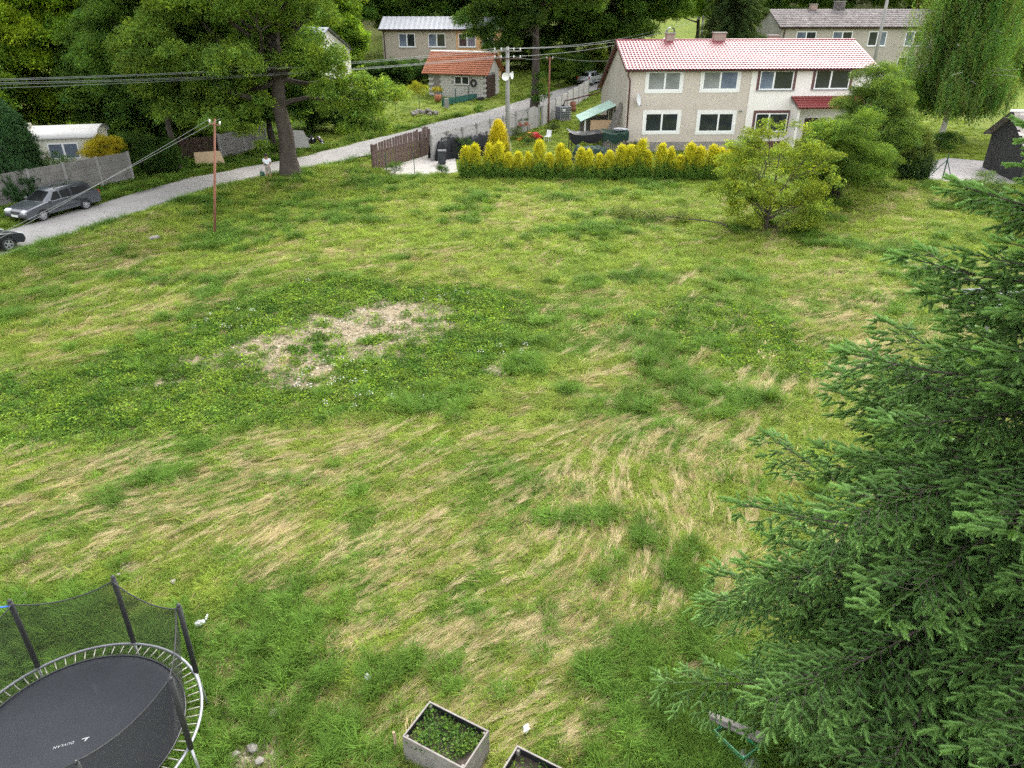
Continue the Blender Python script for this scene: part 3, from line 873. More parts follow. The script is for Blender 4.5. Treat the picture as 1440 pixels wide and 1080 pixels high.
def conifer(name, label, base, h, rad, tint, seed, whorl=0.55, cat='tree', group=None, droop=0.35, spr=1.0, tr=0.22, z0=0.6):
    """A far spruce: rows of drooping boughs hung with twigs, narrowing to the top."""
    rnd = random.Random(seed); r = np.random.default_rng(seed)
    t = thing(name, label, cat, base, 0, group)
    b = MB(); P, S, T, Rt = [], [], [], []
    b.tube([(0, 0, -0.2), (0, 0, h * 0.5), (0, 0, h * 0.98)], [tr, tr * 0.6, 0.02], 9, cap=False)
    z = z0
    while z < h * 0.97:
        L = rad * (1 - z / h) ** 0.8 * rnd.uniform(0.85, 1.1) + 0.15
        for k in range(7):
            a = k * 0.898 + rnd.uniform(-0.3, 0.3) + z * 2.0
            d = Vector((math.cos(a), math.sin(a), 0)); l = L * rnd.uniform(0.75, 1.1)
            n = max(3, int(l / 0.28)); pts = []
            for i in range(n + 1):
                s = i / n
                p = d * l * s + Vector((0, 0, z - droop * l * s ** 1.4 + 0.12 * l * max(0, s - 0.75)))
                pts.append(p)
                if i:
                    for _ in range(4):
                        sd = Vector((-d.y, d.x, 0)) * rnd.uniform(-1, 1) * (0.12 + 0.42 * l * (1 - s) * 0.5)
                        P.append(p + sd + Vector((0, 0, -rnd.random() * 0.35))); S.append(rnd.uniform(0.5, 0.85) * spr)
                        kk = 0.7 + 0.6 * rnd.random() * (0.5 + 0.5 * s)
                        T.append([c * kk for c in tint]); Rt.append((rnd.gauss(0, 0.4), rnd.gauss(0.5, 0.4), a + rnd.gauss(0, 0.5)))
            b.tube(pts, [0.035 * (1 - 0.8 * i / n) for i in range(n + 1)], 4, cap=False)
        z += whorl * rnd.uniform(0.85, 1.15)
    b.build('trunk', BARK_D, t, smooth=True)
    scatter('crown', leaf_src, np.array([tuple(p) for p in P]), np.array(Rt), np.array(S), np.array(T), r.integers(5, 8, len(P)), parent=t)
    return t
def thuja(name, label, base, h, rad, tint_top, tint_low, seed, cat='shrub', group=None, n=320, prof=None, scale=1.0):
    """An upright scale-leaved conifer: fronds set over a flame or dome shaped body."""
    r = np.random.default_rng(seed)
    t = thing(name, label, cat, base, 0, group)
    b = MB(); b.tube([(0, 0, -0.1), (0, 0, h * 0.85)], [0.035 * h ** 0.5, 0.01], 6, cap=False)
    b.build('trunk', BARK_D, t, smooth=True)
    prof = prof or (lambda s: (1 - s) ** 0.62 * min(1, 0.55 + s * 2.2))
    s = r.random(n) ** 1.25
    a = r.uniform(0, 6.283, n)
    lump = 0.82 + 0.3 * np.array([float(vnoise(math.cos(q) * 2 + 7, math.sin(q) * 2 + z * 5, seed)) for q, z in zip(a, s)])
    q = rad * np.array([prof(z) for z in s]) * lump * (0.72 + 0.33 * r.random(n))
    P = np.stack([q * np.cos(a), q * np.sin(a), s * h * 0.93], 1)
    rot = np.stack([r.normal(0, 0.25, n), r.normal(0.16, 0.18, n), a], 1)
    k = np.clip(sstep(0.25, 0.75, s + r.normal(0, 0.12, n)), 0, 1)[:, None]
    T = (np.array(tint_low) * (1 - k) + np.array(tint_top) * k) * r.uniform(0.75, 1.25, (n, 1))
    scatter('crown', frond_src, P, rot, scale * r.uniform(0.8, 1.35, n), T, r.integers(0, 4, n), parent=t)
    return t
def big_spruce(base, H, rmax, seed):
    """The near spruce, twig by twig: whorls of boughs, side twigs on each bough, needled shoots on each twig."""
    rnd = random.Random(seed)
    t = thing('spruce_tree', 'tall dark green spruce with pale shoot tips beside the wooden planters', 'tree', base)
    b = MB()
    b.tube([(0, 0, -0.3), (0, 0, H * 0.4), (0, 0, H * 0.75), (0, 0, H)], [0.24, 0.17, 0.09, 0.015], 10, cap=False)
    P, Rt, S, T, I = [], [], [], [], []
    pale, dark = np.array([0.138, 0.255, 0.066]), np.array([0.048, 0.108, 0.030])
    def shoot(p, d, s, tone, new):
        yaw = math.atan2(d.y, d.x); pit = math.asin(max(-1, min(1, d.normalized().z)))
        P.append(tuple(p)); Rt.append((rnd.gauss(0, 0.3), -pit, yaw)); S.append(s)
        T.append(tuple((dark + (pale - dark) * tone) * rnd.uniform(0.8, 1.2))); I.append(rnd.randrange(0, 3) if new else rnd.randrange(2, 4))
    z = 0.7
    while z < H - 0.35:
        f = 1 - z / H
        L0 = (rmax * min(1.0, f * 1.32) ** 1.12 + 0.15) * (0.62 + 0.38 * min(1, max(0, z - 0.8) / 3.4))
        nb = 6 if z > 2 else 5
        for k in range(nb):
            a = k * 6.283 / nb + rnd.uniform(-0.35, 0.35) + z * 1.7
            L = L0 * rnd.uniform(0.62, 1.12)
            d = Vector((math.cos(a), math.sin(a), 0)); side = Vector((-d.y, d.x, 0))
            up = 0.55 * (1 - f) ** 1.2 - 0.10 + rnd.gauss(0, 0.10)
            droop = 0.30 * f + 0.08
            n = max(4, int(L / 0.125)); pts = []
            curl = rnd.uniform(-0.3, 0.3)
            for i in range(n + 1):
                s = i / n
                pts.append(d * L * s + side * curl * L * s * s + Vector((0, 0, z + L * (up * s - droop * s ** 1.6 + 0.30 * max(0, s - 0.6) ** 1.3))))
            b.tube(pts, [0.006 + 0.018 * L / 4 * (1 - i / n) for i in range(n + 1)], 5, cap=False)
            facing = Vector((base[0] + d.x * L, base[1] + d.y * L, 0))
            seen = facing.x < base[0] + 0.8 or facing.y < base[1] + 1.0   # the boughs this side could show carry full twigs
            for i in range(1, n + 1):
                s = i / n; p = pts[i]; fw = (pts[i] - pts[i - 1]).normalized()
                if s < 0.12: continue
                tl = (0.17 + 0.32 * L * (1 - s) ** 0.7 * min(1, s * 3.2)) * rnd.uniform(0.75, 1.15)
                tl = min(tl, 1.0)
                for sg in (-1, 1):
                    if rnd.random() < 0.14: continue
                    td = (side * sg * 1.0 + fw * rnd.uniform(0.5, 1.25) + Vector((0, 0, rnd.gauss(-0.12, 0.16) - 0.30 * f * (1 - s)))).normalized()
                    tl *= rnd.uniform(0.7, 1.15)
                    m = max(1, int(tl / (0.115 if seen else 0.2)))
                    last = p
                    for j in range(m + 1):
                        q = j / m
                        c = p + td * tl * q + Vector((0, 0, -0.30 * tl * q * q * f))
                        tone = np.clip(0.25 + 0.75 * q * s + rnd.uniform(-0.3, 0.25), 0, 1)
                        if j == m:
                            shoot(c, td + Vector((0, 0, -0.15 * f)), rnd.uniform(0.75, 1.15), min(1, tone + 0.35), True)
                        if j:
                            for sg2 in (-1, 1):
                                if rnd.random() < 0.9:
                                    sd = (td + Vector((-td.y, td.x, 0)) * sg2 * rnd.uniform(0.5, 1.0) + Vector((0, 0, rnd.gauss(-0.25, 0.28)))).normalized()
                                    shoot(c, sd, rnd.uniform(0.55, 0.95), tone, rnd.random() < 0.5)
                        last = c
                    if tl > 0.3: b.tube([p, p + td * tl * 0.5 + Vector((0, 0, -0.075 * tl * f)), p + td * tl + Vector((0, 0, -0.3 * tl * f))], [0.007, 0.005, 0.003], 3, cap=False)
                shoot(p, fw + Vector((rnd.gauss(0, 0.3), rnd.gauss(0, 0.3), 0.25)), rnd.uniform(0.6, 0.95), 0.2 + 0.5 * s, False)
            shoot(pts[-1], (pts[-1] - pts[-2]) + Vector((0, 0, 0.02)), 1.25, 1.0, True)
            for sg in (-1, 1): shoot(pts[-1] * 0.98 + pts[-2] * 0.02, (pts[-1] - pts[-2]).normalized() + side * sg * 0.8, 0.95, 1.0, True)
        z += 0.26 * rnd.uniform(0.85, 1.15) * (1.0 if z < H * 0.75 else 1.2)
    b.build('trunk', BARK, t, smooth=True)
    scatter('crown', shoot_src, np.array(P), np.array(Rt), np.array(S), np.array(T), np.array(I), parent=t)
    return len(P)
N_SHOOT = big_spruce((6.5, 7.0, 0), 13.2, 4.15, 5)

T_ASH, T_LIME, T_MID, T_DEEP, T_OLIVE = (0.165, 0.262, 0.052), (0.270, 0.400, 0.034), (0.160, 0.275, 0.036), (0.096, 0.178, 0.036), (0.075, 0.120, 0.040)
# the old ash by the road
tree('ash_tree', 'huge old ash tree with thick dark trunk standing at the road edge', gp(-14.7, 49.6), 20, 0.60, (7.6, 6.5, 9.6), 12.4, T_ASH, 21, offset=(-1.7, 0), lean=(0.85, 0), nclump=130, clump=1.25, per=110, size=0.78, limbs=40, split=0.38,
     keep=lambda p: not (p.z < 6.6 and abs(p.x) < 1.8 and p.y < 2.0) and not (p.z < 6.4 and 0.3 < p.x < 2.8) and p.z > 3.6,
     extra=[(-3.0, -0.3, 4.2, 1.1), (-4.6, 0.6, 4.6, 1.3), (-2.2, -0.8, 3.3, 0.8), (-6.2, 0.5, 5.0, 1.4), (3.7, 0.0, 4.5, 1.2), (5.2, 0.4, 4.2, 1.3), (4.6, 1.0, 5.7, 1.4), (6.6, 0.6, 5.2, 1.4), (2.9, -0.4, 5.6, 1.0), (4.2, -0.4, 3.2, 0.8), (-1.2, -1.0, 2.4, 0.5), (-1.5, -1.0, 6.4, 1.0), (1.0, -1.4, 7.4, 1.0), (-2.8, -1.0, 5.6, 1.1), (-3.9, -0.5, 3.5, 0.9), (-5.6, 0.0, 3.7, 1.1), (-7.2, 0.0, 4.2, 1.2), (5.9, 0.0, 3.2, 0.9), (3.4, -0.6, 6.8, 1.1), (-0.6, -1.2, 5.0, 0.6), (-1.9, -0.8, 4.4, 0.8), (-8.2, 0.3, 5.6, 1.3)])
# leafy trees beyond the wall
tree('roadside_tree', 'slender tree with pale trunk rising beside the leafy bush at the concrete wall', G(250, 240), 15, 0.26, (4.6, 3.6, 4.8), 8.6, (0.085, 0.165, 0.035), 22, nclump=60, clump=1.3, per=85, size=0.85, limbs=16, split=0.35, spread=0.25)
WOODS = 'dense trees beyond the concrete wall'
for i, (x, y, h, cr, czf, tint, lab) in enumerate((
        (-47, 60, 17, (6.5, 5, 7.5), 8.2, T_LIME, 'bright yellow-green tree at the end of the wood behind the caravan roof'),
        (-39, 64, 18, (6.5, 5, 8.5), 9.0, T_LIME, 'lime green tree rising straight behind the grey caravan'),
        (-41, 56, 11, (4.2, 3.5, 5.0), 5.0, T_MID, 'low mid-green tree crowding the back of the caravan'),
        (-33, 66, 19, (6.5, 5, 8.5), 9.5, T_MID, 'mid-green tree between the caravan and the slender roadside tree'),
        (-29, 61, 10, (4.5, 3.5, 4.6), 4.9, T_DEEP, 'dark low tree shading the wall behind the yellow shrub'),
        (-26, 70, 19, (6.5, 5, 9.0), 10.5, T_MID, 'tall green tree behind the slender roadside tree'),
        (-19.5, 62, 9.0, (4.0, 3, 3.8), 5.6, T_DEEP, 'dark leafy tree behind the brown plank fence'),
        (-57, 70, 18, (7, 5, 8), 9.0, T_LIME, 'yellow-green tree at the far edge of the wood behind the domed thuja'))):
    tree('wood_tree', lab, gp(x, y), h, 0.22 + h * 0.008, cr, czf, tint, 30 + i, nclump=74, clump=1.6, per=64, size=1.1, limbs=14, group=WOODS, barkm=BARK_D, split=0.25)
# centre: behind the road
tree('lime_tree', 'tall twin-stemmed roadside tree with ivy at its foot behind the arched fence', G(752, 152), 22, 0.36, (8.0, 6, 8.5), 15.3, (0.085, 0.155, 0.038), 41, extra=[(0.2, -0.5, 0.9, 0.5), (0.3, -0.4, 2.0, 0.5), (0.5, -0.3, 3.0, 0.4), (0.9, -0.3, 1.2, 0.4), (-4.0, 0.0, 5.4, 1.2), (-5.4, 0.5, 6.6, 1.4), (-3.4, 0.0, 7.2, 1.4), (-6.6, 0.0, 7.8, 1.3), (-5.0, 0.0, 8.6, 1.5), (-2.6, 0.0, 6.0, 1.0)], nclump=96, clump=1.6, per=64, size=1.1, limbs=22, split=0.3, stems=2,
     keep=lambda p: p.z > 6.8 or (p.x < -2.0 and p.z > 5.6))
tree('dark_tree', 'dark crowned tree by the road next to the red-roofed gable', gp(12.6, 96), 20, 0.42, (8.5, 6, 8.5), 11.5, T_DEEP, 42, nclump=100, clump=1.6, per=60, size=1.15, limbs=16, barkm=BARK_D, keep=lambda p: p.z > 4.6)
tree('verge_tree', 'dark broad tree standing behind the tall twin-stemmed tree', gp(4.0, 106), 19, 0.4, (8.5, 5, 9), 8.6, T_DEEP, 43, nclump=110, clump=1.7, per=56, size=1.2, limbs=12, barkm=BARK_D)
tree('meadow_tree', 'single tree with forked trunk against the sunny meadow above the house ridge', gp(25.5, 112), 16, 0.34, (7.0, 5, 5.5), 10.2, T_MID, 44, nclump=60, clump=1.5, per=60, size=1.1, limbs=14, barkm=BARK_D, keep=lambda p: p.z > 5.6)
BEHIND = 'trees behind the far houses'
for i, (x, y, h, cr, cz, tint, lab) in enumerate((
        (-25, 112, 18, (7, 5, 8), 9.5, (0.085, 0.165, 0.03), 'light green tree behind the roof of the white-gabled house'),
        (-15, 116, 18, (7, 5, 8), 10.5, (0.10, 0.185, 0.03), 'bright green tree behind the beige house roof near its free gable'),
        (-5, 118, 17, (6.5, 5, 7.5), 10, (0.085, 0.165, 0.03), 'light green tree behind the middle of the beige house'),
        (14, 116, 17, (8, 5, 9), 8.0, T_DEEP, 'dark tree closing the road bend behind the silver car'),
        (-21.6, 94, 9, (3.6, 3, 4.4), 4.8, T_MID, 'leafy tree at the free gable of the beige house'),
        (40, 128, 18, (8, 5, 8), 9.5, T_DEEP, 'dark tree behind the mossy grey roof near its gable'),
        (52, 130, 18, (8, 5, 8), 9.5, T_DEEP, 'dark tree behind the middle of the mossy grey roof'),
        (64, 128, 18, (8, 5, 8), 9.0, T_MID, 'green tree behind the weeping birch'),
        (60, 104, 16, (7, 5, 8), 8.0, T_MID, 'green tree between the grey house and the second birch'),
        (72, 100, 16, (7, 5, 8), 8.0, T_DEEP, 'dark green tree at the far corner of the lawn'),
        (76, 118, 17, (8, 5, 8), 8.5, T_MID, 'green tree at the top of the lawn behind the open shed'))):
    tree('far_tree', lab, gp(x, y), h, 0.3, cr, cz, tint, 50 + i, nclump=66, clump=1.75, per=50, size=1.3, limbs=8, group=BEHIND, barkm=BARK_D)
conifer('spruce_tree', 'dark drooping spruce behind the red-roofed house and its wide chimney', gp(24.8, 92), 19, 4.9, (0.060, 0.100, 0.032), 61, whorl=0.42, spr=1.05)
# the right side: birch, shrubs
def birch(base, h, seed, label, rad=5.0, n=60, lo=1.7):
    rnd = random.Random(seed); r = np.random.default_rng(seed)
    t = thing('birch_tree', label, 'tree', base)
    b = MB(); pts = [Vector((rnd.gauss(0, 0.05), rnd.gauss(0, 0.05), -0.2 + (h + 0.2) * i / 9)) for i in range(10)]
    b.tube(pts, [0.24 * (1 - 0.9 * i / 9) for i in range(10)], 9, cap=False)
    P, S, T = [], [], []
    for k in range(n):
        z0 = rnd.uniform(0.22, 0.92) * h
        a = rnd.uniform(0, 6.283); l = rad * rnd.uniform(0.45, 1.0) * (1.15 - z0 / h) ** 0.5
        e = Vector((math.cos(a) * l, math.sin(a) * l, z0 + l * rnd.uniform(0.05, 0.4)))
        lp = limb(b, pts[int(z0 / h * 9)], e, 0.055, 0.010, 0.15, rnd, 5, 7)
        for i in range(2, 7):
            for _ in range(14):
                drop = rnd.uniform(0, 1.0) ** 1.2 * min(lp[i].z - lo, 5.0)
                if drop < 0: continue
                p = lp[i] + Vector((rnd.gauss(0, 0.35), rnd.gauss(0, 0.35), -drop * 0.85))
                P.append(tuple(p)); S.append(rnd.uniform(0.9, 1.4)); T.append([c * rnd.uniform(0.7, 1.3) for c in (0.120, 0.205, 0.048)])
    b.build('trunk', BIRCH_BARK, t, smooth=True)
    scatter('crown', strand_src, np.array(P), np.stack([r.normal(0, 0.1, len(P)), r.normal(0.06, 0.1, len(P)), r.uniform(0, 6.283, len(P))], 1), np.array(S), np.array(T), r.integers(0, 4, len(P)), parent=t)
birch(G(1322, 196), 16.5, 63, 'weeping birch with long hanging twigs on the lawn beyond the gravel yard', 5.4, 120, 3.2)
birch(gp(47.5, 71.0), 17, 64, 'second weeping birch farther up the lawn behind the open shed', 4.8, 64, 4.6)
tree('field_bush', 'yellow-green spreading bush growing alone in the field before the hedge', G(1078, 323), 5.3, 0.07, (3.3, 2.4, 2.5), 2.45, (0.185, 0.250, 0.042), 71, nclump=58, clump=0.58, per=95, size=0.60, limbs=30, cat='bush', split=0.12, fine=False, stems=3, offset=(0.35, 0.3), spread=0.32, extra=[(-1.6, 0, 4.9, 0.35), (-0.9, 0.4, 5.3, 0.35), (0.3, 0.2, 5.2, 0.4), (-2.3, 0, 4.3, 0.4), (-2.9, -0.3, 3.6, 0.4), (1.2, 0, 5.0, 0.35), (-1.2, -1.2, 0.7, 0.6), (0.8, -1.4, 0.7, 0.6), (2.0, -0.8, 0.8, 0.6)], barkm=BARK)
tree('green_bush', 'darker green bush pressed against the yellow-green field bush', gp(18.7, 42.8), 5.0, 0.08, (2.3, 1.9, 2.6), 2.7, (0.11, 0.185, 0.036), 72, nclump=44, clump=0.75, per=150, size=0.62, limbs=12, cat='bush', split=0.12, fine=True, stems=3)
tree('tall_shrub', 'tall dense green shrub hiding the end of the red-roofed house', gp(22.4, 47.6), 7.8, 0.12, (2.5, 2.0, 3.5), 3.7, (0.105, 0.175, 0.042), 73, nclump=74, clump=0.75, per=130, size=0.66, limbs=16, cat='bush', split=0.15, fine=True, stems=3, shape=0.75)
thuja('thuja_shrub', 'green thuja with yellow tips next to the green fence post', gp(26.7, 50.0), 3.3, 1.35, (0.13, 0.17, 0.03), (0.035, 0.07, 0.02), 74, n=900, prof=lambda s: (1 - s) ** 0.5 * min(1, 0.7 + s), scale=1.1)
thuja('domed_thuja', 'large dark green domed thuja leaning over the concrete wall', gp(-31.2, 44.9), 6.4, 2.9, (0.040, 0.095, 0.030), (0.030, 0.070, 0.022), 75, n=3600, prof=lambda s: (1 - s * s) ** 0.55, scale=1.35)
tree('yellow_shrub', 'bright yellow shrub growing over the top of the concrete wall', gp(-26.7, 49.4), 2.9, 0.06, (1.15, 0.8, 0.75), 2.1, (0.40, 0.35, 0.03), 76, nclump=20, clump=0.5, per=330, size=0.40, limbs=8, cat='bush', split=0.3, fine=True)
tree('wall_bush', 'green bush between the yellow shrub and the next wall panels', gp(-25.2, 51.4), 2.6, 0.06, (1.1, 0.9, 1.2), 1.6, (0.075, 0.14, 0.035), 77, nclump=16, clump=0.6, per=160, size=0.5, limbs=6, cat='bush', fine=True)
tree('roadside_bush', 'dense dark green bush at the foot of the slender roadside tree', G(222, 248) + Vector((0, 0.8, 0)), 2.4, 0.06, (1.6, 1.1, 1.15), 1.2, (0.060, 0.125, 0.030), 78, nclump=30, clump=0.6, per=180, size=0.5, limbs=6, cat='bush', fine=True)
tree('garden_bush', 'dark green bush in the verge garden between the ash and the lawn', G(478, 182), 3.6, 0.08, (3.4, 1.8, 1.9), 1.7, (0.050, 0.10, 0.028), 79, nclump=44, clump=0.9, per=110, size=0.7, limbs=8, cat='bush', fine=True)
tree('flowering_bush', 'yellow flowering bush at the edge of the bright lawn', G(512, 172), 1.8, 0.05, (1.2, 0.8, 0.9), 1.0, (0.24, 0.24, 0.03), 80, nclump=14, clump=0.6, per=140, size=0.5, limbs=5, cat='bush', fine=True)
for i, (px, py, w, lab) in enumerate(((548, 118, 3.4, 'green hedge bush under the beige house by its downpipe'), (585, 116, 3.2, 'green hedge bush under the beige house by the orange garage roof'), (515, 118, 3.0, 'green hedge bush beyond the downpipe of the beige house'))):
    tree('hedge_bush', lab, G(px, py), 2.6, 0.07, (w, 1.3, 1.2), 1.2, (0.055, 0.115, 0.03), 85 + i, nclump=26, clump=0.9, per=90, size=0.8, limbs=5, cat='bush', group='bushes below the beige house')
for i, (px, py, h, lab) in enumerate(((806, 118, 3.2, 'round green roadside bush nearest the sharp bend'), (785, 122, 3.8, 'upright green roadside bush behind the rusty post'), (836, 100, 2.8, 'pale green roadside bush where the road leaves'))):
    tree('verge_bush', lab, G(px, py), h, 0.07, (1.8, 1.4, h * 0.45), h * 0.5, ((0.075, 0.145, 0.03), (0.10, 0.17, 0.03), (0.12, 0.18, 0.035))[i], 90 + i, nclump=22, clump=0.85, per=90, size=0.75, limbs=5, cat='bush', group='bushes along the far road verge')
for i, (px, py) in enumerate(((557, 163), (590, 150))):
    tree('sapling', ('small sapling with yellow leaves on a thin stem in the roadside lawn', 'young yellow-leaved sapling nearer the flower pot')[i], G(px, py), 1.9, 0.035, (0.9, 0.7, 0.4), 1.7, (0.24, 0.26, 0.03), 95 + i, nclump=9, clump=0.45, per=200, size=0.42, limbs=5, cat='tree', group='young trees in the roadside lawn', fine=True)
tree('birch_bush', 'low round bush under the weeping birch', G(1318, 213), 1.3, 0.05, (1.5, 1.0, 0.6), 0.7, (0.05, 0.11, 0.025), 98, nclump=14, clump=0.55, per=140, size=0.5, limbs=4, cat='bush', fine=True)
tree('fence_shrub', 'loose green shrub with yellow leaves on the fence line beside the spruce', gp(26.0, 36.5), 2.6, 0.05, (1.6, 1.6, 1.1), 1.3, (0.12, 0.17, 0.035), 99, nclump=20, clump=0.6, per=120, size=0.5, limbs=8, cat='bush', fine=True)
tree('fence_bush', 'low grey-green bush on the fence line near the gravel yard', gp(27.0, 42.5), 1.8, 0.05, (1.5, 1.6, 0.8), 0.9, (0.08, 0.13, 0.05), 100, nclump=16, clump=0.55, per=120, size=0.5, limbs=8, cat='bush', fine=True)
tree('creeper', 'leafy creeper hanging over the concrete wall above the estate car', gp(-28.6, 46.5), 2.4, 0.05, (1.6, 0.5, 0.6), 1.75, (0.07, 0.14, 0.03), 101, nclump=16, clump=0.42, per=150, size=0.42, limbs=6, cat='plant', fine=True)
# wooded hill: far crowns that read as one mass
def far_wood():
    r = np.random.default_rng(7); P, S, T = [], [], []
    for _ in range(520):
        x, y = r.uniform(-150, 170), r.uniform(126, 250)
        if 5 < x < 48 and y < 165: continue            # the sunny meadow
        hh = r.uniform(9, 16); cr = r.uniform(3.5, 5.5); tone = np.array(((0.05, 0.10, 0.025), (0.08, 0.15, 0.03), (0.11, 0.18, 0.03))[r.integers(0, 3)])
        n = 70
        v = r.normal(size=(n, 3)); v /= np.linalg.norm(v, axis=1)[:, None]
        P.append(np.stack([x + v[:, 0] * cr, y + v[:, 1] * cr, float(hgt(x, y)) + hh * 0.55 + v[:, 2] * hh * 0.5], 1)); S.append(r.uniform(1.8, 3.2, n)); T.append(tone * r.uniform(0.7, 1.3, (n, 1)))
    P, S, T = np.concatenate(P), np.concatenate(S), np.concatenate(T)
    o = scatter('forest', leaf_src, P, r.uniform(-0.5, 6.283, (len(P), 3)) * np.array([0.1, 0.1, 1]), S, T, r.integers(0, 5, len(P)))
    tag(o, 'far green wood covering the hill above the houses', 'forest', kind='stuff')
far_wood()
# ------------------------------------------------------------------ buildings
def glass_mat(name, col, rough=0.04, spec=0.5):
    m, nt, p = _new(name)
    n = _noise(nt, 0.8, 2, 0.5)
    r = _ramp(nt, n.outputs['Fac'], [(0.35, col), (0.7, tuple(c * 1.8 + 0.004 for c in col))])
    nt.links.new(r.outputs['Color'], p.inputs['Base Color'])
    p.inputs['Roughness'].default_value = rough; p.inputs['Specular IOR Level'].default_value = spec
    b = nt.nodes.new('ShaderNodeBump'); b.inputs['Strength'].default_value = 0.03
    nt.links.new(n.outputs['Fac'], b.inputs['Height']); nt.links.new(b.outputs['Normal'], p.inputs['Normal'])
    return m
GLASS = glass_mat('window_glass', (0.018, 0.022, 0.024)); BLIND = glass_mat('blind_behind_glass', (0.16, 0.17, 0.165)); CURTAIN = glass_mat('curtain_behind_glass', (0.10, 0.12, 0.155))
CARGLASS = glass_mat('car_glass', (0.003, 0.0035, 0.004), 0.12, 0.08)
PVC = mat('white_window_plastic', (0.80, 0.80, 0.79), (0.74, 0.74, 0.73), 0.4, 2, 0, fine=0.02)
WHITEWASH = mat('white_plaster_band', (0.76, 0.75, 0.72), (0.68, 0.67, 0.63), 0.9, 3, 0.2)
RENDER_BEIGE = mat('old_beige_render', (0.54, 0.475, 0.415), (0.47, 0.41, 0.355), 0.95, 0.8, 0.35, 30, fine=0.06, stain=((0.40, 0.345, 0.295), 0.9, 0.58))
RENDER_CREAM = mat('smooth_cream_render', (0.76, 0.715, 0.675), (0.72, 0.675, 0.635), 0.92, 0.6, 0.2, 40, fine=0.04)
RENDER_GREY = mat('weathered_grey_render', (0.40, 0.36, 0.31), (0.33, 0.30, 0.255), 0.95, 0.5, 0.35, 25, stain=((0.25, 0.225, 0.19), 0.6, 0.6))
RENDER_TAN = mat('tan_render', (0.46, 0.405, 0.33), (0.40, 0.35, 0.285), 0.95, 0.6, 0.3, 25)
RENDER_ORANGE = mat('orange_render', (0.58, 0.36, 0.19), (0.52, 0.32, 0.17), 0.95, 0.6, 0.25, 25)
PLINTH = mat('grey_stone_plinth', (0.27, 0.25, 0.23), (0.18, 0.165, 0.15), 0.95, 3, 0.8, 9)
MAROON = mat('maroon_metal', (0.085, 0.022, 0.024), (0.065, 0.018, 0.02), 0.4, 2, 0.05, fine=0.05)
BROWN_TRIM = mat('brown_trim_paint', (0.115, 0.045, 0.045), (0.095, 0.04, 0.038), 0.6, 2, 0.05, fine=0.05)
RED_TILE = mat('glossy_red_metal_tile', (0.23, 0.055, 0.066), (0.19, 0.046, 0.056), 0.46, 1.2, 0.03, 30, spec=0.5, fine=0.08, coat=0.10)
RED_TILE2 = mat('red_canopy_tile', (0.20, 0.035, 0.030), (0.15, 0.028, 0.025), 0.5, 1.5, 0.08, 20, spec=0.4, fine=0.1)
CLAY = mat('orange_clay_tile', (0.42, 0.155, 0.075), (0.27, 0.095, 0.05), 0.85, 1.4, 0.4, 20, fine=0.25, stain=((0.22, 0.10, 0.065), 2.5, 0.6))
ETERNIT = mat('mossy_grey_roofing', (0.20, 0.18, 0.175), (0.075, 0.062, 0.060), 0.9, 1.6, 0.5, 12, fine=0.35, stain=((0.045, 0.038, 0.036), 2.0, 0.48))
SILVER = mat('pale_metal_roofing', (0.25, 0.26, 0.285), (0.21, 0.22, 0.24), 0.5, 1, 0.05, 20, metal=0.4)
CHIM = mat('pinkish_chimney_render', (0.33, 0.245, 0.205), (0.27, 0.20, 0.165), 0.95, 2, 0.4, 15)
DARKWOOD = mat('dark_stained_wood', (0.075, 0.042, 0.032), (0.045, 0.026, 0.02), 0.8, 2, 0.4, 20, fine=0.25)
BLACKWOOD = mat('black_tarred_boards', (0.020, 0.020, 0.021), (0.012, 0.012, 0.012), 0.8, 2, 0.4, 20)
OLDWOOD = mat('weathered_grey_wood', (0.25, 0.23, 0.21), (0.15, 0.135, 0.12), 0.9, 3, 0.4, 25, fine=0.10)
ALU = mat('grey_metal_sill', (0.30, 0.31, 0.33), (0.26, 0.27, 0.29), 0.45, 2, 0, metal=0.5)
GALV = mat('galvanised_steel', (0.50, 0.51, 0.53), (0.40, 0.41, 0.43), 0.42, 6, 0.05, metal=0.75)
WHITEMETAL = mat('white_painted_metal', (0.74, 0.75, 0.75), (0.66, 0.67, 0.67), 0.45, 2, 0.03, fine=0.04)

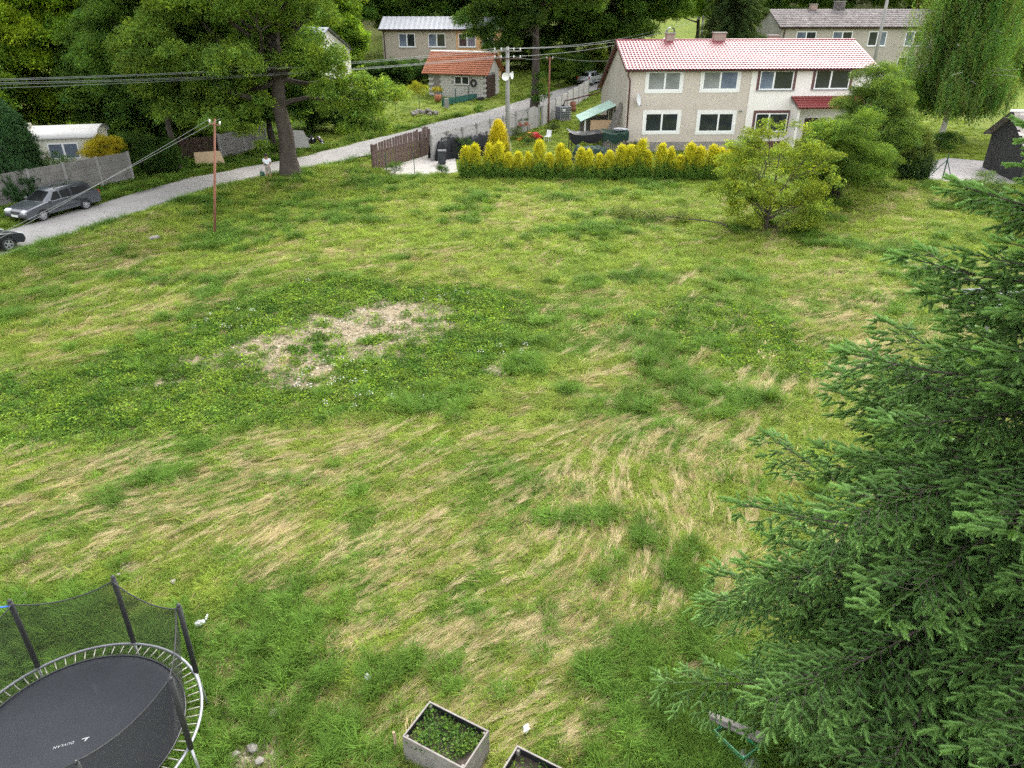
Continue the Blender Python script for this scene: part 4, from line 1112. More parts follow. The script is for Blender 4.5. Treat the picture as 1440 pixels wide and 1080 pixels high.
def window(parent, u, z, w, h, frame=PVC, panes=(GLASS, GLASS), split=0.5, surround=None, sill=None, band=0.16):
    """A two-light window in a wall whose outer face is y = 0: frame standing 3 cm proud of a recess, panes set back."""
    t = bpy.data.objects.new('window', None); COL.objects.link(t); t.parent = parent; t.location = (u, 0, z)
    if surround is not None:
        b = MB()
        for a, c in (((-w / 2 - band, -0.035, -h / 2 - (band if sill is None else 0)), (-w / 2, 0.02, h / 2 + band)), ((w / 2, -0.035, -h / 2 - (band if sill is None else 0)), (w / 2 + band, 0.02, h / 2 + band)), ((-w / 2, -0.035, h / 2), (w / 2, 0.02, h / 2 + band))) + ((((-w / 2, -0.035, -h / 2 - band), (w / 2, 0.02, -h / 2)),) if sill is None else ()):
            b.mm(a, c)
        b.build('surround', surround, t)
    b = MB(); f = 0.085
    xs = -w / 2 + w * split
    b.mm((-w / 2, -0.022, -h / 2), (-w / 2 + f, 0.05, h / 2)); b.mm((w / 2 - f, -0.022, -h / 2), (w / 2, 0.05, h / 2))
    b.mm((-w / 2 + f, -0.022, h / 2 - f), (w / 2 - f, 0.05, h / 2)); b.mm((-w / 2 + f, -0.022, -h / 2), (w / 2 - f, 0.05, -h / 2 + f))
    b.mm((xs - f * 0.75, -0.022, -h / 2 + f), (xs + f * 0.75, 0.05, h / 2 - f))
    b.build('frame', frame, t)
    for (a, c, g) in ((-w / 2 + f, xs - f * 0.75, panes[0]), (xs + f * 0.75, w / 2 - f, panes[1])):
        MB().mm((a, -0.004, -h / 2 + f), (c, 0.004, h / 2 - f)).build('pane', g, t)
    if sill is not None:
        MB().mm((-w / 2 - band, -0.12, -h / 2 - 0.06), (w / 2 + band, 0.02, -h / 2 - 0.003)).build('sill', sill, t)
    return t
def tiled_roof(P0, along, up, L, S, tw, tl, amp=0.03, lift=0.03, sub=4):
    """A roof slope whose surface carries the waves and steps of its tiles. P0: eave corner; along, up: unit vectors; L length, S slope length."""
    b = MB(); along, up = Vector(along), Vector(up); nrm = along.cross(up).normalized()
    nt_ = max(1, round(L / tw)); nr = max(1, round(S / tl))
    us = [i * L / (nt_ * sub) for i in range(nt_ * sub + 1)]
    for k in range(nr):                              # each course of tiles a strip of its own, its lower edge lifted over the one below
        v0, v1 = k * S / nr, (k + 1.06) * S / nr
        b.sheet(lambda u, v: tuple(Vector(P0) + along * u + up * v[0] + nrm * (amp * math.sin(u / L * nt_ * 2 * math.pi) + lift * v[1] + 0.05)), us, [(v0, 1.0), (v0 + 0.012, 1.12), (v1, 0.0)])
    b.sheet(lambda u, v: tuple(Vector(P0) + along * u + up * v - nrm * 0.03), [L, 0], [0, S])
    return b
def gutter(parent, x0, x1, y, z, m):
    b = MB(); n = 6
    prof = [(0.075 * math.cos(math.pi + math.pi * i / n), 0.075 * math.sin(math.pi + math.pi * i / n)) for i in range(n + 1)]
    b.sheet(lambda u, v: (u, y + v[0], z + v[1]), [x0, x1], prof)
    b.sheet(lambda u, v: (u, y + v[0] * 0.86, z + v[1] * 0.86 + 0.004), [x1, x0], prof)
    return b.build('gutter', m, parent, smooth=True)
def chimney(parent, x, y, z0, z1, w, d, m=CHIM, cowl=False):
    t = MB().mm((x - w / 2, y - d / 2, z0), (x + w / 2, y + d / 2, z1)).build('chimney', m, parent)
    MB().mm((x - w / 2 - 0.07, y - d / 2 - 0.07, z1 + 0.002), (x + w / 2 + 0.07, y + d / 2 + 0.07, z1 + 0.08)).build('cap', PLINTH, t)
    if cowl:
        b = MB(); n = 12
        b.sheet(lambda u, v: (x + v[0], y + u, z1 + 0.12 + v[1]), [-d * 0.45, d * 0.45], [(w * 0.5 * math.cos(math.pi * i / n), w * 0.55 * math.sin(math.pi * i / n)) for i in range(n + 1)])
        b.sheet(lambda u, v: (x + v[0] * 0.95, y + u, z1 + 0.11 + v[1] * 0.95), [d * 0.45, -d * 0.45], [(w * 0.5 * math.cos(math.pi * i / n), w * 0.55 * math.sin(math.pi * i / n)) for i in range(n + 1)])
        b.mm((x - w * 0.48, y - d * 0.3, z1 + 0.08), (x - w * 0.42, y + d * 0.3, z1 + 0.14)); b.mm((x + w * 0.42, y - d * 0.3, z1 + 0.08), (x + w * 0.48, y + d * 0.3, z1 + 0.14))
        b.build('cowl', GALV, t, smooth=True)

# --- the red-roofed pair of houses. Local frame: x along the front, y into the house, z up
H_YAW = R(3.0); H_POS = Vector((8.75, 59.4, 0.0)); HW, HD, H_EAVE, H_RIDGE, H_RY, H_BACKZ = 18.7, 12.0, 6.0, 7.55, 4.6, 3.5
house = thing('duplex_house', 'two-storey double house, half beige half cream, under a shiny red tiled roof', 'house', H_POS, H_YAW)
def facade(px, py):
    """u, z on the house front for a photo pixel."""
    d = Vector(ray(px, py)); n = Vector((-math.sin(H_YAW), math.cos(H_YAW), 0))
    t = (H_POS - Vector((0, 0, CAM_H))).dot(n) / d.dot(n)
    q = Vector((0, 0, CAM_H)) + d * t - H_POS
    return q.dot(Vector((math.cos(H_YAW), math.sin(H_YAW), 0))), q.z
mid = HW / 2
def wall_with_holes(x0, x1, z0, z1, holes, y0=0.0, y1=0.30):
    b = MB()
    xs = sorted({x0, x1, *[h[0] for h in holes], *[h[1] for h in holes]})
    for a, c in zip(xs[:-1], xs[1:]):
        cuts = sorted([(h[2], h[3]) for h in holes if h[0] <= a + 1e-6 and h[1] >= c - 1e-6])
        z = z0
        for p, q in cuts:
            if p > z: b.mm((a, y0, z), (c, y1, p))
            z = q
        if z1 > z: b.mm((a, y0, z), (c, y1, z1))
    return b
def win_rect(px0, py0, px1, py1):
    u0, z1 = facade(px0, py0); u1, z0 = facade(px1, py1)
    return u0, u1, z0, z1
wl = [win_rect(*q) for q in ((912, 101, 956, 127), (990, 100, 1036, 126), (908, 159, 952, 185), (984, 159, 1029, 185))]
wr = [win_rect(*q) for q in ((1070, 99, 1113, 126), (1148, 98, 1192, 125), (1063, 159, 1104, 185))]
wall_with_holes(0, mid, 0.75, H_EAVE, wl).build('beige_wall', RENDER_BEIGE, house)
wall_with_holes(mid, HW, 0.75, H_EAVE, wr, -0.06).build('cream_wall', RENDER_CREAM, house)
b = MB(); b.mm((-0.03, -0.05, -0.6), (mid, 0.3, 0.75)); b.build('plinth', PLINTH, house)
b = MB(); b.mm((mid, -0.09, -0.6), (HW + 0.03, 0.3, 0.75)); b.build('plinth', BROWN_TRIM, house)
gab = [(0.3, -0.6), (0.3, H_EAVE), (H_RY, H_RIDGE - 0.05), (HD, H_BACKZ), (HD, -0.6)]
for x0, x1, m in ((0, 0.3, RENDER_GREY), (HW - 0.3, HW, RENDER_CREAM)):
    b = MB(); Mx = Matrix(((0, 1, 0, 0), (1, 0, 0, 0), (0, 0, 1, 0), (0, 0, 0, 1)))
    b.prism(gab, x0, x1, Mx); b.build('gable_wall', m, house)
MB().mm((0.3, HD - 0.3, -0.6), (HW - 0.3, HD, H_BACKZ)).build('back_wall', RENDER_GREY, house)
MB().mm((0.3, 0.35, 2.9), (HW - 0.3, HD - 0.35, 3.05)).build('inner_floor', DARKWOOD, house)
for k, (u0, u1, z0, z1) in enumerate(wl):
    window(house, (u0 + u1) / 2, (z0 + z1) / 2, u1 - u0, z1 - z0, PVC, [(BLIND, BLIND), (BLIND, CURTAIN), (GLASS, GLASS), (GLASS, GLASS)][k], [0.52, 0.5, 0.5, 0.56][k], WHITEWASH, None, 0.2)
for k, (u0, u1, z0, z1) in enumerate(wr):
    t = window(house, (u0 + u1) / 2, (z0 + z1) / 2, u1 - u0, z1 - z0, PVC, [(CURTAIN, GLASS), (GLASS, GLASS), (GLASS, GLASS)][k], [0.42, 0.45, 0.42][k], BROWN_TRIM, ALU, 0.2)
    t.location.y = -0.06
ovh = 0.45
s1 = Vector((0, H_RY + ovh, (H_RIDGE - H_EAVE) * (H_RY + ovh) / H_RY)); ez = H_EAVE - (H_RIDGE - H_EAVE) * ovh / H_RY + 0.12
roof = tiled_roof((-0.3, -ovh, ez), (1, 0, 0), s1.normalized(), HW + 0.6, s1.length, 0.26, 0.38, 0.022, 0.042, 6).build('roof', RED_TILE, house, smooth=True)
s2 = Vector((0, -(HD + 0.4 - H_RY), (H_RIDGE - H_BACKZ) * (HD + 0.4 - H_RY) / (HD - H_RY)))
tiled_roof((HW + 0.3, HD + 0.4, H_RIDGE + 0.12 - s2.z), (-1, 0, 0), s2.normalized(), HW + 0.6, s2.length, 0.26, 0.35, 0.022, 0.03, 4).build('roof', RED_TILE, house, smooth=True)
b = MB(); b.tube([(-0.32, H_RY, H_RIDGE + 0.16), (HW + 0.32, H_RY, H_RIDGE + 0.16)], 0.11, 8); b.build('ridge_cap', RED_TILE, house, smooth=True)
for x in (-0.31, HW + 0.29):
    MB().bar((x, -ovh, ez - 0.05), (x, H_RY, H_RIDGE + 0.05), 0.03, 0.22).build('verge_board', MAROON, house)
    MB().bar((x, HD + 0.4, H_RIDGE - 0.05 - s2.z + 0.1), (x, H_RY + 0.02, H_RIDGE + 0.03), 0.03, 0.26).build('verge_board', DARKWOOD, house)
MB().mm((-0.3, -ovh + 0.02, ez - 0.10), (HW + 0.3, -ovh + 0.05, ez + 0.02)).build('fascia', MAROON, house)
MB().mm((-0.28, -ovh + 0.06, ez - 0.08), (HW + 0.28, -0.08, ez - 0.05)).build('soffit', MAROON, house)
gutter(house, -0.35, HW + 0.35, -ovh - 0.06, ez + 0.0, MAROON)
b = MB(); b.tube([(-0.12, -ovh - 0.06, ez - 0.07), (-0.12, -0.30, ez - 0.35), (0.10, -0.14, ez - 0.75), (0.10, -0.12, 0.2)], 0.055, 8); b.build('downpipe', MAROON, house, smooth=True)
chimney(house, facade(962, 50)[0] + 0.15, H_RY + 0.15, H_RIDGE - 0.3, H_RIDGE + 0.62, 0.66, 0.55, CHIM, True)
chimney(house, facade(1030, 50)[0] + 0.5, H_RY + 0.15, H_RIDGE - 0.3, H_RIDGE + 0.66, 0.95, 0.55)
chimney(house, facade(1110, 52)[0] + 0.9, H_RY + 0.9, H_RIDGE - 0.8, H_RIDGE + 0.42, 0.72, 0.55)
# entrance canopy of the cream half
cu0, cz1 = facade(1112, 136); cu1 = facade(1212, 150)[0]; cz0 = cz1 - 0.62; cdep = 1.75
cs = Vector((0, cdep, cz1 - cz0))
can = tiled_roof((cu0, -0.07 - cdep, cz0), (1, 0, 0), cs.normalized(), cu1 - cu0, cs.length, 0.26, 0.35, 0.02, 0.03, 4).build('canopy', RED_TILE2, house, smooth=True)
b = MB(); b.prism([(-0.07, cz1 - 0.02), (-0.07 - cdep, cz0 - 0.02), (-0.07 - cdep, cz0 - 0.14), (-0.07, cz1 - 0.14)], cu0 - 0.02, cu0 + 0.02, Matrix(((0, 1, 0, 0), (1, 0, 0, 0), (0, 0, 1, 0), (0, 0, 0, 1)))); b.build('canopy_edge', OLDWOOD, can)
MB().mm((cu0 + 0.05, -0.09 - cdep, cz1 - 0.02 + 0.06), (cu1, -0.06, cz1 + 0.04)).build('flashing', MAROON, can) if False else None
b = MB(); b.mm((cu0 + 0.12, -1.5, 0.0), (cu0 + 0.30, -0.07, cz0 + 0.12)); b.build('porch_wall', RENDER_CREAM, house)
b = MB(); b.mm((cu0 + 1.4, -0.10, 0.35), (cu0 + 2.45, -0.065, 2.45)); d_ = b.build('door', DARKWOOD, house)
b = MB(); b.box((cu0 + 1.55, -0.14, 1.4), (0.14, 0.05, 0.03)); b.build('handle', GALV, d_)
b = MB(); b.mm((cu1 - 0.25, -0.06 - cdep, 0.0), (cu1 - 0.12, -0.06 - cdep + 0.13, cz0)); b.build('porch_post', DARKWOOD, house)
# satellite dish and lamp on the beige wall
du, dz = facade(896, 141)
dish = thing('satellite_dish', 'white satellite dish fixed to the beige house wall', 'dish', H_POS + Vector((math.cos(H_YAW) * du, math.sin(H_YAW) * du, dz)), H_YAW)
b = MB(); Mt = Matrix.Translation((-0.05, -0.45, 0.05)) @ Euler((R(78), 0, R(58))).to_matrix().to_4x4()
b.lathe([(0.0, 0.0)] + [(0.44 * k / 6, 0.10 * (k / 6) ** 2) for k in range(1, 7)] + [(0.43, 0.085)] + [(0.44 * k / 6, 0.10 * (k / 6) ** 2 - 0.015) for k in range(5, 0, -1)], 20, Mt)
b.build('reflector', WHITEMETAL, dish, smooth=True)
b = MB(); b.tube([(-0.05, 0.0, -0.1), (-0.05, -0.25, -0.1), (-0.05, -0.42, 0.0)], 0.022, 6); b.build('bracket', GALV, dish, smooth=True)
b = MB(); b.tube([(0.0, -0.50, -0.30), (0.62, -0.72, -0.24)], 0.012, 6); b.tube([(0.58, -0.70, -0.25), (0.70, -0.75, -0.22)], 0.035, 8); b.build('feed_arm', GALV, dish, smooth=True)
lu, lz = facade(1041, 155)
lamp = thing('wall_lamp', 'small floodlight on the house wall where beige meets cream', 'lamp', H_POS + Vector((math.cos(H_YAW) * lu, math.sin(H_YAW) * lu, lz)), H_YAW)
MB().mm((-0.03, -0.2, -0.03), (0.03, 0.0, 0.03)).build('bracket', BLACKWOOD, lamp); MB().box((-0.05, -0.26, -0.02), (0.2, 0.12, 0.15), (0.4, 0, 0)).build('lamp_head', GALV, lamp, bevel=0.02)

# --- plain two-storey blocks farther off
def far_house(label, px, D, zb, W, dep, eave, ridge, wall, roofm, wins, yaw=0.0, lower=None, tile=(0.4, 0.5, 0.02, 0.02), gablem=None, name='far_house', walls=None):
    p = atD(px, 100, D)
    t = thing(name, label, 'house', (p.x, D, zb), yaw)
    rows = [(a, b_, c, d) for (a, b_, c, d, _) in wins]
    for (x0, x1, m) in (walls or [(0, W, wall)]):
        wall_with_holes(x0, x1, -1.5, eave, [h for h in rows if x0 <= h[0] < x1]).build('wall', m, t)
    Mx = Matrix(((0, 1, 0, 0), (1, 0, 0, 0), (0, 0, 1, 0), (0, 0, 0, 1)))
    g = [(0.3, -1.5), (0.3, eave), (dep / 2, ridge - 0.05), (dep, eave), (dep, -1.5)]
    for x0 in (0, W - 0.3):
        MB().prism(g, x0, x0 + 0.3, Mx).build('gable_wall', gablem or wall, t)
    MB().mm((0.3, dep - 0.3, -1.5), (W - 0.3, dep, eave)).build('back_wall', wall, t)
    o = 0.4; sl = Vector((0, dep / 2 + o, (ridge - eave) * (dep / 2 + o) / (dep / 2))); e = ridge - sl.z + 0.1
    tiled_roof((-0.35, -o, e), (1, 0, 0), sl.normalized(), W + 0.7, sl.length, *tile, 4).build('roof', roofm, t, smooth=True)
    sl2 = Vector((0, -sl.y, sl.z))
    tiled_roof((W + 0.35, dep + o, e), (-1, 0, 0), sl2.normalized(), W + 0.7, sl2.length, *tile, 2).build('roof', roofm, t, smooth=True)
    MB().mm((-0.33, -o + 0.01, e - 0.16), (W + 0.33, -o + 0.05, e + 0.01)).build('fascia', DARKWOOD, t)
    gutter(t, -0.35, W + 0.35, -o - 0.05, e - 0.02, DARKWOOD)
    for (x0, x1, z0, z1, gl) in wins:
        window(t, (x0 + x1) / 2, (z0 + z1) / 2, x1 - x0, z1 - z0, PVC, gl, 0.5, None, WHITEMETAL, 0.05)
    return t
C, Gl = CURTAIN, GLASS
bh = far_house('beige two-storey house with pale metal roof behind the orange-roofed garage', 541, 99, 1.25, 14.5, 8, 5.9, 7.05, RENDER_TAN, SILVER,
    [(2.0, 4.0, 3.95, 5.45, (C, Gl)), (5.6, 7.7, 3.95, 5.45, (C, Gl)), (9.3, 11.4, 3.95, 5.45, (Gl, C)), (2.1, 4.1, 1.0, 2.4, (Gl, Gl)), (5.8, 7.7, 1.0, 2.4, (Gl, Gl)), (12.2, 13.6, 3.95, 5.45, (Gl, C))],
    tile=(0.6, 0.4, 0.012, 0.015), walls=[(0, 9.0, RENDER_TAN), (9.0, 14.5, RENDER_ORANGE)])
MB().tube([(0.25, -0.35, 5.7), (0.25, -0.12, 5.3), (0.25, -0.12, 0)], 0.06, 6).build('downpipe', DARKWOOD, bh)
gh = far_house('grey rendered house with mossy dark roof behind the red-roofed house', 1090, 97, 2.3, 20, 9, 5.2, 6.85, RENDER_GREY, ETERNIT,
    [(1.9, 4.3, 3.1, 4.7, (C, Gl)), (6.3, 8.7, 3.1, 4.7, (C, Gl)), (10.7, 12.9, 3.1, 4.7, (Gl, C)), (15.2, 17.3, 3.1, 4.7, (C, Gl)), (14.9, 17.2, 0.3, 1.9, (Gl, C)), (6.3, 8.6, 0.3, 1.9, (Gl, Gl))], yaw=R(2), tile=(0.35, 0.6, 0.03, 0.03), gablem=mat('patchy_white_gable', (0.50, 0.48, 0.45), (0.36, 0.34, 0.31), 0.95, 0.8, 0.3, 15, stain=((0.28, 0.26, 0.23), 0.9, 0.55)))
chimney(gh, 5.2, 4.5, 6.4, 7.5, 0.8, 0.6); chimney(gh, 8.4, 4.5, 6.4, 7.8, 1.2, 0.6, ETERNIT)
MB().tube([(0.35, -0.35, 5.0), (0.35, -0.14, 4.5), (0.35, -0.14, 0)], 0.07, 6).build('downpipe', DARKWOOD, gh)
wh = far_house('white gabled house half hidden behind the ash tree', 352, 80, 0.8, 6.3, 10, 4.8, 7.0, RENDER_CREAM, SILVER, [(1.2, 3.0, 3.0, 4.3, (Gl, Gl))], yaw=R(-14), tile=(0.6, 0.4, 0.012, 0.015))

# --- the garage with the orange tiled roof
gar_p = G(610, 148)
gar = thing('garage', 'small white block garage with orange clay tile roof beside the road', 'garage', (-9.0, 85.2, 1.15), R(-19))
GW, GD, GE, GR = 6.5, 4.4, 2.6, 4.25
BLOCK = mat('whitewashed_blocks', (0.56, 0.54, 0.50), (0.42, 0.40, 0.37), 0.95, 1.5, 0.4, 15, stain=((0.28, 0.26, 0.235), 1.4, 0.6))
MORTAR = mat('grey_mortar', (0.30, 0.285, 0.26), None, 0.95, 4, 0.4)
MB().mm((0.06, 0.06, -0.4), (GW - 0.06, GD - 0.06, GE)).build('core_wall', MORTAR, gar)
blk = MB().box((0, 0, 0), (0.57, 0.07, 0.235)).mesh('block', BLOCK)
endb = MB().box((0, 0, 0), (0.07, 0.57, 0.235)).mesh('block', BLOCK)
holes = [(3.0, 4.75, 1.25, 2.15), (0.55, 1.35, -0.4, 2.2)]
for r_ in range(12):
    z = -0.26 + r_ * 0.25
    for k in range(12):
        x = 0.29 + k * 0.6 - (0.3 if r_ % 2 else 0)
        if x < 0.2 or x > GW - 0.2: continue
        if any(h[0] - 0.1 < x < h[1] + 0.1 and h[2] - 0.1 < z < h[3] + 0.1 for h in holes): continue
        o = bpy.data.objects.new('block', blk); COL.objects.link(o); o.parent = gar; o.location = (x, 0.03 + random.uniform(-0.006, 0.006), z); o.rotation_euler = (random.gauss(0, 0.006), 0, random.gauss(0, 0.008))
    for k in range(8):
        y = 0.29 + k * 0.6 - (0.3 if r_ % 2 else 0)
        if y < 0.2 or y > GD - 0.2 or (0.35 < y < 3.1 and z < 2.3): continue
        o = bpy.data.objects.new('block', endb); COL.objects.link(o); o.parent = gar; o.location = (GW - 0.03 + random.uniform(-0.006, 0.006), y, z)
Mx = Matrix(((0, 1, 0, 0), (1, 0, 0, 0), (0, 0, 1, 0), (0, 0, 0, 1)))
for x0, x1 in ((0.0, 0.12), (GW - 0.12, GW)):
    MB().prism([(0, GE), (GD / 2, GR - 0.1), (GD, GE)], x0, x1, Mx).build('gable', BLOCK, gar)
gs = Vector((0, GD / 2 + 0.5, (GR - GE) * (GD / 2 + 0.5) / (GD / 2))); ge = GR - gs.z + 0.06
groof = tiled_roof((-0.55, -0.5, ge), (1, 0, 0), gs.normalized(), GW + 1.1, gs.length, 0.24, 0.30, 0.03, 0.045, 5).build('roof', CLAY, gar, smooth=True)
gs2 = Vector((0, -gs.y, gs.z)); tiled_roof((GW + 0.55, GD + 0.5, ge), (-1, 0, 0), gs2.normalized(), GW + 1.1, gs2.length, 0.24, 0.30, 0.03, 0.045, 4).build('roof', CLAY, gar, smooth=True)
MB().tube([(-0.56, GD / 2, GR + 0.07), (GW + 0.56, GD / 2, GR + 0.07)], 0.12, 8).build('ridge_cap', WHITEWASH, groof, smooth=True)
window(gar, 3.87, 1.7, 1.7, 0.85, PVC, (GLASS, GLASS))
d_ = MB().mm((0.6, -0.01, -0.4), (1.3, 0.08, 1.9)).build('door', OLDWOOD, gar); MB().box((1.2, -0.04, 0.9), (0.05, 0.05, 0.14)).build('handle', GALV, d_)
for k in range(2):
    d_ = MB().mm((GW - 0.03, 0.45 + k * 1.3, -0.4), (GW + 0.06, 1.72 + k * 1.3, 2.15)).build('garage_door', DARKWOOD, gar)
    for q in range(4): MB().mm((GW + 0.062, 0.52 + k * 1.3 + q * 0.3, -0.35), (GW + 0.075, 0.77 + k * 1.3 + q * 0.3, 2.1)).build('plank', DARKWOOD, d_)

# --- mobile home behind the wall
mh = thing('mobile_home', 'pale panelled mobile home with barrel roof behind the concrete wall', 'caravan', (-35.3, 49.9, 0.0), R(13))
CREAMPANEL = mat('cream_caravan_panel', (0.56, 0.54, 0.45), (0.50, 0.48, 0.40), 0.6, 1.5, 0.1, fine=0.06)
ML, MW_ = 7.4, 3.0
wall_with_holes(0, ML, 0.4, 2.5, [(1.4, 3.0, 1.1, 2.15), (4.3, 6.2, 1.1, 2.15)], 0, 0.1).build('front_wall', CREAMPANEL, mh)
for x in (0, ML - 0.1): MB().mm((x, 0.1, 0.4), (x + 0.1, MW_, 2.5)).build('end_wall', CREAMPANEL, mh)
MB().mm((0.1, MW_ - 0.1, 0.4), (ML - 0.1, MW_, 2.5)).build('back_wall', CREAMPANEL, mh)
for k in range(6): MB().mm((0, -0.012, 0.45 + k * 0.34), (1.38 if 0.8 < 0.45 + k * 0.34 < 2.2 else ML, -0.001, 0.75 + k * 0.34)).build('cladding', CREAMPANEL, mh)
b = MB(); prof = [(MW_ / 2 - (MW_ / 2 + 0.15) * math.cos(math.pi * k / 12), 2.5 + 0.55 * math.sin(math.pi * k / 12)) for k in range(13)]
b.sheet(lambda u, v: (u, v[0], v[1]), [-0.15, ML + 0.15], prof); b.sheet(lambda u, v: (u, v[0], v[1] - 0.06), [ML + 0.15, -0.15], prof)
mr_ = b.build('roof', mat('dull_white_roof_sheet', (0.52, 0.51, 0.49), (0.42, 0.41, 0.40), 0.6, 0.8, 0.1, fine=0.08), mh, smooth=True)
MB().mm((3.1, 0.7, 2.85), (3.4, 1.0, 3.35)).build('vent', CREAMPANEL, mr_)
for u in (0, ML - 0.1): MB().prism([(p[0], p[1] - 0.06) for p in prof], u, u + 0.1, Mx).build('end_panel', CREAMPANEL, mh)
for u, w in ((2.2, 1.6), (5.25, 1.9)): window(mh, u, 1.625, w, 1.05, PVC, (CURTAIN, CURTAIN))

# --- the lean-to beside the house and the open shed
lt = thing('lean_to_shed', 'small lean-to shed with pale green sheet roof beside the house gable', 'shed', (H_POS.x - 2.75, H_POS.y + 4.4, 0.0), H_YAW)
GREEN_SHEET = mat('pale_green_corrugated_sheet', (0.40, 0.55, 0.47), (0.33, 0.47, 0.40), 0.5, 1.2, 0.1, fine=0.08)
PLY = mat('raw_tan_board', (0.56, 0.39, 0.235), (0.48, 0.33, 0.20), 0.85, 1.5, 0.2, 20)
for x in (0.0, 2.3):
    for y in (0, 2.8): MB().mm((x, y, -0.1), (x + 0.12, y + 0.12, 1.75 + x * 0.42)).build('post', WHITEMETAL if y == 0 and x == 0 else OLDWOOD, lt)
MB().mm((0.5, 0.02, 0.0), (2.3, 0.06, 1.75)).build('board_panel', PLY, lt)
MB().mm((0.13, 2.85, 0.0), (2.3, 2.9, 1.75)).build('back_panel', OLDWOOD, lt)
b = MB(); us = [i * 3.4 / 68 for i in range(69)]
b.sheet(lambda u, v: (-0.35 + v * 2.95, -0.25 + u, 1.70 + v * 1.25 + 0.02 * math.sin(u * 2 * math.pi / 0.15)), us, [0, 0.5, 1.0])
b.sheet(lambda u, v: (-0.35 + v * 2.95, -0.25 + u, 1.66 + v * 1.25 + 0.02 * math.sin(u * 2 * math.pi / 0.15)), us[::-1], [0, 0.5, 1.0])
b.build('roof', GREEN_SHEET, lt, smooth=True)
for k in range(7):
    o = thing('leaning_plank', 'long weathered plank leaning on the house gable above the lean-to shed', 'plank', (0, 0, 0), group='planks leaning on the gable')
    MB().bar((H_POS.x - 1.15 - 0.05 * k, H_POS.y + 1.0 + k * 0.3, 0.0), (H_POS.x - 0.02, H_POS.y + 1.6 + k * 0.24, 3.4 + 0.2 * math.sin(k * 2.1)), 0.05, 0.17).build('board', OLDWOOD, o)

os_ = thing('open_shed', 'open black-boarded shed with grey shingle roof at the edge of the gravel yard', 'shed', (33.2, 48.8, 0.0), R(-6))
SHINGLE = [mat('grey_shingle_%s' % n, c, tuple(q * 0.72 for q in c), 0.9, 2, 0.4, 12, fine=0.2) for n, c in (('pale', (0.40, 0.36, 0.33)), ('mid', (0.30, 0.265, 0.24)), ('dark', (0.215, 0.19, 0.175)))]
SW, SD = 7.0, 5.0
for x in (0.0, SW - 0.14):
    for y in (0.0, SD - 0.14): MB().mm((x, y, -0.1), (x + 0.14, y + 0.14, 2.35)).build('post', BLACKWOOD, os_)
bd = MB().box((0, 0, 0), (0.03, 0.235, 2.4)).mesh('board', BLACKWOOD)
for k in range(20):
    o = bpy.data.objects.new('board', bd); COL.objects.link(o); o.parent = os_; o.location = (-0.02, 0.14 + k * 0.25, 1.15); o.rotation_euler = (0, random.gauss(0, 0.01), 0)
bd2 = MB().box((0, 0, 0), (0.235, 0.03, 2.4)).mesh('board', BLACKWOOD)
for k in range(28):
    o = bpy.data.objects.new('board', bd2); COL.objects.link(o); o.parent = os_; o.location = (0.13 + k * 0.25, SD + 0.02, 1.15)
sr = 4.1; ss = Vector((0, SD / 2 + 0.3, sr - 2.30)); su = ss.normalized(); sn = Vector((1, 0, 0)).cross(su)
b = MB(); b.sheet(lambda u, v: tuple(Vector((u, -0.3, 2.30)) + su * v - sn * 0.03), [-0.5, SW + 0.5], [0, ss.length]); b.sheet(lambda u, v: tuple(Vector((u, -0.3, 2.30)) + su * v - sn * 0.08), [SW + 0.5, -0.5], [0, ss.length])
sroof = b.build('roof', BLACKWOOD, os_)
ss2 = Vector((0, -ss.y, ss.z)).normalized()
b = MB(); b.sheet(lambda u, v: tuple(Vector((u, SD + 0.3, 2.30)) + ss2 * v), [SW + 0.5, -0.5], [0, ss.length]); b.sheet(lambda u, v: tuple(Vector((u, SD + 0.3, 2.22)) + ss2 * v), [-0.5, SW + 0.5], [0, ss.length]); b.build('roof_slope', SHINGLE[2], os_)
MB().prism([(0.05, 2.30), (SD / 2, sr - 0.12), (SD - 0.05, 2.30)], -0.05, 0.0, Mx).build('gable', BLACKWOOD, os_)
MB().tube([(-0.52, SD / 2, sr + 0.05), (SW + 0.52, SD / 2, sr + 0.05)], 0.09, 6).build('ridge_cap', WHITEWASH, os_)
shm = [MB().box((0, 0, 0), (0.32, 0.36, 0.02)).mesh('shingle', q) for q in SHINGLE]
ang = math.atan2(su.z, su.y)
for r_ in range(int(ss.length / 0.27)):
    for k in range(int((SW + 1.0) / 0.34)):
        if k > 12 and r_ >= 0 and k > 14: continue
        p_ = Vector((-0.5 + 0.17 + k * 0.34 + (0.17 if r_ % 2 else 0), -0.3, 2.30)) + su * (0.14 + r_ * 0.27) + sn * 0.012
        o = bpy.data.objects.new('shingle', shm[random.choice((0, 0, 1, 1, 2))]); COL.objects.link(o); o.parent = sroof; o.location = p_; o.rotation_euler = (ang - 0.045, random.gauss(0, 0.01), random.gauss(0, 0.015))
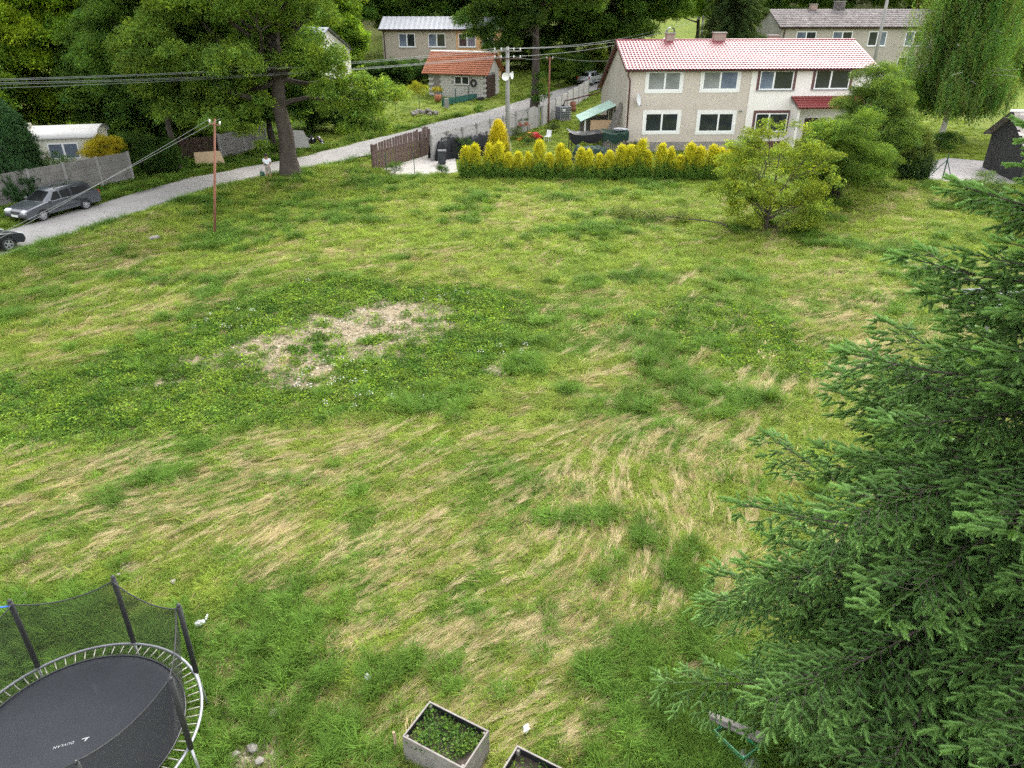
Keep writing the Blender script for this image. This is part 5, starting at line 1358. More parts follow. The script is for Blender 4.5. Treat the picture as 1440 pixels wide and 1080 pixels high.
# ------------------------------------------------------------------ walls, fences, gate
def G_up(px, py, dz):
    """Where the sight line meets the level dz above the land."""
    d = ray(px, py); t = 4.0
    while t < 400 and CAM_H + d[2] * t > float(hgt(d[0] * t, d[1] * t)) + dz: t += 0.1
    return Vector((d[0] * t, d[1] * t, float(hgt(d[0] * t, d[1] * t))))
PANEL = mat('cast_concrete_panel', (0.21, 0.20, 0.185), (0.12, 0.113, 0.105), 0.95, 1.1, 0.8, 9, stain=((0.10, 0.095, 0.085), 1.3, 0.56))
PANEL_L = mat('pale_concrete_panel', (0.42, 0.405, 0.385), (0.32, 0.305, 0.285), 0.95, 1.1, 0.4, 12, stain=((0.34, 0.32, 0.29), 1.2, 0.62))
POSTC = mat('concrete_post', (0.27, 0.265, 0.25), (0.20, 0.195, 0.185), 0.95, 2, 0.4, 15)
RUST = mat('rusty_steel', (0.23, 0.085, 0.045), (0.12, 0.05, 0.035), 0.8, 3, 0.3, 18, fine=0.25)
DKGREEN = mat('dark_green_paint', (0.02, 0.075, 0.05), (0.015, 0.055, 0.04), 0.5, 2, 0.05)
def panel_wall(label, a, b_, h, m, arch=0.0, name='concrete_wall', w=2.0, slabs=4):
    a, b_ = Vector(a), Vector(b_); L = (b_ - a).xy.length; n = max(1, round(L / w))
    t = thing(name, label, 'wall', a, math.atan2(b_.y - a.y, b_.x - a.x))
    dx = L / n
    for i in range(n + 1):
        wz = float(hgt(*(a.xy.lerp(b_.xy, i / n)))) - a.z
        MB().mm((i * dx - 0.07, -0.07, wz - 0.3), (i * dx + 0.07, 0.07, wz + h + 0.04)).build('post', POSTC, t)
        if i == n: break
        b = MB(); wz = float(hgt(*(a.xy.lerp(b_.xy, (i + 0.5) / n)))) - a.z
        sh = (h - arch) / slabs
        for k in range(slabs):
            b.mm((i * dx + 0.072, -0.03, wz + k * sh + (0.0 if k else -0.2)), (i * dx + dx - 0.072, 0.03, wz + (k + 1) * sh - 0.012))
        if arch:
            pr = [(i * dx + 0.072, wz + h - arch)] + [(i * dx + 0.072 + (dx - 0.144) * q / 10, wz + h - arch + arch * math.sin(math.pi * q / 10) ** 0.7) for q in range(11)] + [(i * dx + dx - 0.072, wz + h - arch)]
            b.prism(pr[1:-1], -0.03, 0.03)
        o = b.build('panel', m, t)
        if arch:
            MB().tube([(i * dx + 0.072 + (dx - 0.144) * q / 10, 0, wz + h - arch + 0.02 + arch * math.sin(math.pi * q / 10) ** 0.7) for q in range(11)], 0.035, 5).build('coping', PLINTH, o)
    return t
panel_wall('grey concrete panel wall behind the parked estate car', G(-60, 305), G(188, 254), 1.85, PANEL)
panel_wall('short grey concrete wall with dark weathered panels behind the ash trunk', G(312, 223), G(376, 207), 1.75, PANEL, name='concrete_wall')
arch_a, arch_b = G_up(606, 192, 1.75), G_up(758, 150, 1.75)
panel_wall('pale arched-top concrete panel fence along the road behind the gate', arch_a, arch_b, 1.85, PANEL_L, 0.35, 'arched_fence', 2.0, 3)
panel_wall('white concrete fence beyond the water tank near the house gable', arch_b + Vector((0.3, 0.4, 0)), gp(8.2, 84.5), 1.7, PANEL_L, 0.0, 'garden_fence', 2.0, 3)
def plank_fence(name, label, cat, a, b_, n, hf, m, wgap=0.93, group=None, post=None):
    a, b_ = Vector(a), Vector(b_); L = (b_ - a).xy.length
    t = thing(name, label, cat, a, math.atan2(b_.y - a.y, b_.x - a.x), group)
    d = L / n
    for i in range(n):
        h = hf((i + 0.5) / n)
        o = MB().prism([(-d * wgap / 2, 0.06), (d * wgap / 2, 0.06), (d * wgap / 2, h - 0.03), (0, h), (-d * wgap / 2, h - 0.03)], -0.03, -0.005).build('plank', m, t)
        o.location = ((i + 0.5) * d, random.gauss(0, 0.004), random.gauss(0, 0.01)); o.rotation_euler = (0, random.gauss(0, 0.008), 0)
    for k, z in enumerate((0.35, 1.2)):
        MB().mm((0, 0.0, z), (L, 0.05, z + 0.09)).build('rail', m, t)
    for x in (0, L): MB().mm((x - 0.06, -0.02, -0.2), (x + 0.06, 0.10, hf(x / L) + 0.05)).build('post', post or m, t)
    return t
GATEWOOD = mat('brown_gate_planks', (0.125, 0.075, 0.062), (0.062, 0.040, 0.034), 0.85, 2.5, 0.4, 18, fine=0.3)
ga, gb, gc = G(526, 241), G(589, 222), G(606, 217)
plank_fence('gate', 'curved-top brown plank gate standing half open on the concrete driveway', 'gate', ga, gb, 17, lambda s: 1.78 + 0.22 * math.sin(math.pi * min(1, s * 1.25) * 0.55), GATEWOOD, 0.80)
plank_fence('garden_gate', 'narrow round-topped brown plank gate at the end of the arched fence', 'gate', gb + Vector((0.16, 0.22, 0)), gc, 5, lambda s: 1.80 + 0.38 * math.sin(math.pi * min(1, max(0, s))), GATEWOOD, 0.82)
plank_fence('dark_fence', 'dark brown plank fence between the slender tree and the concrete wall', 'fence', G(258, 226), G(309, 222), 14, lambda s: 1.6, DARKWOOD, 0.85)
TAN = mat('tan_chipboard', (0.60, 0.44, 0.27), (0.54, 0.40, 0.25), 0.9, 1.5, 0.1, 25, fine=0.08)
o = thing('leaning_board', 'large tan chipboard sheet leaning against the dark plank fence', 'board', G(297, 233), math.atan2(1, 2.6))
MB().prism([(-1.05, 0.0), (1.0, 0.0), (0.75, 1.0), (-1.0, 1.0)], -0.02, 0.0, Euler((R(-22), 0, 0)).to_matrix().to_4x4()).build('sheet', TAN, o)
o = thing('white_slab', 'pale slab leaning behind the ash trunk beside a heap of rubbish', 'slab', G(424, 209), R(20))
MB().prism([(-0.7, 0.0), (0.75, 0.0), (0.35, 1.35), (-0.65, 1.45)], -0.05, 0.0, Euler((R(-16), 0, 0)).to_matrix().to_4x4()).build('slab', PANEL_L, o)
def heap(name, label, cat, loc, rx, ry, h, mats, n, seed, smin=0.08, smax=0.25, group=None, part='piece'):
    r = random.Random(seed); t = thing(name, label, cat, loc, 0, group)
    for i in range(n):
        a = r.uniform(0, 6.283); q = math.sqrt(r.random())
        s = r.uniform(smin, smax)
        o = rock(t, part, (q * math.cos(a) * rx, q * math.sin(a) * ry, s * 0.2 + h * (1 - q) * r.random()), (s, s * r.uniform(0.6, 1), s * r.uniform(0.4, 0.8)), r.choice(mats), r)
    return t
ROCKS = {}
def rock(parent, name, loc, scl, m, r):
    k = (r.randrange(4), m.name)
    if k not in ROCKS:
        bm = bmesh.new(); bmesh.ops.create_icosphere(bm, subdivisions=1, radius=1.0)
        rr = random.Random(hash(k[0]) + 5)
        for v in bm.verts: v.co *= rr.uniform(0.72, 1.15)
        me = bpy.data.meshes.new('rock'); bm.to_mesh(me); bm.free(); me.materials.append(m); ROCKS[k] = me
    o = bpy.data.objects.new(name, ROCKS[k]); COL.objects.link(o)
    if parent is not None: o.parent = parent
    o.location = loc; o.scale = scl; o.rotation_euler = (r.uniform(0, 6), r.uniform(0, 6), r.uniform(0, 6))
    return o
STONE = mat('pale_limestone', (0.25, 0.23, 0.20), (0.17, 0.16, 0.14), 0.95, 3, 0.5, 12)
STONE2 = mat('grey_stone', (0.19, 0.165, 0.14), (0.14, 0.125, 0.108), 0.95, 3, 0.5, 12)
BLACKP = mat('black_plastic', (0.018, 0.019, 0.022), (0.012, 0.013, 0.015), 0.38, 2, 0.1, 8, fine=0.1)
PAPER = mat('crumpled_white_plastic', (0.40, 0.41, 0.41), (0.31, 0.32, 0.33), 0.6, 4, 0.3, 12)
heap('rubbish_heap', 'dark heap of rubbish bags and sticks behind the ash trunk', 'rubbish', G(441, 202), 0.9, 0.6, 0.9, [BLACKP, BLACKP, DARKWOOD, PAPER], 16, 3, 0.15, 0.4, part='bag')
heap('stone_pile', 'white heap of broken stones on the lawn by the road', 'stones', G(597, 160), 1.4, 0.9, 0.45, [STONE, STONE, STONE2], 34, 4, 0.15, 0.34, part='stone')
heap('stone_heap', 'pale stones beside the green plastic crate under the spruce', 'stones', at(990, 1074, 0), 0.32, 0.22, 0.10, [STONE2, STONE], 9, 6, 0.06, 0.14, part='stone')

# --- golden thuja hedge
hA, hB = G(652, 251), G(1032, 254)
NH = 27
gold = []
for v in range(4):
    gold.append(thuja('golden_thuja', 'golden-tipped thuja in the hedge row along the garden of the red-roofed house', (0, 0, 0), 2.0, 0.39, (0.46, 0.43, 0.020), (0.085, 0.165, 0.024), 200 + v, 'shrub', 'thujas of the golden hedge', 330, prof=lambda s: (1 - s) ** 0.85 * min(1, 0.7 + s * 1.6)))
rh = random.Random(9)
for i in range(NH):
    o = gold[i] if i < 4 else copy_tree(gold[rh.randrange(4)])
    q = hA.lerp(hB, (i + 0.5) / NH)
    o.location = (q.x + rh.gauss(0, 0.09), q.y + rh.gauss(0, 0.12), 0); o.rotation_euler = (0, 0, rh.uniform(0, 6.28))
    s = rh.uniform(0.78, 1.12); o.scale = (s * 1.08, s * 1.08, s * rh.uniform(0.90, 1.2))
thuja('golden_thuja', 'tallest golden thuja towering over the hedge beside the concrete utility pole', gp(-0.95, 52.6), 3.3, 0.95, (0.50, 0.41, 0.015), (0.20, 0.21, 0.02), 210, 'shrub', None, 900)

# --- poles and wires
WIRE = mat('pale_cable', (0.21, 0.225, 0.22), (0.17, 0.18, 0.175), 0.5, 1, 0, fine=0)
PORC = mat('white_porcelain', (0.82, 0.82, 0.80), (0.76, 0.76, 0.74), 0.25, 2, 0, fine=0)
def wire(label, a, b_, sag, r=0.016, group=None):
    a, b_ = Vector(a), Vector(b_)
    pts = [a.lerp(b_, i / 24) - Vector((0, 0, sag * 4 * (i / 24) * (1 - i / 24))) for i in range(25)]
    o = MB().tube(pts, r, 4).build('overhead_wire', WIRE)
    return tag(o, label, 'wire', group)
def insulator(parent, p):
    b = MB(); b.lathe([(0.0, 0.16), (0.035, 0.155), (0.05, 0.11), (0.03, 0.09), (0.055, 0.05), (0.03, 0.03), (0.02, 0.0)], 8, Matrix.Translation(p)); return b.build('insulator', PORC, parent, smooth=True)
PC = atD(714, 206, 57.2); PTOP = atD(714, 66, 57.2).z
pole = thing('utility_pole', 'concrete utility pole with crossarms and loudspeaker behind the golden hedge', 'pole', (PC.x, PC.y, 0))
MB().lathe([(0.001, -0.4), (0.19, -0.4), (0.12, PTOP), (0.001, PTOP + 0.02)], 14).build('shaft', POSTC, pole, smooth=True)
arms = []
for k, (z, w) in enumerate(((PTOP - 0.25, 1.0), (PTOP - 0.75, 1.0))):
    MB().mm((-w, -0.17, z - 0.04), (w, -0.12, z + 0.04)).build('crossarm', DARKWOOD if k else OLDWOOD, pole)
    for x in (-0.9, -0.45, 0.45, 0.9):
        insulator(pole, (x, -0.145, z + 0.042)); arms.append(Vector((PC.x + x, PC.y - 0.145, z + 0.16)))
sz = atD(714, 107, 57.2).z
hs = MB().lathe([(0.03, -0.28), (0.06, -0.2), (0.10, -0.05), (0.26, 0.12), (0.27, 0.13), (0.25, 0.12), (0.09, -0.04), (0.07, -0.06), (0.0, -0.06)], 16, Matrix.Translation((-0.14, -0.32, sz)) @ Euler((R(90), 0, 0)).to_matrix().to_4x4()).build('loudspeaker', PORC, pole, smooth=True)
MB().lathe([(0.03, -0.28), (0.06, -0.2), (0.10, -0.05), (0.26, 0.12), (0.27, 0.13), (0.25, 0.12), (0.09, -0.04), (0.07, -0.06), (0.0, -0.06)], 16, Matrix.Translation((0.22, 0.05, sz + 0.05)) @ Euler((R(90), 0, R(70))).to_matrix().to_4x4()).build('loudspeaker', PORC, pole, smooth=True)
WG = 'overhead wires running from the concrete pole past the ash tree'
PL = atD(-90, 200, 37.0)
pl2 = thing('utility_pole', 'concrete utility pole by the road beyond the parked cars', 'pole', (PL.x - 1.6, PL.y, 0))
MB().lathe([(0.001, -0.4), (0.19, -0.4), (0.12, 7.3), (0.001, 7.32)], 12).build('shaft', POSTC, pl2, smooth=True)
MB().mm((-1.0, -0.17, 6.9), (1.0, -0.12, 6.98)).build('crossarm', OLDWOOD, pl2)
for k, (py, src) in enumerate(((113.0, 0), (115.0, 2), (117.5, 4), (120.0, 6), (126.5, 5))):
    e = atD(-90, py, 37.0 + 0.3 * k)
    wire('pale overhead wire crossing before the trees on the caravan side' if k < 4 else 'lowest pale overhead wire crossing before the trees on the caravan side', arms[src], e, 0.35 if k < 4 else 0.30, 0.0085, WG if k < 4 else None)
FP = atD(985, 60, 108); FT = atD(985, 22, 108)
def simple_pole(label, p, h, r=0.13, m=POSTC, arm=0.8):
    t = thing('utility_pole', label, 'pole', p)
    MB().lathe([(0.001, -0.4), (r * 1.3, -0.4), (r, h), (0.001, h + 0.02)], 10).build('shaft', m, t, smooth=True)
    if arm:
        MB().mm((-arm, -0.06, h - 0.35), (arm, 0.0, h - 0.27)).build('crossarm', OLDWOOD, t)
        for x in (-arm * 0.9, arm * 0.9): insulator(t, (x, -0.03, h - 0.268))
    return t
simple_pole('far pale utility pole against the meadow behind the house ridge', gp(FP.x, 108), FT.z - float(hgt(FP.x, 108)), 0.12)
q = atD(1233, 70, 88); simple_pole('grey pole standing before the grey rendered house', gp(q.x, 88), 9.5, 0.15, POSTC, 0)
q = atD(1274, 100, 80); simple_pole('thin leaning grey pole at the end of the grey rendered house', gp(q.x, 80), 6.0, 0.11, OLDWOOD, 0)
for k, (ai, dx) in enumerate(((1, -0.7), (3, 0.7), (7, 0.0))):
    wire('overhead wire climbing from the concrete pole to the far pole above the roof', arms[ai], FT + Vector((dx, 0, -0.1)), 0.9, 0.012, 'wires between the concrete pole and the far pole')
RP = G(302, 333); RT = at(302, 166, 0)
rp_h = 5.75
RTW = atD(302, 166, RP.y)
rp = thing('rusty_pole', 'thin rusty steel pole with two white insulators standing in the field edge', 'pole', (RP.x, RP.y, 0.0))
rp_h = RTW.z + 0.3; rp.rotation_euler = (0, math.atan2(RTW.x - RP.x, RTW.z), 0)
MB().tube([(0, 0, -0.6), (0, 0, rp_h - 2.2), (0, 0, rp_h - 2.2), (0, 0, rp_h - 0.25)], [0.065, 0.062, 0.05, 0.048], 10).build('shaft', RUST, rp, smooth=True)
MB().mm((-0.26, -0.025, rp_h - 0.52), (0.26, 0.025, rp_h - 0.47)).build('crossarm', RUST, rp)
ins = []
for x in (-0.24, 0.24): insulator(rp, (x, 0, rp_h - 0.468)); ins.append(Vector((RTW.x + x, RP.y, RTW.z - 0.03)))
for k, q in enumerate(ins):
    wire('thin wire sloping from the rusty pole across the road past the parked car', q, atD(-70, 372 - 10 * k, 24 + k), 0.10, 0.006, 'wires on the rusty pole')
MP = G_up(769, 165, 0.0); MT = atD(769, 80, 71.0)
mp = thing('steel_post', 'thin dark steel post with insulators beside the caged water tank', 'pole', gp(3.35, 71.0))
mph = MT.z - float(hgt(3.35, 71))
MB().tube([(0, 0, -0.3), (0, 0, mph)], 0.07, 8).build('shaft', RUST, mp, smooth=True)
MB().mm((-0.3, -0.03, mph - 0.2), (0.3, 0.03, mph - 0.14)).build('crossarm', RUST, mp)
for x in (-0.27, 0.27): insulator(mp, (x, 0, mph - 0.138))
wire('wire from the concrete pole to the steel post by the water tank', arms[6], Vector((3.1, 71, MT.z)), 0.2, 0.014)
wire('wire from the steel post to the house gable', Vector((3.6, 71, MT.z)), Vector((8.6, 69.5, MT.z - 0.2)), 0.15, 0.014)

# ------------------------------------------------------------------ cars
TYRE = mat('tyre_rubber', (0.018, 0.018, 0.018), (0.025, 0.025, 0.025), 0.85, 5, 0.1)
RIMM = mat('alloy_rim', (0.50, 0.51, 0.53), (0.42, 0.43, 0.45), 0.35, 4, 0.03, metal=0.7)
TRIM = mat('black_car_trim', (0.022, 0.023, 0.025), (0.03, 0.03, 0.032), 0.55, 5, 0.05)
LENS = mat('headlamp_lens', (0.62, 0.64, 0.66), (0.52, 0.54, 0.57), 0.1, 6, 0, spec=0.8)
TAIL = mat('red_tail_lens', (0.30, 0.012, 0.012), (0.22, 0.01, 0.01), 0.15, 6, 0)
PLATE = mat('white_number_plate', (0.75, 0.75, 0.74), None, 0.4, 3, 0, fine=0.02)
def paint(name, c): return mat(name, c, tuple(q * 0.92 for q in c), 0.28, 1.0, 0.0, fine=0.02, metal=0.35, coat=0.8)
def car(label, loc, rz, L, W, Hh, wb, pm, kind, wheel_r=0.31, spokes=5):
    t = thing('parked_car', label, 'car', loc, rz)
    hl, hw = L / 2, W / 2; fa, ra = wb / 2 + 0.06, -wb / 2 + 0.06; ar = wheel_r + 0.055
    belt = 0.93 if kind == 'estate' else 0.95
    def arch(cx): return [(cx + ar * math.cos(a), max(0.22, wheel_r + ar * math.sin(a))) for a in [math.pi * k / 10 for k in range(-1, 12)]][::-1]
    top = [(hl - 0.10, 0.25), (hl - 0.01, 0.36), (hl, 0.52), (hl - 0.05, 0.66), (hl - 0.28, 0.76), (hl - 0.75, 0.85), (hl - 1.25, belt), (0.0, belt + 0.02), (-hl + 0.5, belt + 0.05), (-hl + 0.10, belt + 0.04), (-hl + 0.02, 0.78), (-hl, 0.52), (-hl + 0.02, 0.36), (-hl + 0.12, 0.25)]
    bot = arch(ra)[::-1]
    poly = top + [(x, z) for x, z in sorted(arch(ra), key=lambda p: p[0])] + [(x, z) for x, z in sorted(arch(fa), key=lambda p: p[0])]
    bm = bmesh.new(); rings = []
    for y, s, dz in ((-hw, 0.985, 0.91), (-hw + 0.03, 0.995, 0.97), (-hw + 0.12, 1.0, 1.0), (hw - 0.12, 1.0, 1.0), (hw - 0.03, 0.995, 0.97), (hw, 0.985, 0.91)):
        rings.append([bm.verts.new((x * s, y, 0.50 + (z - 0.50) * (dz if z > 0.5 else 1.0))) for x, z in poly])
    n = len(poly)
    for k in range(len(rings) - 1):
        for i in range(n): bm.faces.new((rings[k][i], rings[k][(i + 1) % n], rings[k + 1][(i + 1) % n], rings[k + 1][i]))
    f0, f1 = bm.faces.new(rings[0][::-1]), bm.faces.new(rings[-1])
    bmesh.ops.triangulate(bm, faces=[f0, f1]); bmesh.ops.recalc_face_normals(bm, faces=bm.faces)
    for f in bm.faces: f.smooth = abs(f.normal.y) < 0.9
    me = bpy.data.meshes.new('body'); bm.to_mesh(me); bm.free(); me.materials.append(pm)
    body = bpy.data.objects.new('body', me); COL.objects.link(body); body.parent = t
    MB().mm((-hl + 0.2, -hw + 0.22, 0.24), (hl - 0.2, hw - 0.22, 0.6)).build('underbody', TRIM, t)
    # cabin: pillars and roof in body colour, glass set into it
    zb, zt = belt - 0.01, Hh - 0.06
    if kind == 'estate': xb, xt = (hl - 1.22, -hl + 0.12), (hl - 2.0, -hl + 0.48)
    else: xb, xt = (hl - 1.25, -hl + 0.35), (hl - 2.05, -hl + 1.05)
    yb, yt = hw - 0.09, hw - 0.27
    def sec(q, ins=0.0):                       # ring of the cabin at height fraction q
        x0, x1 = xb[0] + (xt[0] - xb[0]) * q, xb[1] + (xt[1] - xb[1]) * q
        y = yb + (yt - yb) * q ** 1.1
        z = zb + (zt - zb) * q
        return x0, x1, y, z
    b = MB(); R0 = sec(0); R1 = sec(1)
    def ring(x0, x1, y, z, c=0.10): return [(x0, y - c * 1.5, z), (x0 - c, y, z), (x1 + c, y, z), (x1, y - c * 1.5, z), (x1, -y + c * 1.5, z), (x1 + c, -y, z), (x0 - c, -y, z), (x0, -y + c * 1.5, z)]
    rs = [ring(*sec(0)), ring(*sec(0.5)), ring(*sec(0.92)), ring(R1[0] - 0.06, R1[1] + 0.06, R1[2] - 0.05, zt + 0.045), ring(R1[0] - 0.3, R1[1] + 0.25, R1[2] - 0.22, zt + 0.075)]
    vs = [p for r_ in rs for p in r_]; fs = [(k * 8 + i, k * 8 + (i + 1) % 8, (k + 1) * 8 + (i + 1) % 8, (k + 1) * 8 + i) for k in range(4) for i in range(8)] + [tuple(range(32, 40))]
    b.add(vs, [f[::-1] for f in fs]); b.build('cabin', pm, t, smooth=True)
    def side(x, q, s):
        x0, x1, y, z = sec(q); return (x, s * (y + 0.008), z)
    for s in (-1, 1):
        cuts = [(xb[0] - 0.42, hl - 2.28), (hl - 2.36, -0.62), (-0.70, -hl + (0.42 if kind == 'estate' else 0.95))]
        for k, (xa, xc) in enumerate(cuts):
            lo = [side(xa, 0.08, s), side(xc, 0.08, s)]
            xa2, xc2 = xa, xc
            if k == 0: xa2 = xt[0] - 0.02
            if k == 2: xc2 = xc + (0.28 if kind == 'estate' else 0.45)
            hi = [side(xc2, 0.86, s), side(xa2, 0.86, s)]
            f = [lo[0], lo[1], hi[0], hi[1]]
            MB().quad(*(f if s < 0 else f[::-1])).build('side_window', CARGLASS, t)
    def end(q, front): x0, x1, y, z = sec(q); return ((x0 + 0.008) if front else (x1 - 0.008)), y - 0.16, z
    for front, nm in ((True, 'windscreen'), (False, 'rear_window')):
        (xa, ya, za), (xc, yc, zc) = end(0.06, front), end(0.90, front)
        MB().quad(*([(xa, -ya, za), (xa, ya, za), (xc, yc, zc), (xc, -yc, zc)][::(1 if front else -1)])).build(nm, CARGLASS, t)
    for s in (-1, 1):
        MB().box((hl - 0.13, s * (hw - 0.27), 0.64), (0.24, 0.38, 0.15), (0, 0.35, -s * 0.30)).build('headlight', LENS, t, bevel=0.03)
        MB().box((-hl + 0.05, s * (hw - 0.13), 0.78), (0.12, 0.2, 0.3), (0, 0, s * 0.1)).build('tail_light', TAIL, t, bevel=0.02)
        MB().box((hl - 1.48, s * (hw + 0.07), belt + 0.05), (0.12, 0.2, 0.13)).build('mirror', pm, t, bevel=0.04)
        for x in (0.02, -0.95): MB().box((x - 0.1, s * (hw - 0.012), 0.80), (0.2, 0.03, 0.035)).build('door_handle', pm, t, bevel=0.01)
        for x in (hl - 1.55, -0.64 + 0.0): MB().box((x, s * (hw - 0.018), 0.56), (0.012, 0.04, 0.62)).build('door_seam', TRIM, t)
        MB().box((0.0, s * (hw - 0.005), 0.50), (wb - 0.85, 0.025, 0.07)).build('side_moulding', TRIM, t)
        if kind == 'estate': MB().tube([(hl - 2.15, s * (yt - 0.06), zt + 0.06), (hl - 2.3, s * (yt - 0.06), zt + 0.11), (-hl + 0.75, s * (yt - 0.06), zt + 0.11), (-hl + 0.62, s * (yt - 0.06), zt + 0.06)], 0.018, 6).build('roof_rail', TRIM, t)
    for x, nm in ((hl - 0.02, 'bumper'), (-hl + 0.02, 'bumper')):
        MB().box((x, 0, 0.42), (0.12, W - 0.12, 0.16)).build(nm, TRIM if kind == 'estate' else pm, t, bevel=0.04)
    MB().box((hl + 0.035, 0, 0.43), (0.02, 0.52, 0.11)).build('number_plate', PLATE, t); MB().box((hl - 0.03, 0, 0.60), (0.10, 0.62, 0.09)).build('grille', TRIM, t)
    MB().box((-hl - 0.02, 0, 0.66), (0.04, 0.52, 0.11)).build('number_plate', PLATE, t)
    for x in (fa, ra):
        for s in (-1, 1):
            w = bpy.data.objects.new('wheel', None); COL.objects.link(w); w.parent = t; w.location = (x, s * (hw - 0.10), wheel_r); w.rotation_euler = (R(-90) * s, 0, 0)
            MB().lathe([(wheel_r * 0.66, -0.09), (wheel_r * 0.94, -0.10), (wheel_r, -0.06), (wheel_r, 0.05), (wheel_r * 0.95, 0.09), (wheel_r * 0.68, 0.095), (wheel_r * 0.66, 0.06), (wheel_r * 0.66, -0.09)], 24).build('tyre', TYRE, w, smooth=True)
            b = MB(); b.lathe([(wheel_r * 0.665, 0.02), (wheel_r * 0.665, 0.088), (wheel_r * 0.58, 0.085), (wheel_r * 0.56, 0.02)], 24)
            b.lathe([(0.0, 0.085), (wheel_r * 0.2, 0.08), (wheel_r * 0.22, 0.03)], 12)
            for k in range(spokes):
                a = k * 6.283 / spokes; b.box((wheel_r * 0.38 * math.cos(a), wheel_r * 0.38 * math.sin(a), 0.062), (wheel_r * 0.46, wheel_r * (0.24 if spokes < 8 else 0.16), 0.03), (0, 0, a))
            b.build('rim', RIMM, w); MB().lathe([(0, 0.01), (wheel_r * 0.60, 0.012)], 16).build('brake_disc', TRIM, w)
    return t
hd = Vector((-0.40, -0.917, 0)); lf = Vector((0.917, -0.40, 0))
p = (G(61, 311) + G(123, 294)) / 2 - lf * 0.80
car('grey metallic estate car with roof rails parked on the verge before the concrete wall', p + Vector((0, 0, 0.0)) - hd * 0.06, math.atan2(hd.y, hd.x), 4.70, 1.77, 1.47, 2.70, paint('grey_car_paint', (0.070, 0.078, 0.090)), 'estate', 0.31, 8)
hd2 = Vector((0.39, 0.92, 0)); rt2 = Vector((0.92, -0.39, 0))
p2 = G(14, 353) - hd2 * 1.41 - rt2 * 0.80
car('dark car with dark alloy wheels entering the picture on the field side of the road', p2, math.atan2(hd2.y, hd2.x), 4.6, 1.82, 1.42, 2.70, paint('charcoal_car_paint', (0.035, 0.038, 0.045)), 'saloon', 0.34, 5)
p3 = G(826, 133)
car('silver car parked by the road beyond the white garden fence', gp(9.4, 93.5, 0.02), R(58), 4.3, 1.75, 1.45, 2.6, paint('silver_car_paint', (0.42, 0.44, 0.47)), 'estate', 0.31, 6)
# ------------------------------------------------------------------ the person
def skinned(name, m, parent, V, E, rad, sub=2):
    me = bpy.data.meshes.new(name); me.from_pydata(V, E, []); me.materials.append(m)
    o = bpy.data.objects.new(name, me); COL.objects.link(o); o.parent = parent
    o.modifiers.new('skin', 'SKIN'); sv = me.skin_vertices[0].data
    for i, r_ in enumerate(rad): sv[i].radius = r_ if isinstance(r_, tuple) else (r_, r_)
    sv[0].use_root = True
    s = o.modifiers.new('sub', 'SUBSURF'); s.levels = s.render_levels = sub
    dg = bpy.context.evaluated_depsgraph_get(); ev = o.evaluated_get(dg)
    me2 = bpy.data.meshes.new_from_object(ev); o.modifiers.clear(); o.data = me2
    me2.polygons.foreach_set('use_smooth', [True] * len(me2.polygons))
    return o
SKIN = mat('tanned_skin', (0.33, 0.185, 0.125), (0.29, 0.16, 0.11), 0.55, 4, 0.05, fine=0.05)
SHIRT = mat('white_tshirt_cotton', (0.78, 0.80, 0.84), (0.66, 0.68, 0.73), 0.9, 5, 0.3, 30, fine=0.05)
SHORTS = mat('khaki_shorts', (0.27, 0.245, 0.20), (0.22, 0.20, 0.165), 0.9, 5, 0.3, 30)
HAIR = mat('dark_hair', (0.018, 0.014, 0.012), None, 0.6, 8, 0.3)
SHOE = mat('dark_shoes', (0.03, 0.03, 0.032), None, 0.6, 6, 0.1)
pp = G(379, 257)
person = thing('person', 'person in white t-shirt and khaki shorts looking down at a handheld controller by the ash', 'person', (pp.x, pp.y + 0.1, 0.06), 0)
# faces -y (towards the field); head bowed, both forearms forward holding a remote control
V = [(0, 0.02, 0.98), (0, 0.02, 1.12), (0, 0.03, 1.30), (0, 0.02, 1.44), (0, -0.02, 1.53), (0, -0.07, 1.62), (0, -0.085, 1.70),
     (0.17, 0.02, 1.42), (0.24, 0.03, 1.18), (0.15, -0.20, 1.10), (0.07, -0.27, 1.11), (-0.17, 0.02, 1.42), (-0.24, 0.03, 1.18), (-0.15, -0.20, 1.10), (-0.07, -0.27, 1.11),
     (0.095, 0.02, 0.92), (0.11, 0.0, 0.50), (0.12, 0.03, 0.08), (0.125, -0.10, 0.035), (-0.095, 0.02, 0.92), (-0.115, 0.0, 0.50), (-0.13, 0.03, 0.08), (-0.14, -0.10, 0.035)]
E_ = [(0, 1), (1, 2), (2, 3), (3, 4), (4, 5), (5, 6), (3, 7), (7, 8), (8, 9), (9, 10), (3, 11), (11, 12), (12, 13), (13, 14), (0, 15), (15, 16), (16, 17), (17, 18), (0, 19), (19, 20), (20, 21), (21, 22)]
rd = [(0.15, 0.10), (0.14, 0.10), (0.16, 0.11), (0.12, 0.085), (0.055, 0.055), (0.085, 0.095), (0.075, 0.085), 0.065, 0.045, 0.034, 0.036, 0.065, 0.045, 0.034, 0.036, 0.085, 0.055, 0.038, 0.035, 0.085, 0.055, 0.038, 0.035]
body = skinned('body', SKIN, person, V, E_, rd)
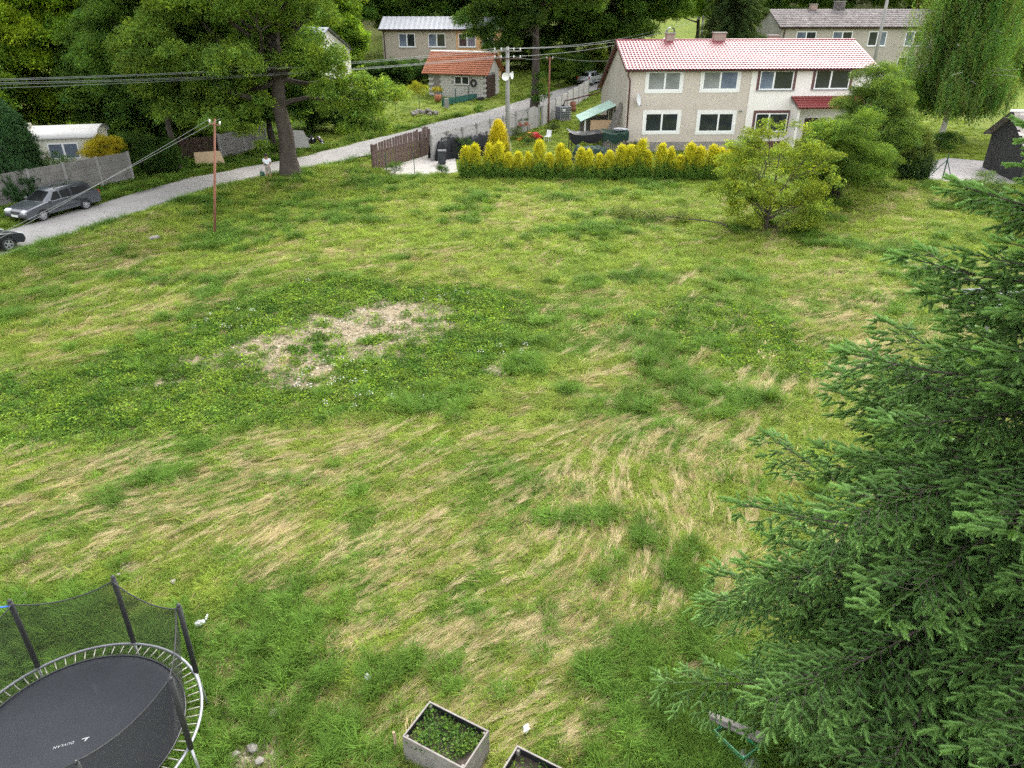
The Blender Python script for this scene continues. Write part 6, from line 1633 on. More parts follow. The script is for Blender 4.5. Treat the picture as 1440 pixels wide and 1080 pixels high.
for s in (-1, 1):                                            # fingers closing on the controller
    for k in range(4):
        x0 = 0.075 + 0.012 * k
        skinned('finger', SKIN, body, [(s * x0, -0.275, 1.115 - 0.014 * k), (s * (x0 - 0.02), -0.325, 1.112 - 0.014 * k), (s * (x0 - 0.045), -0.345 + 0.004 * k, 1.105 - 0.012 * k)], [(0, 1), (1, 2)], [0.010, 0.009, 0.007], 1)
    skinned('thumb', SKIN, body, [(s * 0.06, -0.25, 1.13), (s * 0.045, -0.285, 1.15), (s * 0.03, -0.31, 1.148)], [(0, 1), (1, 2)], [0.012, 0.010, 0.008], 1)
skinned('tshirt', SHIRT, person, [(0, 0.02, 0.93), (0, 0.02, 1.10), (0, 0.03, 1.30), (0, 0.02, 1.455), (0.18, 0.02, 1.425), (0.235, 0.028, 1.24), (-0.18, 0.02, 1.425), (-0.235, 0.028, 1.24)], [(0, 1), (1, 2), (2, 3), (3, 4), (4, 5), (3, 6), (6, 7)], [(0.185, 0.135), (0.175, 0.13), (0.19, 0.14), (0.11, 0.085), 0.085, 0.075, 0.085, 0.075])
skinned('shorts', SHORTS, person, [(0, 0.02, 1.00), (0, 0.02, 0.90), (0.098, 0.02, 0.84), (0.11, 0.005, 0.56), (-0.098, 0.02, 0.84), (-0.115, 0.005, 0.56)], [(0, 1), (1, 2), (2, 3), (1, 4), (4, 5)], [(0.16, 0.115), (0.165, 0.12), 0.105, 0.095, 0.105, 0.095])
b = MB(); b.lathe([(0.0, 0.115), (0.05, 0.108), (0.088, 0.075), (0.103, 0.02), (0.102, -0.035), (0.085, -0.05)], 16, Matrix.Translation((0, -0.068, 1.70)) @ Euler((R(28), 0, 0)).to_matrix().to_4x4()); b.build('hair', HAIR, person, smooth=True)
for s in (-1, 1): MB().box((s * 0.132, -0.05, 0.04), (0.10, 0.27, 0.09)).build('shoe', SHOE, person, bevel=0.03)
for s in (-1, 1): MB().box((s * 0.035, -0.168, 1.665), (0.022, 0.012, 0.010)).build('eye', HAIR, person)
b = MB(); b.add([(-0.016, -0.165, 1.625), (0.016, -0.165, 1.625), (0, -0.205, 1.628), (0, -0.162, 1.67)], [(0, 1, 2), (0, 2, 3), (1, 3, 2)]); b.build('nose', SKIN, person)
rc = thing('remote_control', 'small grey remote control held in both hands of the person by the ash', 'controller', (pp.x, pp.y + 0.1 - 0.31, 0.06 + 1.135))
MB().box((0, 0, 0), (0.15, 0.10, 0.04), (0.5, 0, 0)).build('case', GALV, rc, bevel=0.01); MB().box((0, -0.03, 0.045), (0.13, 0.012, 0.075), (-0.5, 0, 0)).build('screen', BLACKP, rc)
bg = thing('folding_stool', 'low white folding stool with a green bag on it beside the person', 'stool', (pp.x - 0.42, pp.y + 0.12, 0.05))
for s in (-1, 1):
    MB().tube([(-0.18, s * 0.15, 0), (0.18, s * 0.15, 0.36)], 0.012, 6).build('leg', WHITEMETAL, bg); MB().tube([(0.18, s * 0.17, 0), (-0.18, s * 0.17, 0.36)], 0.012, 6).build('leg', WHITEMETAL, bg)
MB().mm((-0.18, -0.15, 0.345), (0.18, 0.15, 0.36)).build('seat', DKGREEN, bg)
bag = thing('green_bag', 'dark green bag lying on the low folding stool', 'bag', (pp.x - 0.42, pp.y + 0.12, 0.412))
MB().box((0, 0, 0.15), (0.30, 0.2, 0.3)).build('pouch', DKGREEN, bag, bevel=0.06); MB().tube([(-0.1, 0, 0.29), (-0.07, 0, 0.40), (0.07, 0, 0.40), (0.1, 0, 0.29)], 0.014, 6).build('strap', BLACKP, bag)

# ------------------------------------------------------------------ trampoline
TC, TR, TZ = Vector((-6.726, 7.429, 0)), 1.832, 0.90
tr = thing('trampoline', 'round black trampoline with netted safety poles in the grass', 'trampoline', TC)
MATM = mat('trampoline_mat', (0.020, 0.023, 0.028), (0.015, 0.0175, 0.0215), 0.75, 1.3, 0.05, 120, fine=0.10, spec=0.25, stain=((0.030, 0.033, 0.038), 1.6, 0.62))
MB().tube([(TR * math.cos(2 * math.pi * k / 64), TR * math.sin(2 * math.pi * k / 64), TZ) for k in range(65)], 0.024, 8, cap=False).build('frame_ring', mat('dull_galvanised_tube', (0.30, 0.31, 0.33), (0.24, 0.25, 0.27), 0.5, 6, 0.05, metal=0.5), tr, smooth=True)
MRAD = 1.585
b = MB(); NR = 12
b.lathe([(0.0, TZ - 0.045)] + [(MRAD * k / NR, TZ - 0.045 + 0.035 * (k / NR) ** 3) for k in range(1, NR + 1)] + [(MRAD, TZ - 0.02)] + [(MRAD * k / NR, TZ - 0.053 + 0.035 * (k / NR) ** 3) for k in range(NR - 1, 0, -1)], 72)
matp = b.build('jumping_mat', MATM, tr, smooth=True)
MB().tube([(MRAD * math.cos(2 * math.pi * k / 72), MRAD * math.sin(2 * math.pi * k / 72), TZ - 0.005) for k in range(73)], 0.014, 6, cap=False).build('hem', BLACKP, matp, smooth=True)
SPR = mat('zinc_spring', (0.34, 0.33, 0.28), (0.27, 0.26, 0.22), 0.4, 10, 0.1, metal=0.5)
sp = MB().tube([(MRAD + 0.01, 0, 0), (MRAD + 0.04, 0, 0.004), (MRAD + 0.05, 0, 0.004), (TR - 0.05, 0, 0.008), (TR - 0.04, 0, 0.008), (TR - 0.005, 0, 0.012)], [0.004, 0.004, 0.010, 0.010, 0.004, 0.004], 6).mesh('spring', SPR, True)
for k in range(72):
    o = bpy.data.objects.new('spring', sp); COL.objects.link(o); o.parent = tr; o.location = (0, 0, TZ - 0.008); o.rotation_euler = (0, 0, 2 * math.pi * (k + 0.5) / 72)
FOAM = mat('black_foam_sleeve', (0.016, 0.017, 0.018), (0.022, 0.022, 0.023), 0.75, 6, 0.2, 20)
PA = [R(-5.5 + 46.8 * k) for k in range(4)] + [R(-5.5 + 46.8 * 3 + 43.6 * k) for k in range(1, 5)]
tops = []
for k, a in enumerate(PA):
    c, s = math.cos(a), math.sin(a); rr = TR + 0.03
    lean = 1.012
    MB().tube([(rr * c, rr * s, TZ - 0.02), (rr * c * 1.005, rr * s * 1.005, TZ + 0.75), (rr * c * lean, rr * s * lean, TZ + 1.47)], 0.042, 10).build('net_pole', FOAM, tr, smooth=True)
    MB().lathe([(0.0, 0.06), (0.028, 0.055), (0.03, 0.0)], 8, Matrix.Translation((rr * c * lean, rr * s * lean, TZ + 1.47))).build('pole_cap', BLACKP, tr, smooth=True)
    tops.append(Vector((rr * c * 0.985, rr * s * 0.985, TZ + 1.45)))
    MB().tube([(rr * c, rr * s, TZ - 0.02), (rr * 1.02 * c, rr * 1.02 * s, 0.0)], 0.021, 8).build('leg', GALV, tr, smooth=True)
m, nt, p = _new('black_safety_net')
p.inputs['Base Color'].default_value = (0.012, 0.013, 0.012, 1); p.inputs['Roughness'].default_value = 0.8
tb = nt.nodes.new('ShaderNodeBsdfTransparent'); mx = nt.nodes.new('ShaderNodeMixShader')
nz = _noise(nt, 160, 2, 0.5); rmp = _ramp(nt, nz.outputs['Fac'], [(0.3, (0.36,) * 3), (0.7, (0.60,) * 3)])
nt.links.new(rmp.outputs['Color'], mx.inputs[0]); nt.links.new(tb.outputs[0], mx.inputs[1]); nt.links.new(p.outputs[0], mx.inputs[2]); nt.links.new(mx.outputs[0], nt.nodes['Material Output'].inputs['Surface'])
NETM = m
for k in range(8):
    A, B = tops[k], tops[(k + 1) % 8]; a0, a1 = PA[k], PA[(k + 1) % 8] + (2 * math.pi if k == 7 else 0)
    if a1 < a0: a1 += 2 * math.pi
    def top(u): return A.lerp(B, u) - Vector((0, 0, 0.16 * 4 * u * (1 - u)))
    def low(u):
        a = a0 + (a1 - a0) * u; return Vector(((MRAD + 0.0) * math.cos(a), (MRAD + 0.0) * math.sin(a), TZ + 0.012))
    b = MB(); b.sheet(lambda u, v: tuple(low(u).lerp(top(u), v) + Vector((math.cos(a0 + (a1 - a0) * u), math.sin(a0 + (a1 - a0) * u), 0)) * (0.05 * math.sin(math.pi * v) - 0.06 * 4 * u * (1 - u) * math.sin(math.pi * v))), [i / 12 for i in range(13)], [i / 6 for i in range(7)])
    o = b.build('safety_net', NETM, tr, smooth=True)
    MB().tube([top(i / 12) for i in range(13)], 0.011, 5).build('net_rope', FOAM, o, smooth=True)
# maker's name printed on the mat, read from the far side
cu = bpy.data.curves.new('lettering', 'FONT'); cu.body = 'DUVLAN'; cu.size = 0.17; cu.align_x = 'CENTER'; cu.shear = 0.25; cu.space_character = 1.15
tmp = bpy.data.objects.new('lettering_tmp', cu); COL.objects.link(tmp)
dg = bpy.context.evaluated_depsgraph_get(); lm = bpy.data.meshes.new_from_object(tmp.evaluated_get(dg)); bpy.data.objects.remove(tmp)
q0, q1 = at(106, 1041, TZ - 0.03), at(74, 1050, TZ - 0.03)
lm.materials.clear(); lm.materials.append(mat('faded_white_print', (0.34, 0.35, 0.36), (0.25, 0.26, 0.27), 0.7, 8, 0, fine=0.2))
o = bpy.data.objects.new('lettering', lm); COL.objects.link(o); o.parent = matp
mid_ = (q0 + q1) / 2 - TC; rr = math.hypot(mid_.x, mid_.y) / MRAD
o.location = (mid_.x, mid_.y, TZ - 0.045 + 0.035 * rr ** 3 + 0.006); o.rotation_euler = (0, 0, math.atan2(q1.y - q0.y, q1.x - q0.x))
s_ = (q1 - q0).length / 0.80; o.scale = (s_, s_, 1)
b = MB(); b.add([(-0.09, 0, 0), (0.09, 0, 0), (0.09, 0.022, 0), (-0.02, 0.022, 0), (0.03, 0.1, 0), (-0.005, 0.1, 0), (-0.06, 0.022, 0), (-0.09, 0.022, 0)], [(0, 1, 2, 3, 6, 7), (3, 4, 5, 6)])
lg = b.build('logo', lm.materials[0], matp); d_ = (q0 - q1).normalized(); lg.location = o.location + d_ * ((q1 - q0).length * 0.5 + 0.14) + Vector((0, 0, 0.001)); lg.rotation_euler = o.rotation_euler; lg.scale = (0.6, 0.6, 1)
rib = thing('blue_strap', 'short bright blue strap tied to a trampoline pole top', 'strap', TC + tops[3])
MB().tube([(0, 0, -0.02), (-0.2, -0.03, -0.03), (-0.4, -0.05, -0.09), (-0.6, -0.02, -0.05)], 0.014, 5).build('ribbon', mat('blue_webbing', (0.03, 0.14, 0.55), (0.025, 0.11, 0.45), 0.6, 6, 0.1), rib, smooth=True)
BLOCKED.append([])
BLOCKED.pop()

# ------------------------------------------------------------------ planters, crate, litter
LINER = mat('black_pond_foil', (0.015, 0.016, 0.018), None, 0.35, 6, 0.3, 10)
SOIL = mat('dark_potting_soil', (0.060, 0.045, 0.033), (0.035, 0.026, 0.02), 0.95, 8, 0.9, 30, fine=0.3)
def planter(label, back, right, left, zt, seed, plants, group=None):
    A, B, C_ = at(*back, zt), at(*right, zt), at(*left, zt)
    ex = (B - A).normalized(); L = (B - A).length; ey = Vector((-ex.y, ex.x, 0))
    if ey.dot(C_ - A) < 0: ey = -ey
    W = (C_ - A).dot(ey)
    yaw = math.atan2(ex.y, ex.x)
    t = thing('planter_box', label, 'planter', (A.x, A.y, 0), yaw, group)
    sg = 1 if Vector((-ex.y, ex.x, 0)).dot(ey) > 0 else -1
    W *= sg; th_ = 0.028; h3 = zt / 3
    y0, y1 = min(0, W), max(0, W)
    for k in range(3):
        z0, z1 = k * h3 + 0.01, (k + 1) * h3 - 0.006
        for a, c in (((0, y0, z0), (L, y0 + th_, z1)), ((0, y1 - th_, z0), (L, y1, z1)), ((0, y0 + th_, z0), (th_, y1 - th_, z1)), ((L - th_, y0 + th_, z0), (L, y1 - th_, z1))):
            o = MB().mm(a, c).build('plank', OLDWOOD, t, bevel=0.004)
    for x in (th_, L - th_ - 0.05):
        for y in (y0 + th_, y1 - th_ - 0.05): MB().mm((x + 0.002, y + 0.001, 0), (x + 0.05, y + 0.05, zt - 0.03)).build('corner_post', OLDWOOD, t)
    b = MB(); i_ = th_ + 0.004
    b.sheet(lambda u, v: (u[0], u[1], v), [(i_, y0 + i_), (L - i_, y0 + i_), (L - i_, y1 - i_), (i_, y1 - i_), (i_, y0 + i_)], [zt - 0.19, zt - 0.1, zt - 0.015]); b.build('foil_lining', LINER, t)
    r = np.random.default_rng(seed)
    b = MB(); us = list(np.linspace(i_, L - i_, 10)); vs_ = list(np.linspace(y0 + i_, y1 - i_, 8))
    b.sheet(lambda u, v: (u, v, zt - 0.17 + 0.03 * float(vnoise(u * 6, v * 6, seed))), us, vs_); b.build('soil', SOIL, t, smooth=True)
    P = np.stack([r.uniform(0.08, L - 0.08, plants), r.uniform(y0 + 0.08, y1 - 0.08, plants), np.full(plants, zt - 0.16)], 1)
    k = r.random((plants, 1))
    T = np.array([0.06, 0.15, 0.03]) * (1 - k) + np.array([0.16, 0.25, 0.05]) * k
    scatter('seedlings', field_src, P, np.stack([np.zeros(plants), np.zeros(plants), r.uniform(0, 6.28, plants)], 1), r.uniform(0.45, 0.85, plants), T, r.integers(8, 12, plants), parent=t)
    BLOCKED.append([tuple((A + ex * a_ + ey * c_)[:2]) for a_, c_ in ((-0.03, -0.03), (L + 0.03, -0.03), (L + 0.03, abs(W) + 0.03), (-0.03, abs(W) + 0.03))])
    return t
planter('grey plank planter box full of leafy seedlings', (604, 985), (688, 1027), (562, 1033), 0.62, 5, 46)
planter('black-lined grey planter box with one clump of green at the picture edge of the pair', (727, 1047), (812, 1090), (686, 1094), 0.62, 6, 14)
stk = at(556, 1030, 0.45)
o = thing('wooden_stake', 'short broken wooden stake beside the leafy planter box', 'stake', (stk.x - 0.03, stk.y, 0)); MB().tube([(0, 0, -0.1), (0.01, 0, 0.3), (0.0, 0.0, 0.46)], [0.026, 0.024, 0.022], 7).build('stick', mat('split_wood', (0.38, 0.28, 0.18), (0.28, 0.2, 0.13), 0.9, 8, 0.3), o)
# green crate with old boards over it
CRATE = mat('green_plastic_crate', (0.045, 0.27, 0.12), (0.035, 0.21, 0.095), 0.45, 3, 0.05, fine=0.06)
ca, cb = at(1004, 1026, 0.28), at(1046, 1066, 0.28)
cx = (cb - ca).normalized(); cl_ = (cb - ca).length; yaw = math.atan2(cx.y, cx.x)
cr_ = thing('plastic_crate', 'green slatted plastic crate under old boards beside the spruce', 'crate', (ca.x, ca.y, 0.0), yaw)
CWd = 0.36
for y in (0, CWd - 0.015):
    for k in range(4): MB().mm((0, y, 0.03 + k * 0.066), (cl_, y + 0.015, 0.075 + k * 0.066)).build('slat', CRATE, cr_)
for x in (0.0, cl_ - 0.015):
    for k in range(4): MB().mm((x, 0.016, 0.03 + k * 0.066), (x + 0.015, CWd - 0.016, 0.075 + k * 0.066)).build('slat', CRATE, cr_)
for k in range(7): MB().mm((0.017 + k * (cl_ - 0.05) / 7, 0.017, 0.01), (0.017 + (k + 0.7) * (cl_ - 0.05) / 7, CWd - 0.017, 0.025)).build('slat', CRATE, cr_)
for x in (0, cl_ - 0.03):
    for y in (-0.004, CWd - 0.026): MB().mm((x - 0.002, y, 0), (x + 0.032, y + 0.03, 0.285)).build('corner_post', CRATE, cr_)
for k, (a, c, w) in enumerate((((997, 1004), (1076, 1036), 0.09), ((1005, 1012), (1078, 1046), 0.08))):
    o = thing('old_board', ('weathered grey board lying over the back of the green crate', 'second weathered board resting just below the first over the green crate')[k], 'board')
    z = 0.36 - 0.05 * k
    MB().bar(at(*a, z), at(*c, z), w, 0.045).build('timber', OLDWOOD, o, bevel=0.006)
for k, (a, z) in enumerate((((1003, 1009), 0.31), ((1072, 1040), 0.31))):
    q = at(*a, z); o = thing('wooden_peg', ('short post holding up the free end of the boards', 'short post holding the board end under the spruce')[k], 'post', (q.x, q.y, 0)); MB().mm((-0.04, -0.04, -0.1), (0.04, 0.04, z)).build('post', OLDWOOD, o)
def crumple(name, label, cat, loc, s, m, seed, flat=0.4):
    r = random.Random(seed); bm = bmesh.new(); bmesh.ops.create_icosphere(bm, subdivisions=3, radius=1.0)
    for v in bm.verts:
        n = float(vnoise(v.co.x * 2.5 + seed, v.co.y * 2.5 + v.co.z * 3, seed))
        v.co *= 0.6 + 0.7 * n; v.co.x *= s[0]; v.co.y *= s[1]; v.co.z = v.co.z * s[2] + s[2] * 0.4
    me = bpy.data.meshes.new(name); bm.to_mesh(me); bm.free(); me.materials.append(m)
    o = bpy.data.objects.new(name, me); COL.objects.link(o); o.location = loc; o.rotation_euler = (0, 0, r.uniform(0, 6))
    return tag(o, label, cat)
crumple('plastic_sack', 'crumpled white plastic sack in front of the green crate', 'sack', at(1052, 1072, 0.06), (0.42, 0.16, 0.10), PAPER, 3)
crumple('plastic_scrap', 'white crumpled plastic scrap caught under the spruce boughs', 'litter', at(1052, 985, 0.02), (0.2, 0.1, 0.05), PAPER, 4)
crumple('paper_scrap', 'crumpled white paper in the grass right beside the trampoline', 'litter', at(281, 877, 0.1), (0.085, 0.07, 0.045), PAPER, 5)
crumple('paper_strip', 'narrow white paper strip just beyond the crumpled paper', 'litter', at(291, 868, 0.1), (0.09, 0.022, 0.03), PAPER, 6)
crumple('paper_scrap', 'small white scrap lying alone in the straw above the leafy planter', 'litter', at(517, 953, 0.10), (0.08, 0.055, 0.03), PAPER, 7)
crumple('paper_scrap', 'white scrap in flattened straw near the black-lined planter', 'litter', at(740, 1025, 0.10), (0.10, 0.055, 0.035), PAPER, 8)
rs = random.Random(12)
for k, (px, py, s, lab) in enumerate(((243, 818, 0.12, 'pale round stone in the grass behind the trampoline'), (34, 838, 0.16, 'pale flat stone at the gravelly patch behind the trampoline net'), (166, 808, 0.09, 'small grey stone on the gravelly patch near the trampoline pole'),
                                  (384, 1003, 0.15, 'brownish stone lying on bare soil between trampoline and planter'), (355, 1052, 0.16, 'large pale stone at the bare soil below the others'), (365, 1070, 0.12, 'middle pale stone of the bare soil patch'), (332, 1060, 0.10, 'small pale stone nearest the trampoline leg'),
                                  (217, 334, 0.35, 'flat whitish stone slab on the road bank near the rusty pole'))):
    o = rock(None, 'field_stone', at(px, py, 0.08 if k < 7 else 0.3), (s * 0.8, s * 0.62, s * 0.38), STONE if k != 3 else STONE2, rs); tag(o, lab, 'stone'); o.rotation_euler = (0.1, 0.15, rs.uniform(0, 6))
# fallen leafy branch
fb = thing('fallen_branch', 'cut leafy branch lying in the grass in front of the yellow-green bush', 'branch', (0, 0, 0))
b = MB(); a_, c_ = G(1022, 322), G(905, 308)
lp = limb(b, a_ + Vector((0, 0, 0.10)), c_ + Vector((0, 0, 0.35)), 0.055, 0.02, 0.02, random.Random(2), 6, 9)
for k in range(4, 9):
    for s in (-1, 1): limb(b, lp[k], lp[k] + Vector((-1.0, s * 0.6, 0.12)), 0.02, 0.008, 0.05, random.Random(k + s), 5, 4)
b.build('stem', BARK, fb, smooth=True)
cl = [(q.x - 0.3 * k, q.y + rs.uniform(-0.5, 0.5), 0.28, 0.55, 1.0) for k, q in enumerate(lp[4:]) for _ in range(2)]
scatter('leaves', leaf_src, *crown_points(cl, 130, 0.42, (0.16, 0.21, 0.075), 6, fine=True), parent=fb)

# ------------------------------------------------------------------ the garden between gate and house
def drape(name, label, loc, rz, sx, sy, sz, m, seed, cat='tarpaulin'):
    o = thing(name, label, cat, loc, rz)
    b = MB(); n = 36
    def f(u, v):
        x, y = u * 1.25, v * 1.25
        e = max(abs(x), abs(y)); z = 1.0 if e < 0.85 else max(0.0, 1.0 - ((e - 0.85) / 0.42) ** 1.5 * 1.1)
        k = float(fbm((u + 3) * 3 + seed, (v + 3) * 3, seed))
        k2 = float(vnoise(math.atan2(v, u) * 4 + seed, e * 1.5, seed + 3))
        rr = 1.0 + 0.16 * (k2 - 0.5) * (e > 0.8)
        k3 = abs(float(vnoise(u * 9 + seed, v * 9, seed + 9)) - 0.5)
        return (x * sx * rr / 1.1, y * sy * rr / 1.1, sz * max(0.0, z * (0.66 + 0.45 * k + 0.22 * k3)))
    g = [-1 + 2 * i / n for i in range(n + 1)]
    b.sheet(f, g, g); b.build('sheet', m, o, smooth=True)
    return o
TARP = mat('black_tarpaulin', (0.006, 0.007, 0.009), (0.011, 0.012, 0.015), 0.5, 1.5, 0.5, 6, spec=0.3)
GTARP = mat('dark_green_tarpaulin', (0.008, 0.028, 0.021), (0.013, 0.038, 0.029), 0.6, 1.5, 0.5, 6, spec=0.25)
drape('covered_pile', 'pile under shiny black tarpaulin behind the wheelie bin', gp(-4.9, 57.4), R(35), 1.2, 0.7, 1.5, TARP, 3)
drape('covered_pile', 'longer pile under black tarpaulin before the arched fence', gp(-2.4, 58.6), R(40), 1.35, 0.7, 1.5, TARP, 8)
drape('covered_pile', 'small pile under white and black sheet next to the concrete pole', gp(-0.9, 60.0), R(20), 0.7, 0.5, 1.5, PAPER, 5)
drape('covered_pile', 'low heap under dark green cloth in front of the tarp shelter', gp(5.8, 55.3), R(5), 1.25, 0.8, 1.15, GTARP, 11)
bp = G(622, 231)
bn = thing('wheelie_bin', 'dark grey wheelie bin standing on the concrete driveway', 'bin', bp, R(10))
BIN = mat('dark_bin_plastic', (0.028, 0.034, 0.038), (0.02, 0.025, 0.028), 0.5, 2, 0.05)
b = MB(); vs = [(-0.22, -0.27, 0.05), (0.22, -0.27, 0.05), (0.22, 0.2, 0.05), (-0.22, 0.2, 0.05), (-0.29, -0.36, 0.95), (0.29, -0.36, 0.95), (0.29, 0.3, 0.95), (-0.29, 0.3, 0.95)]
b.add(vs, [(0, 3, 2, 1), (4, 5, 6, 7), (0, 1, 5, 4), (1, 2, 6, 5), (2, 3, 7, 6), (3, 0, 4, 7)]); b.build('body', BIN, bn, bevel=0.03)
MB().prism([(-0.40, 0.955), (0.36, 0.955), (0.36, 0.99), (0.0, 1.06), (-0.40, 1.0)], -0.31, 0.31, Matrix(((0, 1, 0, 0), (1, 0, 0, 0), (0, 0, 1, 0), (0, 0, 0, 1)))).build('lid', BIN, bn, bevel=0.015)
for s in (-1, 1): MB().lathe([(0.0, -0.03), (0.1, -0.03), (0.1, 0.03), (0.0, 0.03)], 14, Matrix.Translation((s * 0.25, 0.24, 0.1)) @ Euler((0, R(90), 0)).to_matrix().to_4x4()).build('wheel', TYRE, bn)
MB().tube([(-0.2, 0.36, 0.96), (0.2, 0.36, 0.96)], 0.018, 6).build('handle', BIN, bn)
# shelter of poles and tarp beside the house
shp = gp(4.4, 56.6)
sh = thing('tarp_shelter', 'makeshift shelter of poles with sagging black and green tarpaulin beside the house', 'shelter', shp, R(3))
for x in (0, 2.3, 4.1):
    for y in (0, 1.5): MB().tube([(x, y, -0.1), (x + 0.03, y, 1.85)], 0.035, 6).build('post', DARKWOOD, sh)
for k, (x0, x1, m) in enumerate(((-0.15, 2.25, TARP), (2.3, 4.25, GTARP))):
    b = MB(); g = [i / 14 for i in range(15)]
    b.sheet(lambda u, v: (x0 + (x1 - x0) * u, -0.2 + 1.9 * v, 1.88 - 0.22 * 4 * u * (1 - u) * (1 - 0.5 * abs(v - 0.5)) + 0.12 * float(vnoise(u * 6 + k * 9, v * 6, 4)) + 0.05 * k), g, g)
    b.sheet(lambda u, v: (x0 + (x1 - x0) * u, -0.2 - 0.03 * float(vnoise(u * 12, v * 3, 6)), 1.88 - 0.22 * 4 * u * (1 - u) * 0.75 + 0.12 * float(vnoise(u * 6 + k * 9, 0, 4)) + 0.05 * k - v * (0.35 + 0.4 * float(vnoise(u * 5 + k, 1, 8)))), g, [0, 0.33, 0.66, 1.0]); b.build('tarpaulin', m, sh, smooth=True)
for k in range(12): MB().mm((2.4 + k * 0.15, 0.06, 0.0), (2.4 + k * 0.15 + 0.09, 0.09, 1.35 + 0.15 * math.sin(k * 2.3))).build('slat', OLDWOOD, sh)
o = crumple('plastic_sheet', 'white crumpled plastic lying on top of the green tarp shelter', 'plastic', shp + Vector((3.75, 0.9, 1.98)), (0.55, 0.35, 0.12), PAPER, 9)
# water tank in its cage
wt = thing('water_tank', 'caged plastic water tank collecting rain from the house gutter', 'tank', gp(4.75, 72.3, 0.0), R(28))
TANK = mat('dark_wrapped_tank_plastic', (0.13, 0.145, 0.16), (0.09, 0.10, 0.115), 0.35, 1.5, 0.1, 6)
MB().mm((-0.55, -0.45, 0.17), (0.55, 0.45, 1.25)).build('bottle', TANK, wt, bevel=0.07)
MB().lathe([(0.0, 0.08), (0.15, 0.08), (0.15, 0.0)], 12, Matrix.Translation((0, 0, 1.25))).build('cap', BLACKP, wt)
for k in range(3): MB().mm((-0.6, -0.5 + k * 0.45, 0), (0.6, -0.4 + k * 0.45, 0.13)).build('pallet_runner', OLDWOOD, wt)
MB().mm((-0.6, -0.5, 0.13), (0.6, 0.5, 0.165)).build('pallet_deck', OLDWOOD, wt)
for k in range(6):
    z = 0.22 + k * 0.2; MB().tube([(-0.59, -0.49, z), (0.59, -0.49, z), (0.59, 0.49, z), (-0.59, 0.49, z), (-0.59, -0.49, z)], 0.013, 5).build('cage_bar', GALV, wt)
for k in range(7):
    for y in (-0.505, 0.505): MB().tube([(-0.59 + k * 0.197, y, 0.17), (-0.59 + k * 0.197, y, 1.24)], 0.013, 5).build('cage_bar', GALV, wt)
for k in range(5):
    for x in (-0.605, 0.605): MB().tube([(x, -0.49 + k * 0.245, 0.17), (x, -0.49 + k * 0.245, 1.24)], 0.013, 5).build('cage_bar', GALV, wt)
MB().box((-0.2, -0.525, 0.95), (0.3, 0.01, 0.22)).build('plate', PLATE, wt)
o = thing('rain_pipe', 'long maroon rain pipe sloping from the back gutter to the water tank', 'pipe'); MB().tube([(8.2, 71.6, 3.45), (8.0, 71.9, 3.0), (5.4, 72.1, 2.35), (4.9, 72.2, 2.25), (4.78, 72.3, 1.85)], 0.06, 8).build('pipe', MAROON, o, smooth=True)
rb = thing('rusty_barrel', 'rusty steel barrel by the white fence behind the water tank', 'barrel', gp(6.0, 76.5)); MB().lathe([(0.0, 0.0), (0.3, 0.0), (0.3, 0.28), (0.315, 0.30), (0.3, 0.32), (0.3, 0.58), (0.315, 0.6), (0.3, 0.62), (0.3, 0.9), (0.27, 0.9), (0.27, 0.8), (0.0, 0.8)], 20).build('drum', RUST, rb, smooth=True)
pb = thing('clay_pot', 'round brown tub standing behind the golden hedge', 'pot', gp(-1.7 + 0.0, 54.9)); pb.location = G(687, 219); MB().lathe([(0.0, 0.0), (0.28, 0.0), (0.40, 0.30), (0.42, 0.5), (0.36, 0.72), (0.40, 0.76), (0.36, 0.76), (0.32, 0.70), (0.0, 0.66)], 20).build('tub', mat('brown_glazed_clay', (0.20, 0.15, 0.12), (0.14, 0.10, 0.08), 0.5, 3, 0.1), pb, smooth=True)
REDP = mat('red_toy_plastic', (0.50, 0.025, 0.03), (0.42, 0.02, 0.025), 0.4, 3, 0); ORP = mat('orange_toy_plastic', (0.65, 0.25, 0.03), (0.58, 0.2, 0.025), 0.4, 3, 0)
ty = thing('toy_car', 'red plastic ride-on toy car in the garden', 'toy', G(755, 197), R(30))
MB().prism([(-0.45, 0.12), (0.45, 0.12), (0.45, 0.32), (0.15, 0.38), (0.05, 0.62), (-0.3, 0.62), (-0.45, 0.36)], -0.24, 0.24).build('body', REDP, ty, bevel=0.04)
for x in (-0.28, 0.28):
    for s in (-1, 1): MB().lathe([(0.0, -0.05), (0.13, -0.05), (0.13, 0.05), (0.0, 0.05)], 14, Matrix.Translation((x, s * 0.26, 0.13)) @ Euler((R(90), 0, 0)).to_matrix().to_4x4()).build('wheel', BLACKP, ty)
ty = thing('toy_slide', 'small orange plastic slide on the garden grass', 'toy', G(737, 198), R(-20))
MB().prism([(-0.55, 0.0), (-0.45, 0.0), (0.35, 0.62), (0.55, 0.62), (0.55, 0.68), (0.32, 0.68), (-0.55, 0.06)], -0.2, 0.2).build('chute', ORP, ty)
for s in (-1, 1): MB().tube([(0.5, s * 0.17, 0.63), (0.62, s * 0.17, 0.0)], 0.025, 6).build('leg', REDP, ty)
gt = thing('garden_table', 'rusty brown garden table with pots behind the concrete pole', 'table', G(735, 188), R(15))
MB().mm((-0.6, -0.35, 0.70), (0.6, 0.35, 0.74)).build('top', RUST, gt)
for x in (-0.55, 0.52):
    for y in (-0.3, 0.27): MB().mm((x, y, 0), (x + 0.04, y + 0.04, 0.70)).build('leg', RUST, gt)
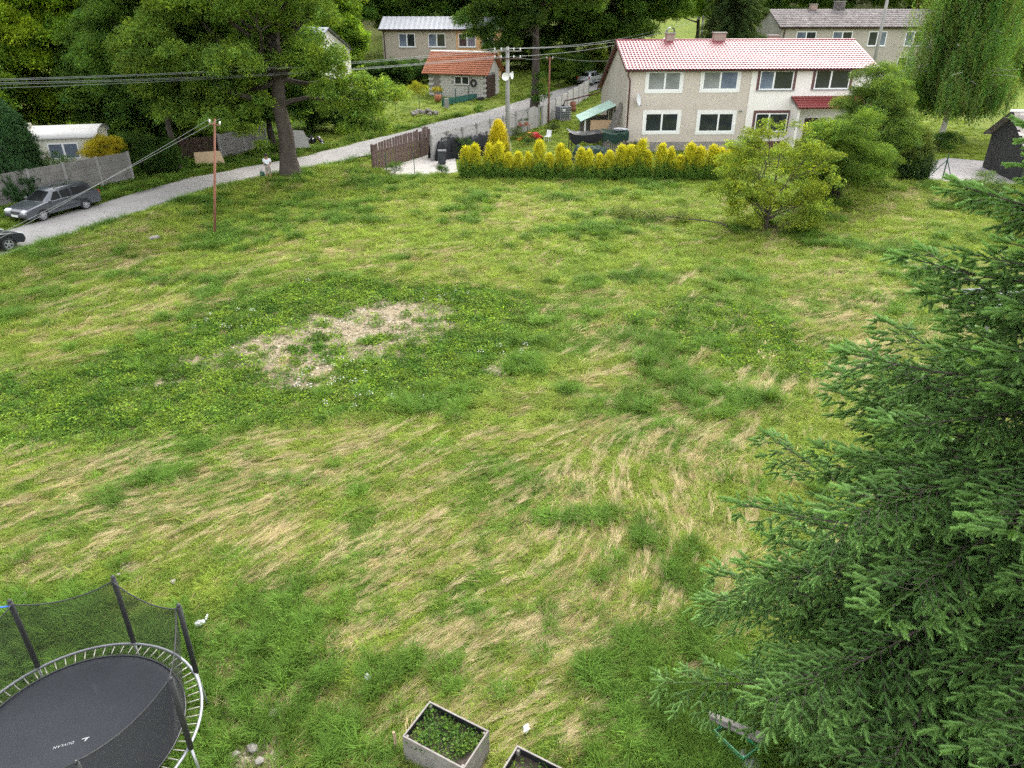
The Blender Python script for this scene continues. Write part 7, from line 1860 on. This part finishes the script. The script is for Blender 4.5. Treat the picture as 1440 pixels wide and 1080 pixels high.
for k in range(2): 
    o = thing('flower_pot', ('terracotta pot with a green plant on the rusty garden table', 'second terracotta pot on the rusty garden table')[k], 'pot', gt.location + Vector((-0.3 + 0.6 * k, 0, 0.742))); MB().lathe([(0, 0), (0.1, 0), (0.15, 0.2), (0.13, 0.2), (0.0, 0.17)], 12).build('pot', CLAY, o)
    scatter('plant', leaf_src, *crown_points([(0, 0, 0.36, 0.22, 1.0)], 500, 0.3, (0.06, 0.13, 0.03), 5 + k, fine=True), parent=o)
ch = thing('garden_chair', 'white plastic garden chair on the grass near the shelter', 'chair', G(770, 199), R(-30))
MB().mm((-0.22, -0.22, 0.40), (0.22, 0.22, 0.43)).build('seat', WHITEMETAL, ch); MB().box((0, 0.24, 0.65), (0.44, 0.03, 0.46), (-0.2, 0, 0)).build('backrest', WHITEMETAL, ch)
for x in (-0.2, 0.17):
    for y in (-0.2, 0.17): MB().mm((x, y, 0), (x + 0.03, y + 0.03, 0.40)).build('leg', WHITEMETAL, ch)
for k, (px, py, h, tint, lab) in enumerate(((742, 205, 1.1, (0.06, 0.12, 0.035), 'low green flower bush behind the hedge near the brown tub'), (700, 214, 1.3, (0.05, 0.11, 0.03), 'green plant clump behind the hedge beside the concrete pole'), (778, 186, 0.8, (0.09, 0.13, 0.05), 'small flowering bush near the white garden chair'), (725, 196, 1.0, (0.07, 0.12, 0.04), 'loose green bush in front of the rusty garden table'),
                                             (835, 208, 1.5, (0.045, 0.095, 0.028), 'climbing green plant in front of the shelter slats'), (893, 214, 0.9, (0.05, 0.12, 0.03), 'round green bush at the foot of the beige house wall'), (555, 246, 0.9, (0.07, 0.14, 0.035), 'young green sapling growing before the brown gate'), (622, 246, 0.6, (0.06, 0.13, 0.03), 'weed clump at the field edge in front of the wheelie bin'), (655, 222, 1.5, (0.05, 0.105, 0.03), 'green bush between the bin and the black tarpaulin piles'))):
    tree('garden_plant', lab, G(px, py), h, 0.03, (h * 0.55, h * 0.5, h * 0.42), h * 0.5, tint, 300 + k, nclump=9, clump=0.34 * h ** 0.5, per=120, size=0.36, limbs=4, cat='plant', fine=True)
# wire fence in front of the hedge and at the yard
for k, px in enumerate((545, 584, 646, 768, 902, 965)):
    q = G(px, 247); o = thing('fence_post', 'thin green steel fence post along the front of the golden hedge', 'post', (q.x, q.y - 0.25, 0), group='thin posts before the hedge'); MB().tube([(0, 0, -0.2), (0, 0, 1.55)], 0.025, 6).build('tube', DKGREEN, o)
q = G(1325, 252)
fp = thing('braced_post', 'green steel corner post with slanting brace at the gravel yard', 'post', q)
MB().tube([(0, 0, -0.2), (0, 0, 1.65)], 0.04, 8).build('tube', DKGREEN, fp); MB().tube([(-1.15, -0.1, 0.0), (-0.03, 0, 1.25)], 0.03, 6).build('brace', DKGREEN, fp); MB().tube([(0.35, -0.6, -0.05), (0.03, 0, 1.2)], 0.03, 6).build('brace', DKGREEN, fp)
# things round the garage
FENCEG = mat('green_fence_mesh', (0.03, 0.14, 0.11), (0.025, 0.11, 0.09), 0.6, 2, 0.1)
gf = thing('green_fence', 'low green sheet fence with posts in front of the garage', 'fence', G(622, 150), math.atan2(G(677, 137).y - G(622, 150).y, G(677, 137).x - G(622, 150).x))
gl_ = (G(677, 137) - G(622, 150)).length
for k in range(4): MB().tube([(gl_ * k / 3, 0, -0.1), (gl_ * k / 3, 0, 1.5)], 0.05, 6).build('post', DKGREEN, gf)
for k in range(3): MB().mm((gl_ * k / 3 + 0.06, -0.02, 0.02), (gl_ * (k + 1) / 3 - 0.06, 0.02, 0.75)).build('sheet', FENCEG, gf)
for k in range(3):
    for z in (1.0, 1.25, 1.45): MB().tube([(gl_ * k / 3, 0, z), (gl_ * (k + 1) / 3, 0, z)], 0.012, 4).build('wire', DKGREEN, gf)
o = thing('meter_box', 'small grey concrete meter pillar at the end of the green fence', 'pillar', G(634, 152) + Vector((-0.4, -0.2, 0))); MB().mm((-0.22, -0.15, -0.1), (0.22, 0.15, 0.95)).build('pillar', POSTC, o, bevel=0.02)
def tyre_at(label, M, r=0.34):
    t = thing('scrap_tyre', label, 'tyre'); MB().lathe([(r * 0.58, -0.08), (r * 0.9, -0.1), (r, -0.05), (r, 0.05), (r * 0.9, 0.1), (r * 0.58, 0.08), (r * 0.62, 0.0), (r * 0.58, -0.08)], 22, M).build('rubber', TYRE, t, smooth=True)
gm = gar.matrix_basis if hasattr(gar, 'matrix_basis') else Matrix.Translation(gar.location)
gm = Matrix.Translation(gar.location) @ Euler(gar.rotation_euler).to_matrix().to_4x4()
tyre_at('black tyre hanging on the white garage wall beside its window', gm @ Matrix.Translation((5.25, -0.12, 1.5)) @ Euler((R(90), 0, 0)).to_matrix().to_4x4(), 0.38)
tyre_at('old tyre lying on the ground by the garage corner', Matrix.Translation(gm @ Vector((6.3, -0.7, -0.15))) , 0.4)
tyre_at('second old tyre stacked on the one by the garage corner', Matrix.Translation(gm @ Vector((6.3, -0.7, 0.06))), 0.38)
fpo = thing('flower_pot', 'terracotta pot with yellow flowers in front of the garage door', 'pot', G(616, 143)); MB().lathe([(0, 0), (0.28, 0), (0.4, 0.65), (0.36, 0.65), (0.0, 0.58)], 14).build('pot', CLAY, fpo, smooth=True)
scatter('plant', leaf_src, *crown_points([(0, 0, 1.1, 0.6, 1.0)], 260, 0.45, (0.30, 0.28, 0.03), 5, fine=True), parent=fpo)
# low grey cover seen through the spruce twigs
cv = thing('sheet_roof', 'pale grey flat sheet roof seen through the spruce twigs', 'roof', gp(17.3, 24.6), R(8))
for x in (0.1, 2.3):
    for y in (0.1, 1.7): MB().mm((x - 0.05, y - 0.05, -0.1), (x + 0.05, y + 0.05, 0.9)).build('post', OLDWOOD, cv)
b = MB(); us = [i * 2.4 / 48 for i in range(49)]
b.sheet(lambda u, v: (u, v, 0.95 + 0.012 * math.sin(u * 40) + 0.06 * v), us, [0, 0.9, 1.8]); b.sheet(lambda u, v: (u, v, 0.92 + 0.012 * math.sin(u * 40) + 0.06 * v), us[::-1], [0, 0.9, 1.8]); b.build('cover', mat('pale_grey_sheet', (0.17, 0.18, 0.19), (0.14, 0.15, 0.158), 0.85, 2, 0.1, spec=0.1), cv, smooth=True)
BLOCKED += [[(33, 48.6), (40.3, 47.9), (40.8, 53.6), (33.7, 54.2)], [(8.6, 59.2), (27.6, 60.2), (27.2, 73), (8.0, 72)], [(-8.6, 84), (-1.9, 83.2), (-1.4, 87.4), (-8, 88.2)], [(6.0, 63), (9, 63), (9, 68), (6, 68)]]
n = grow_field()
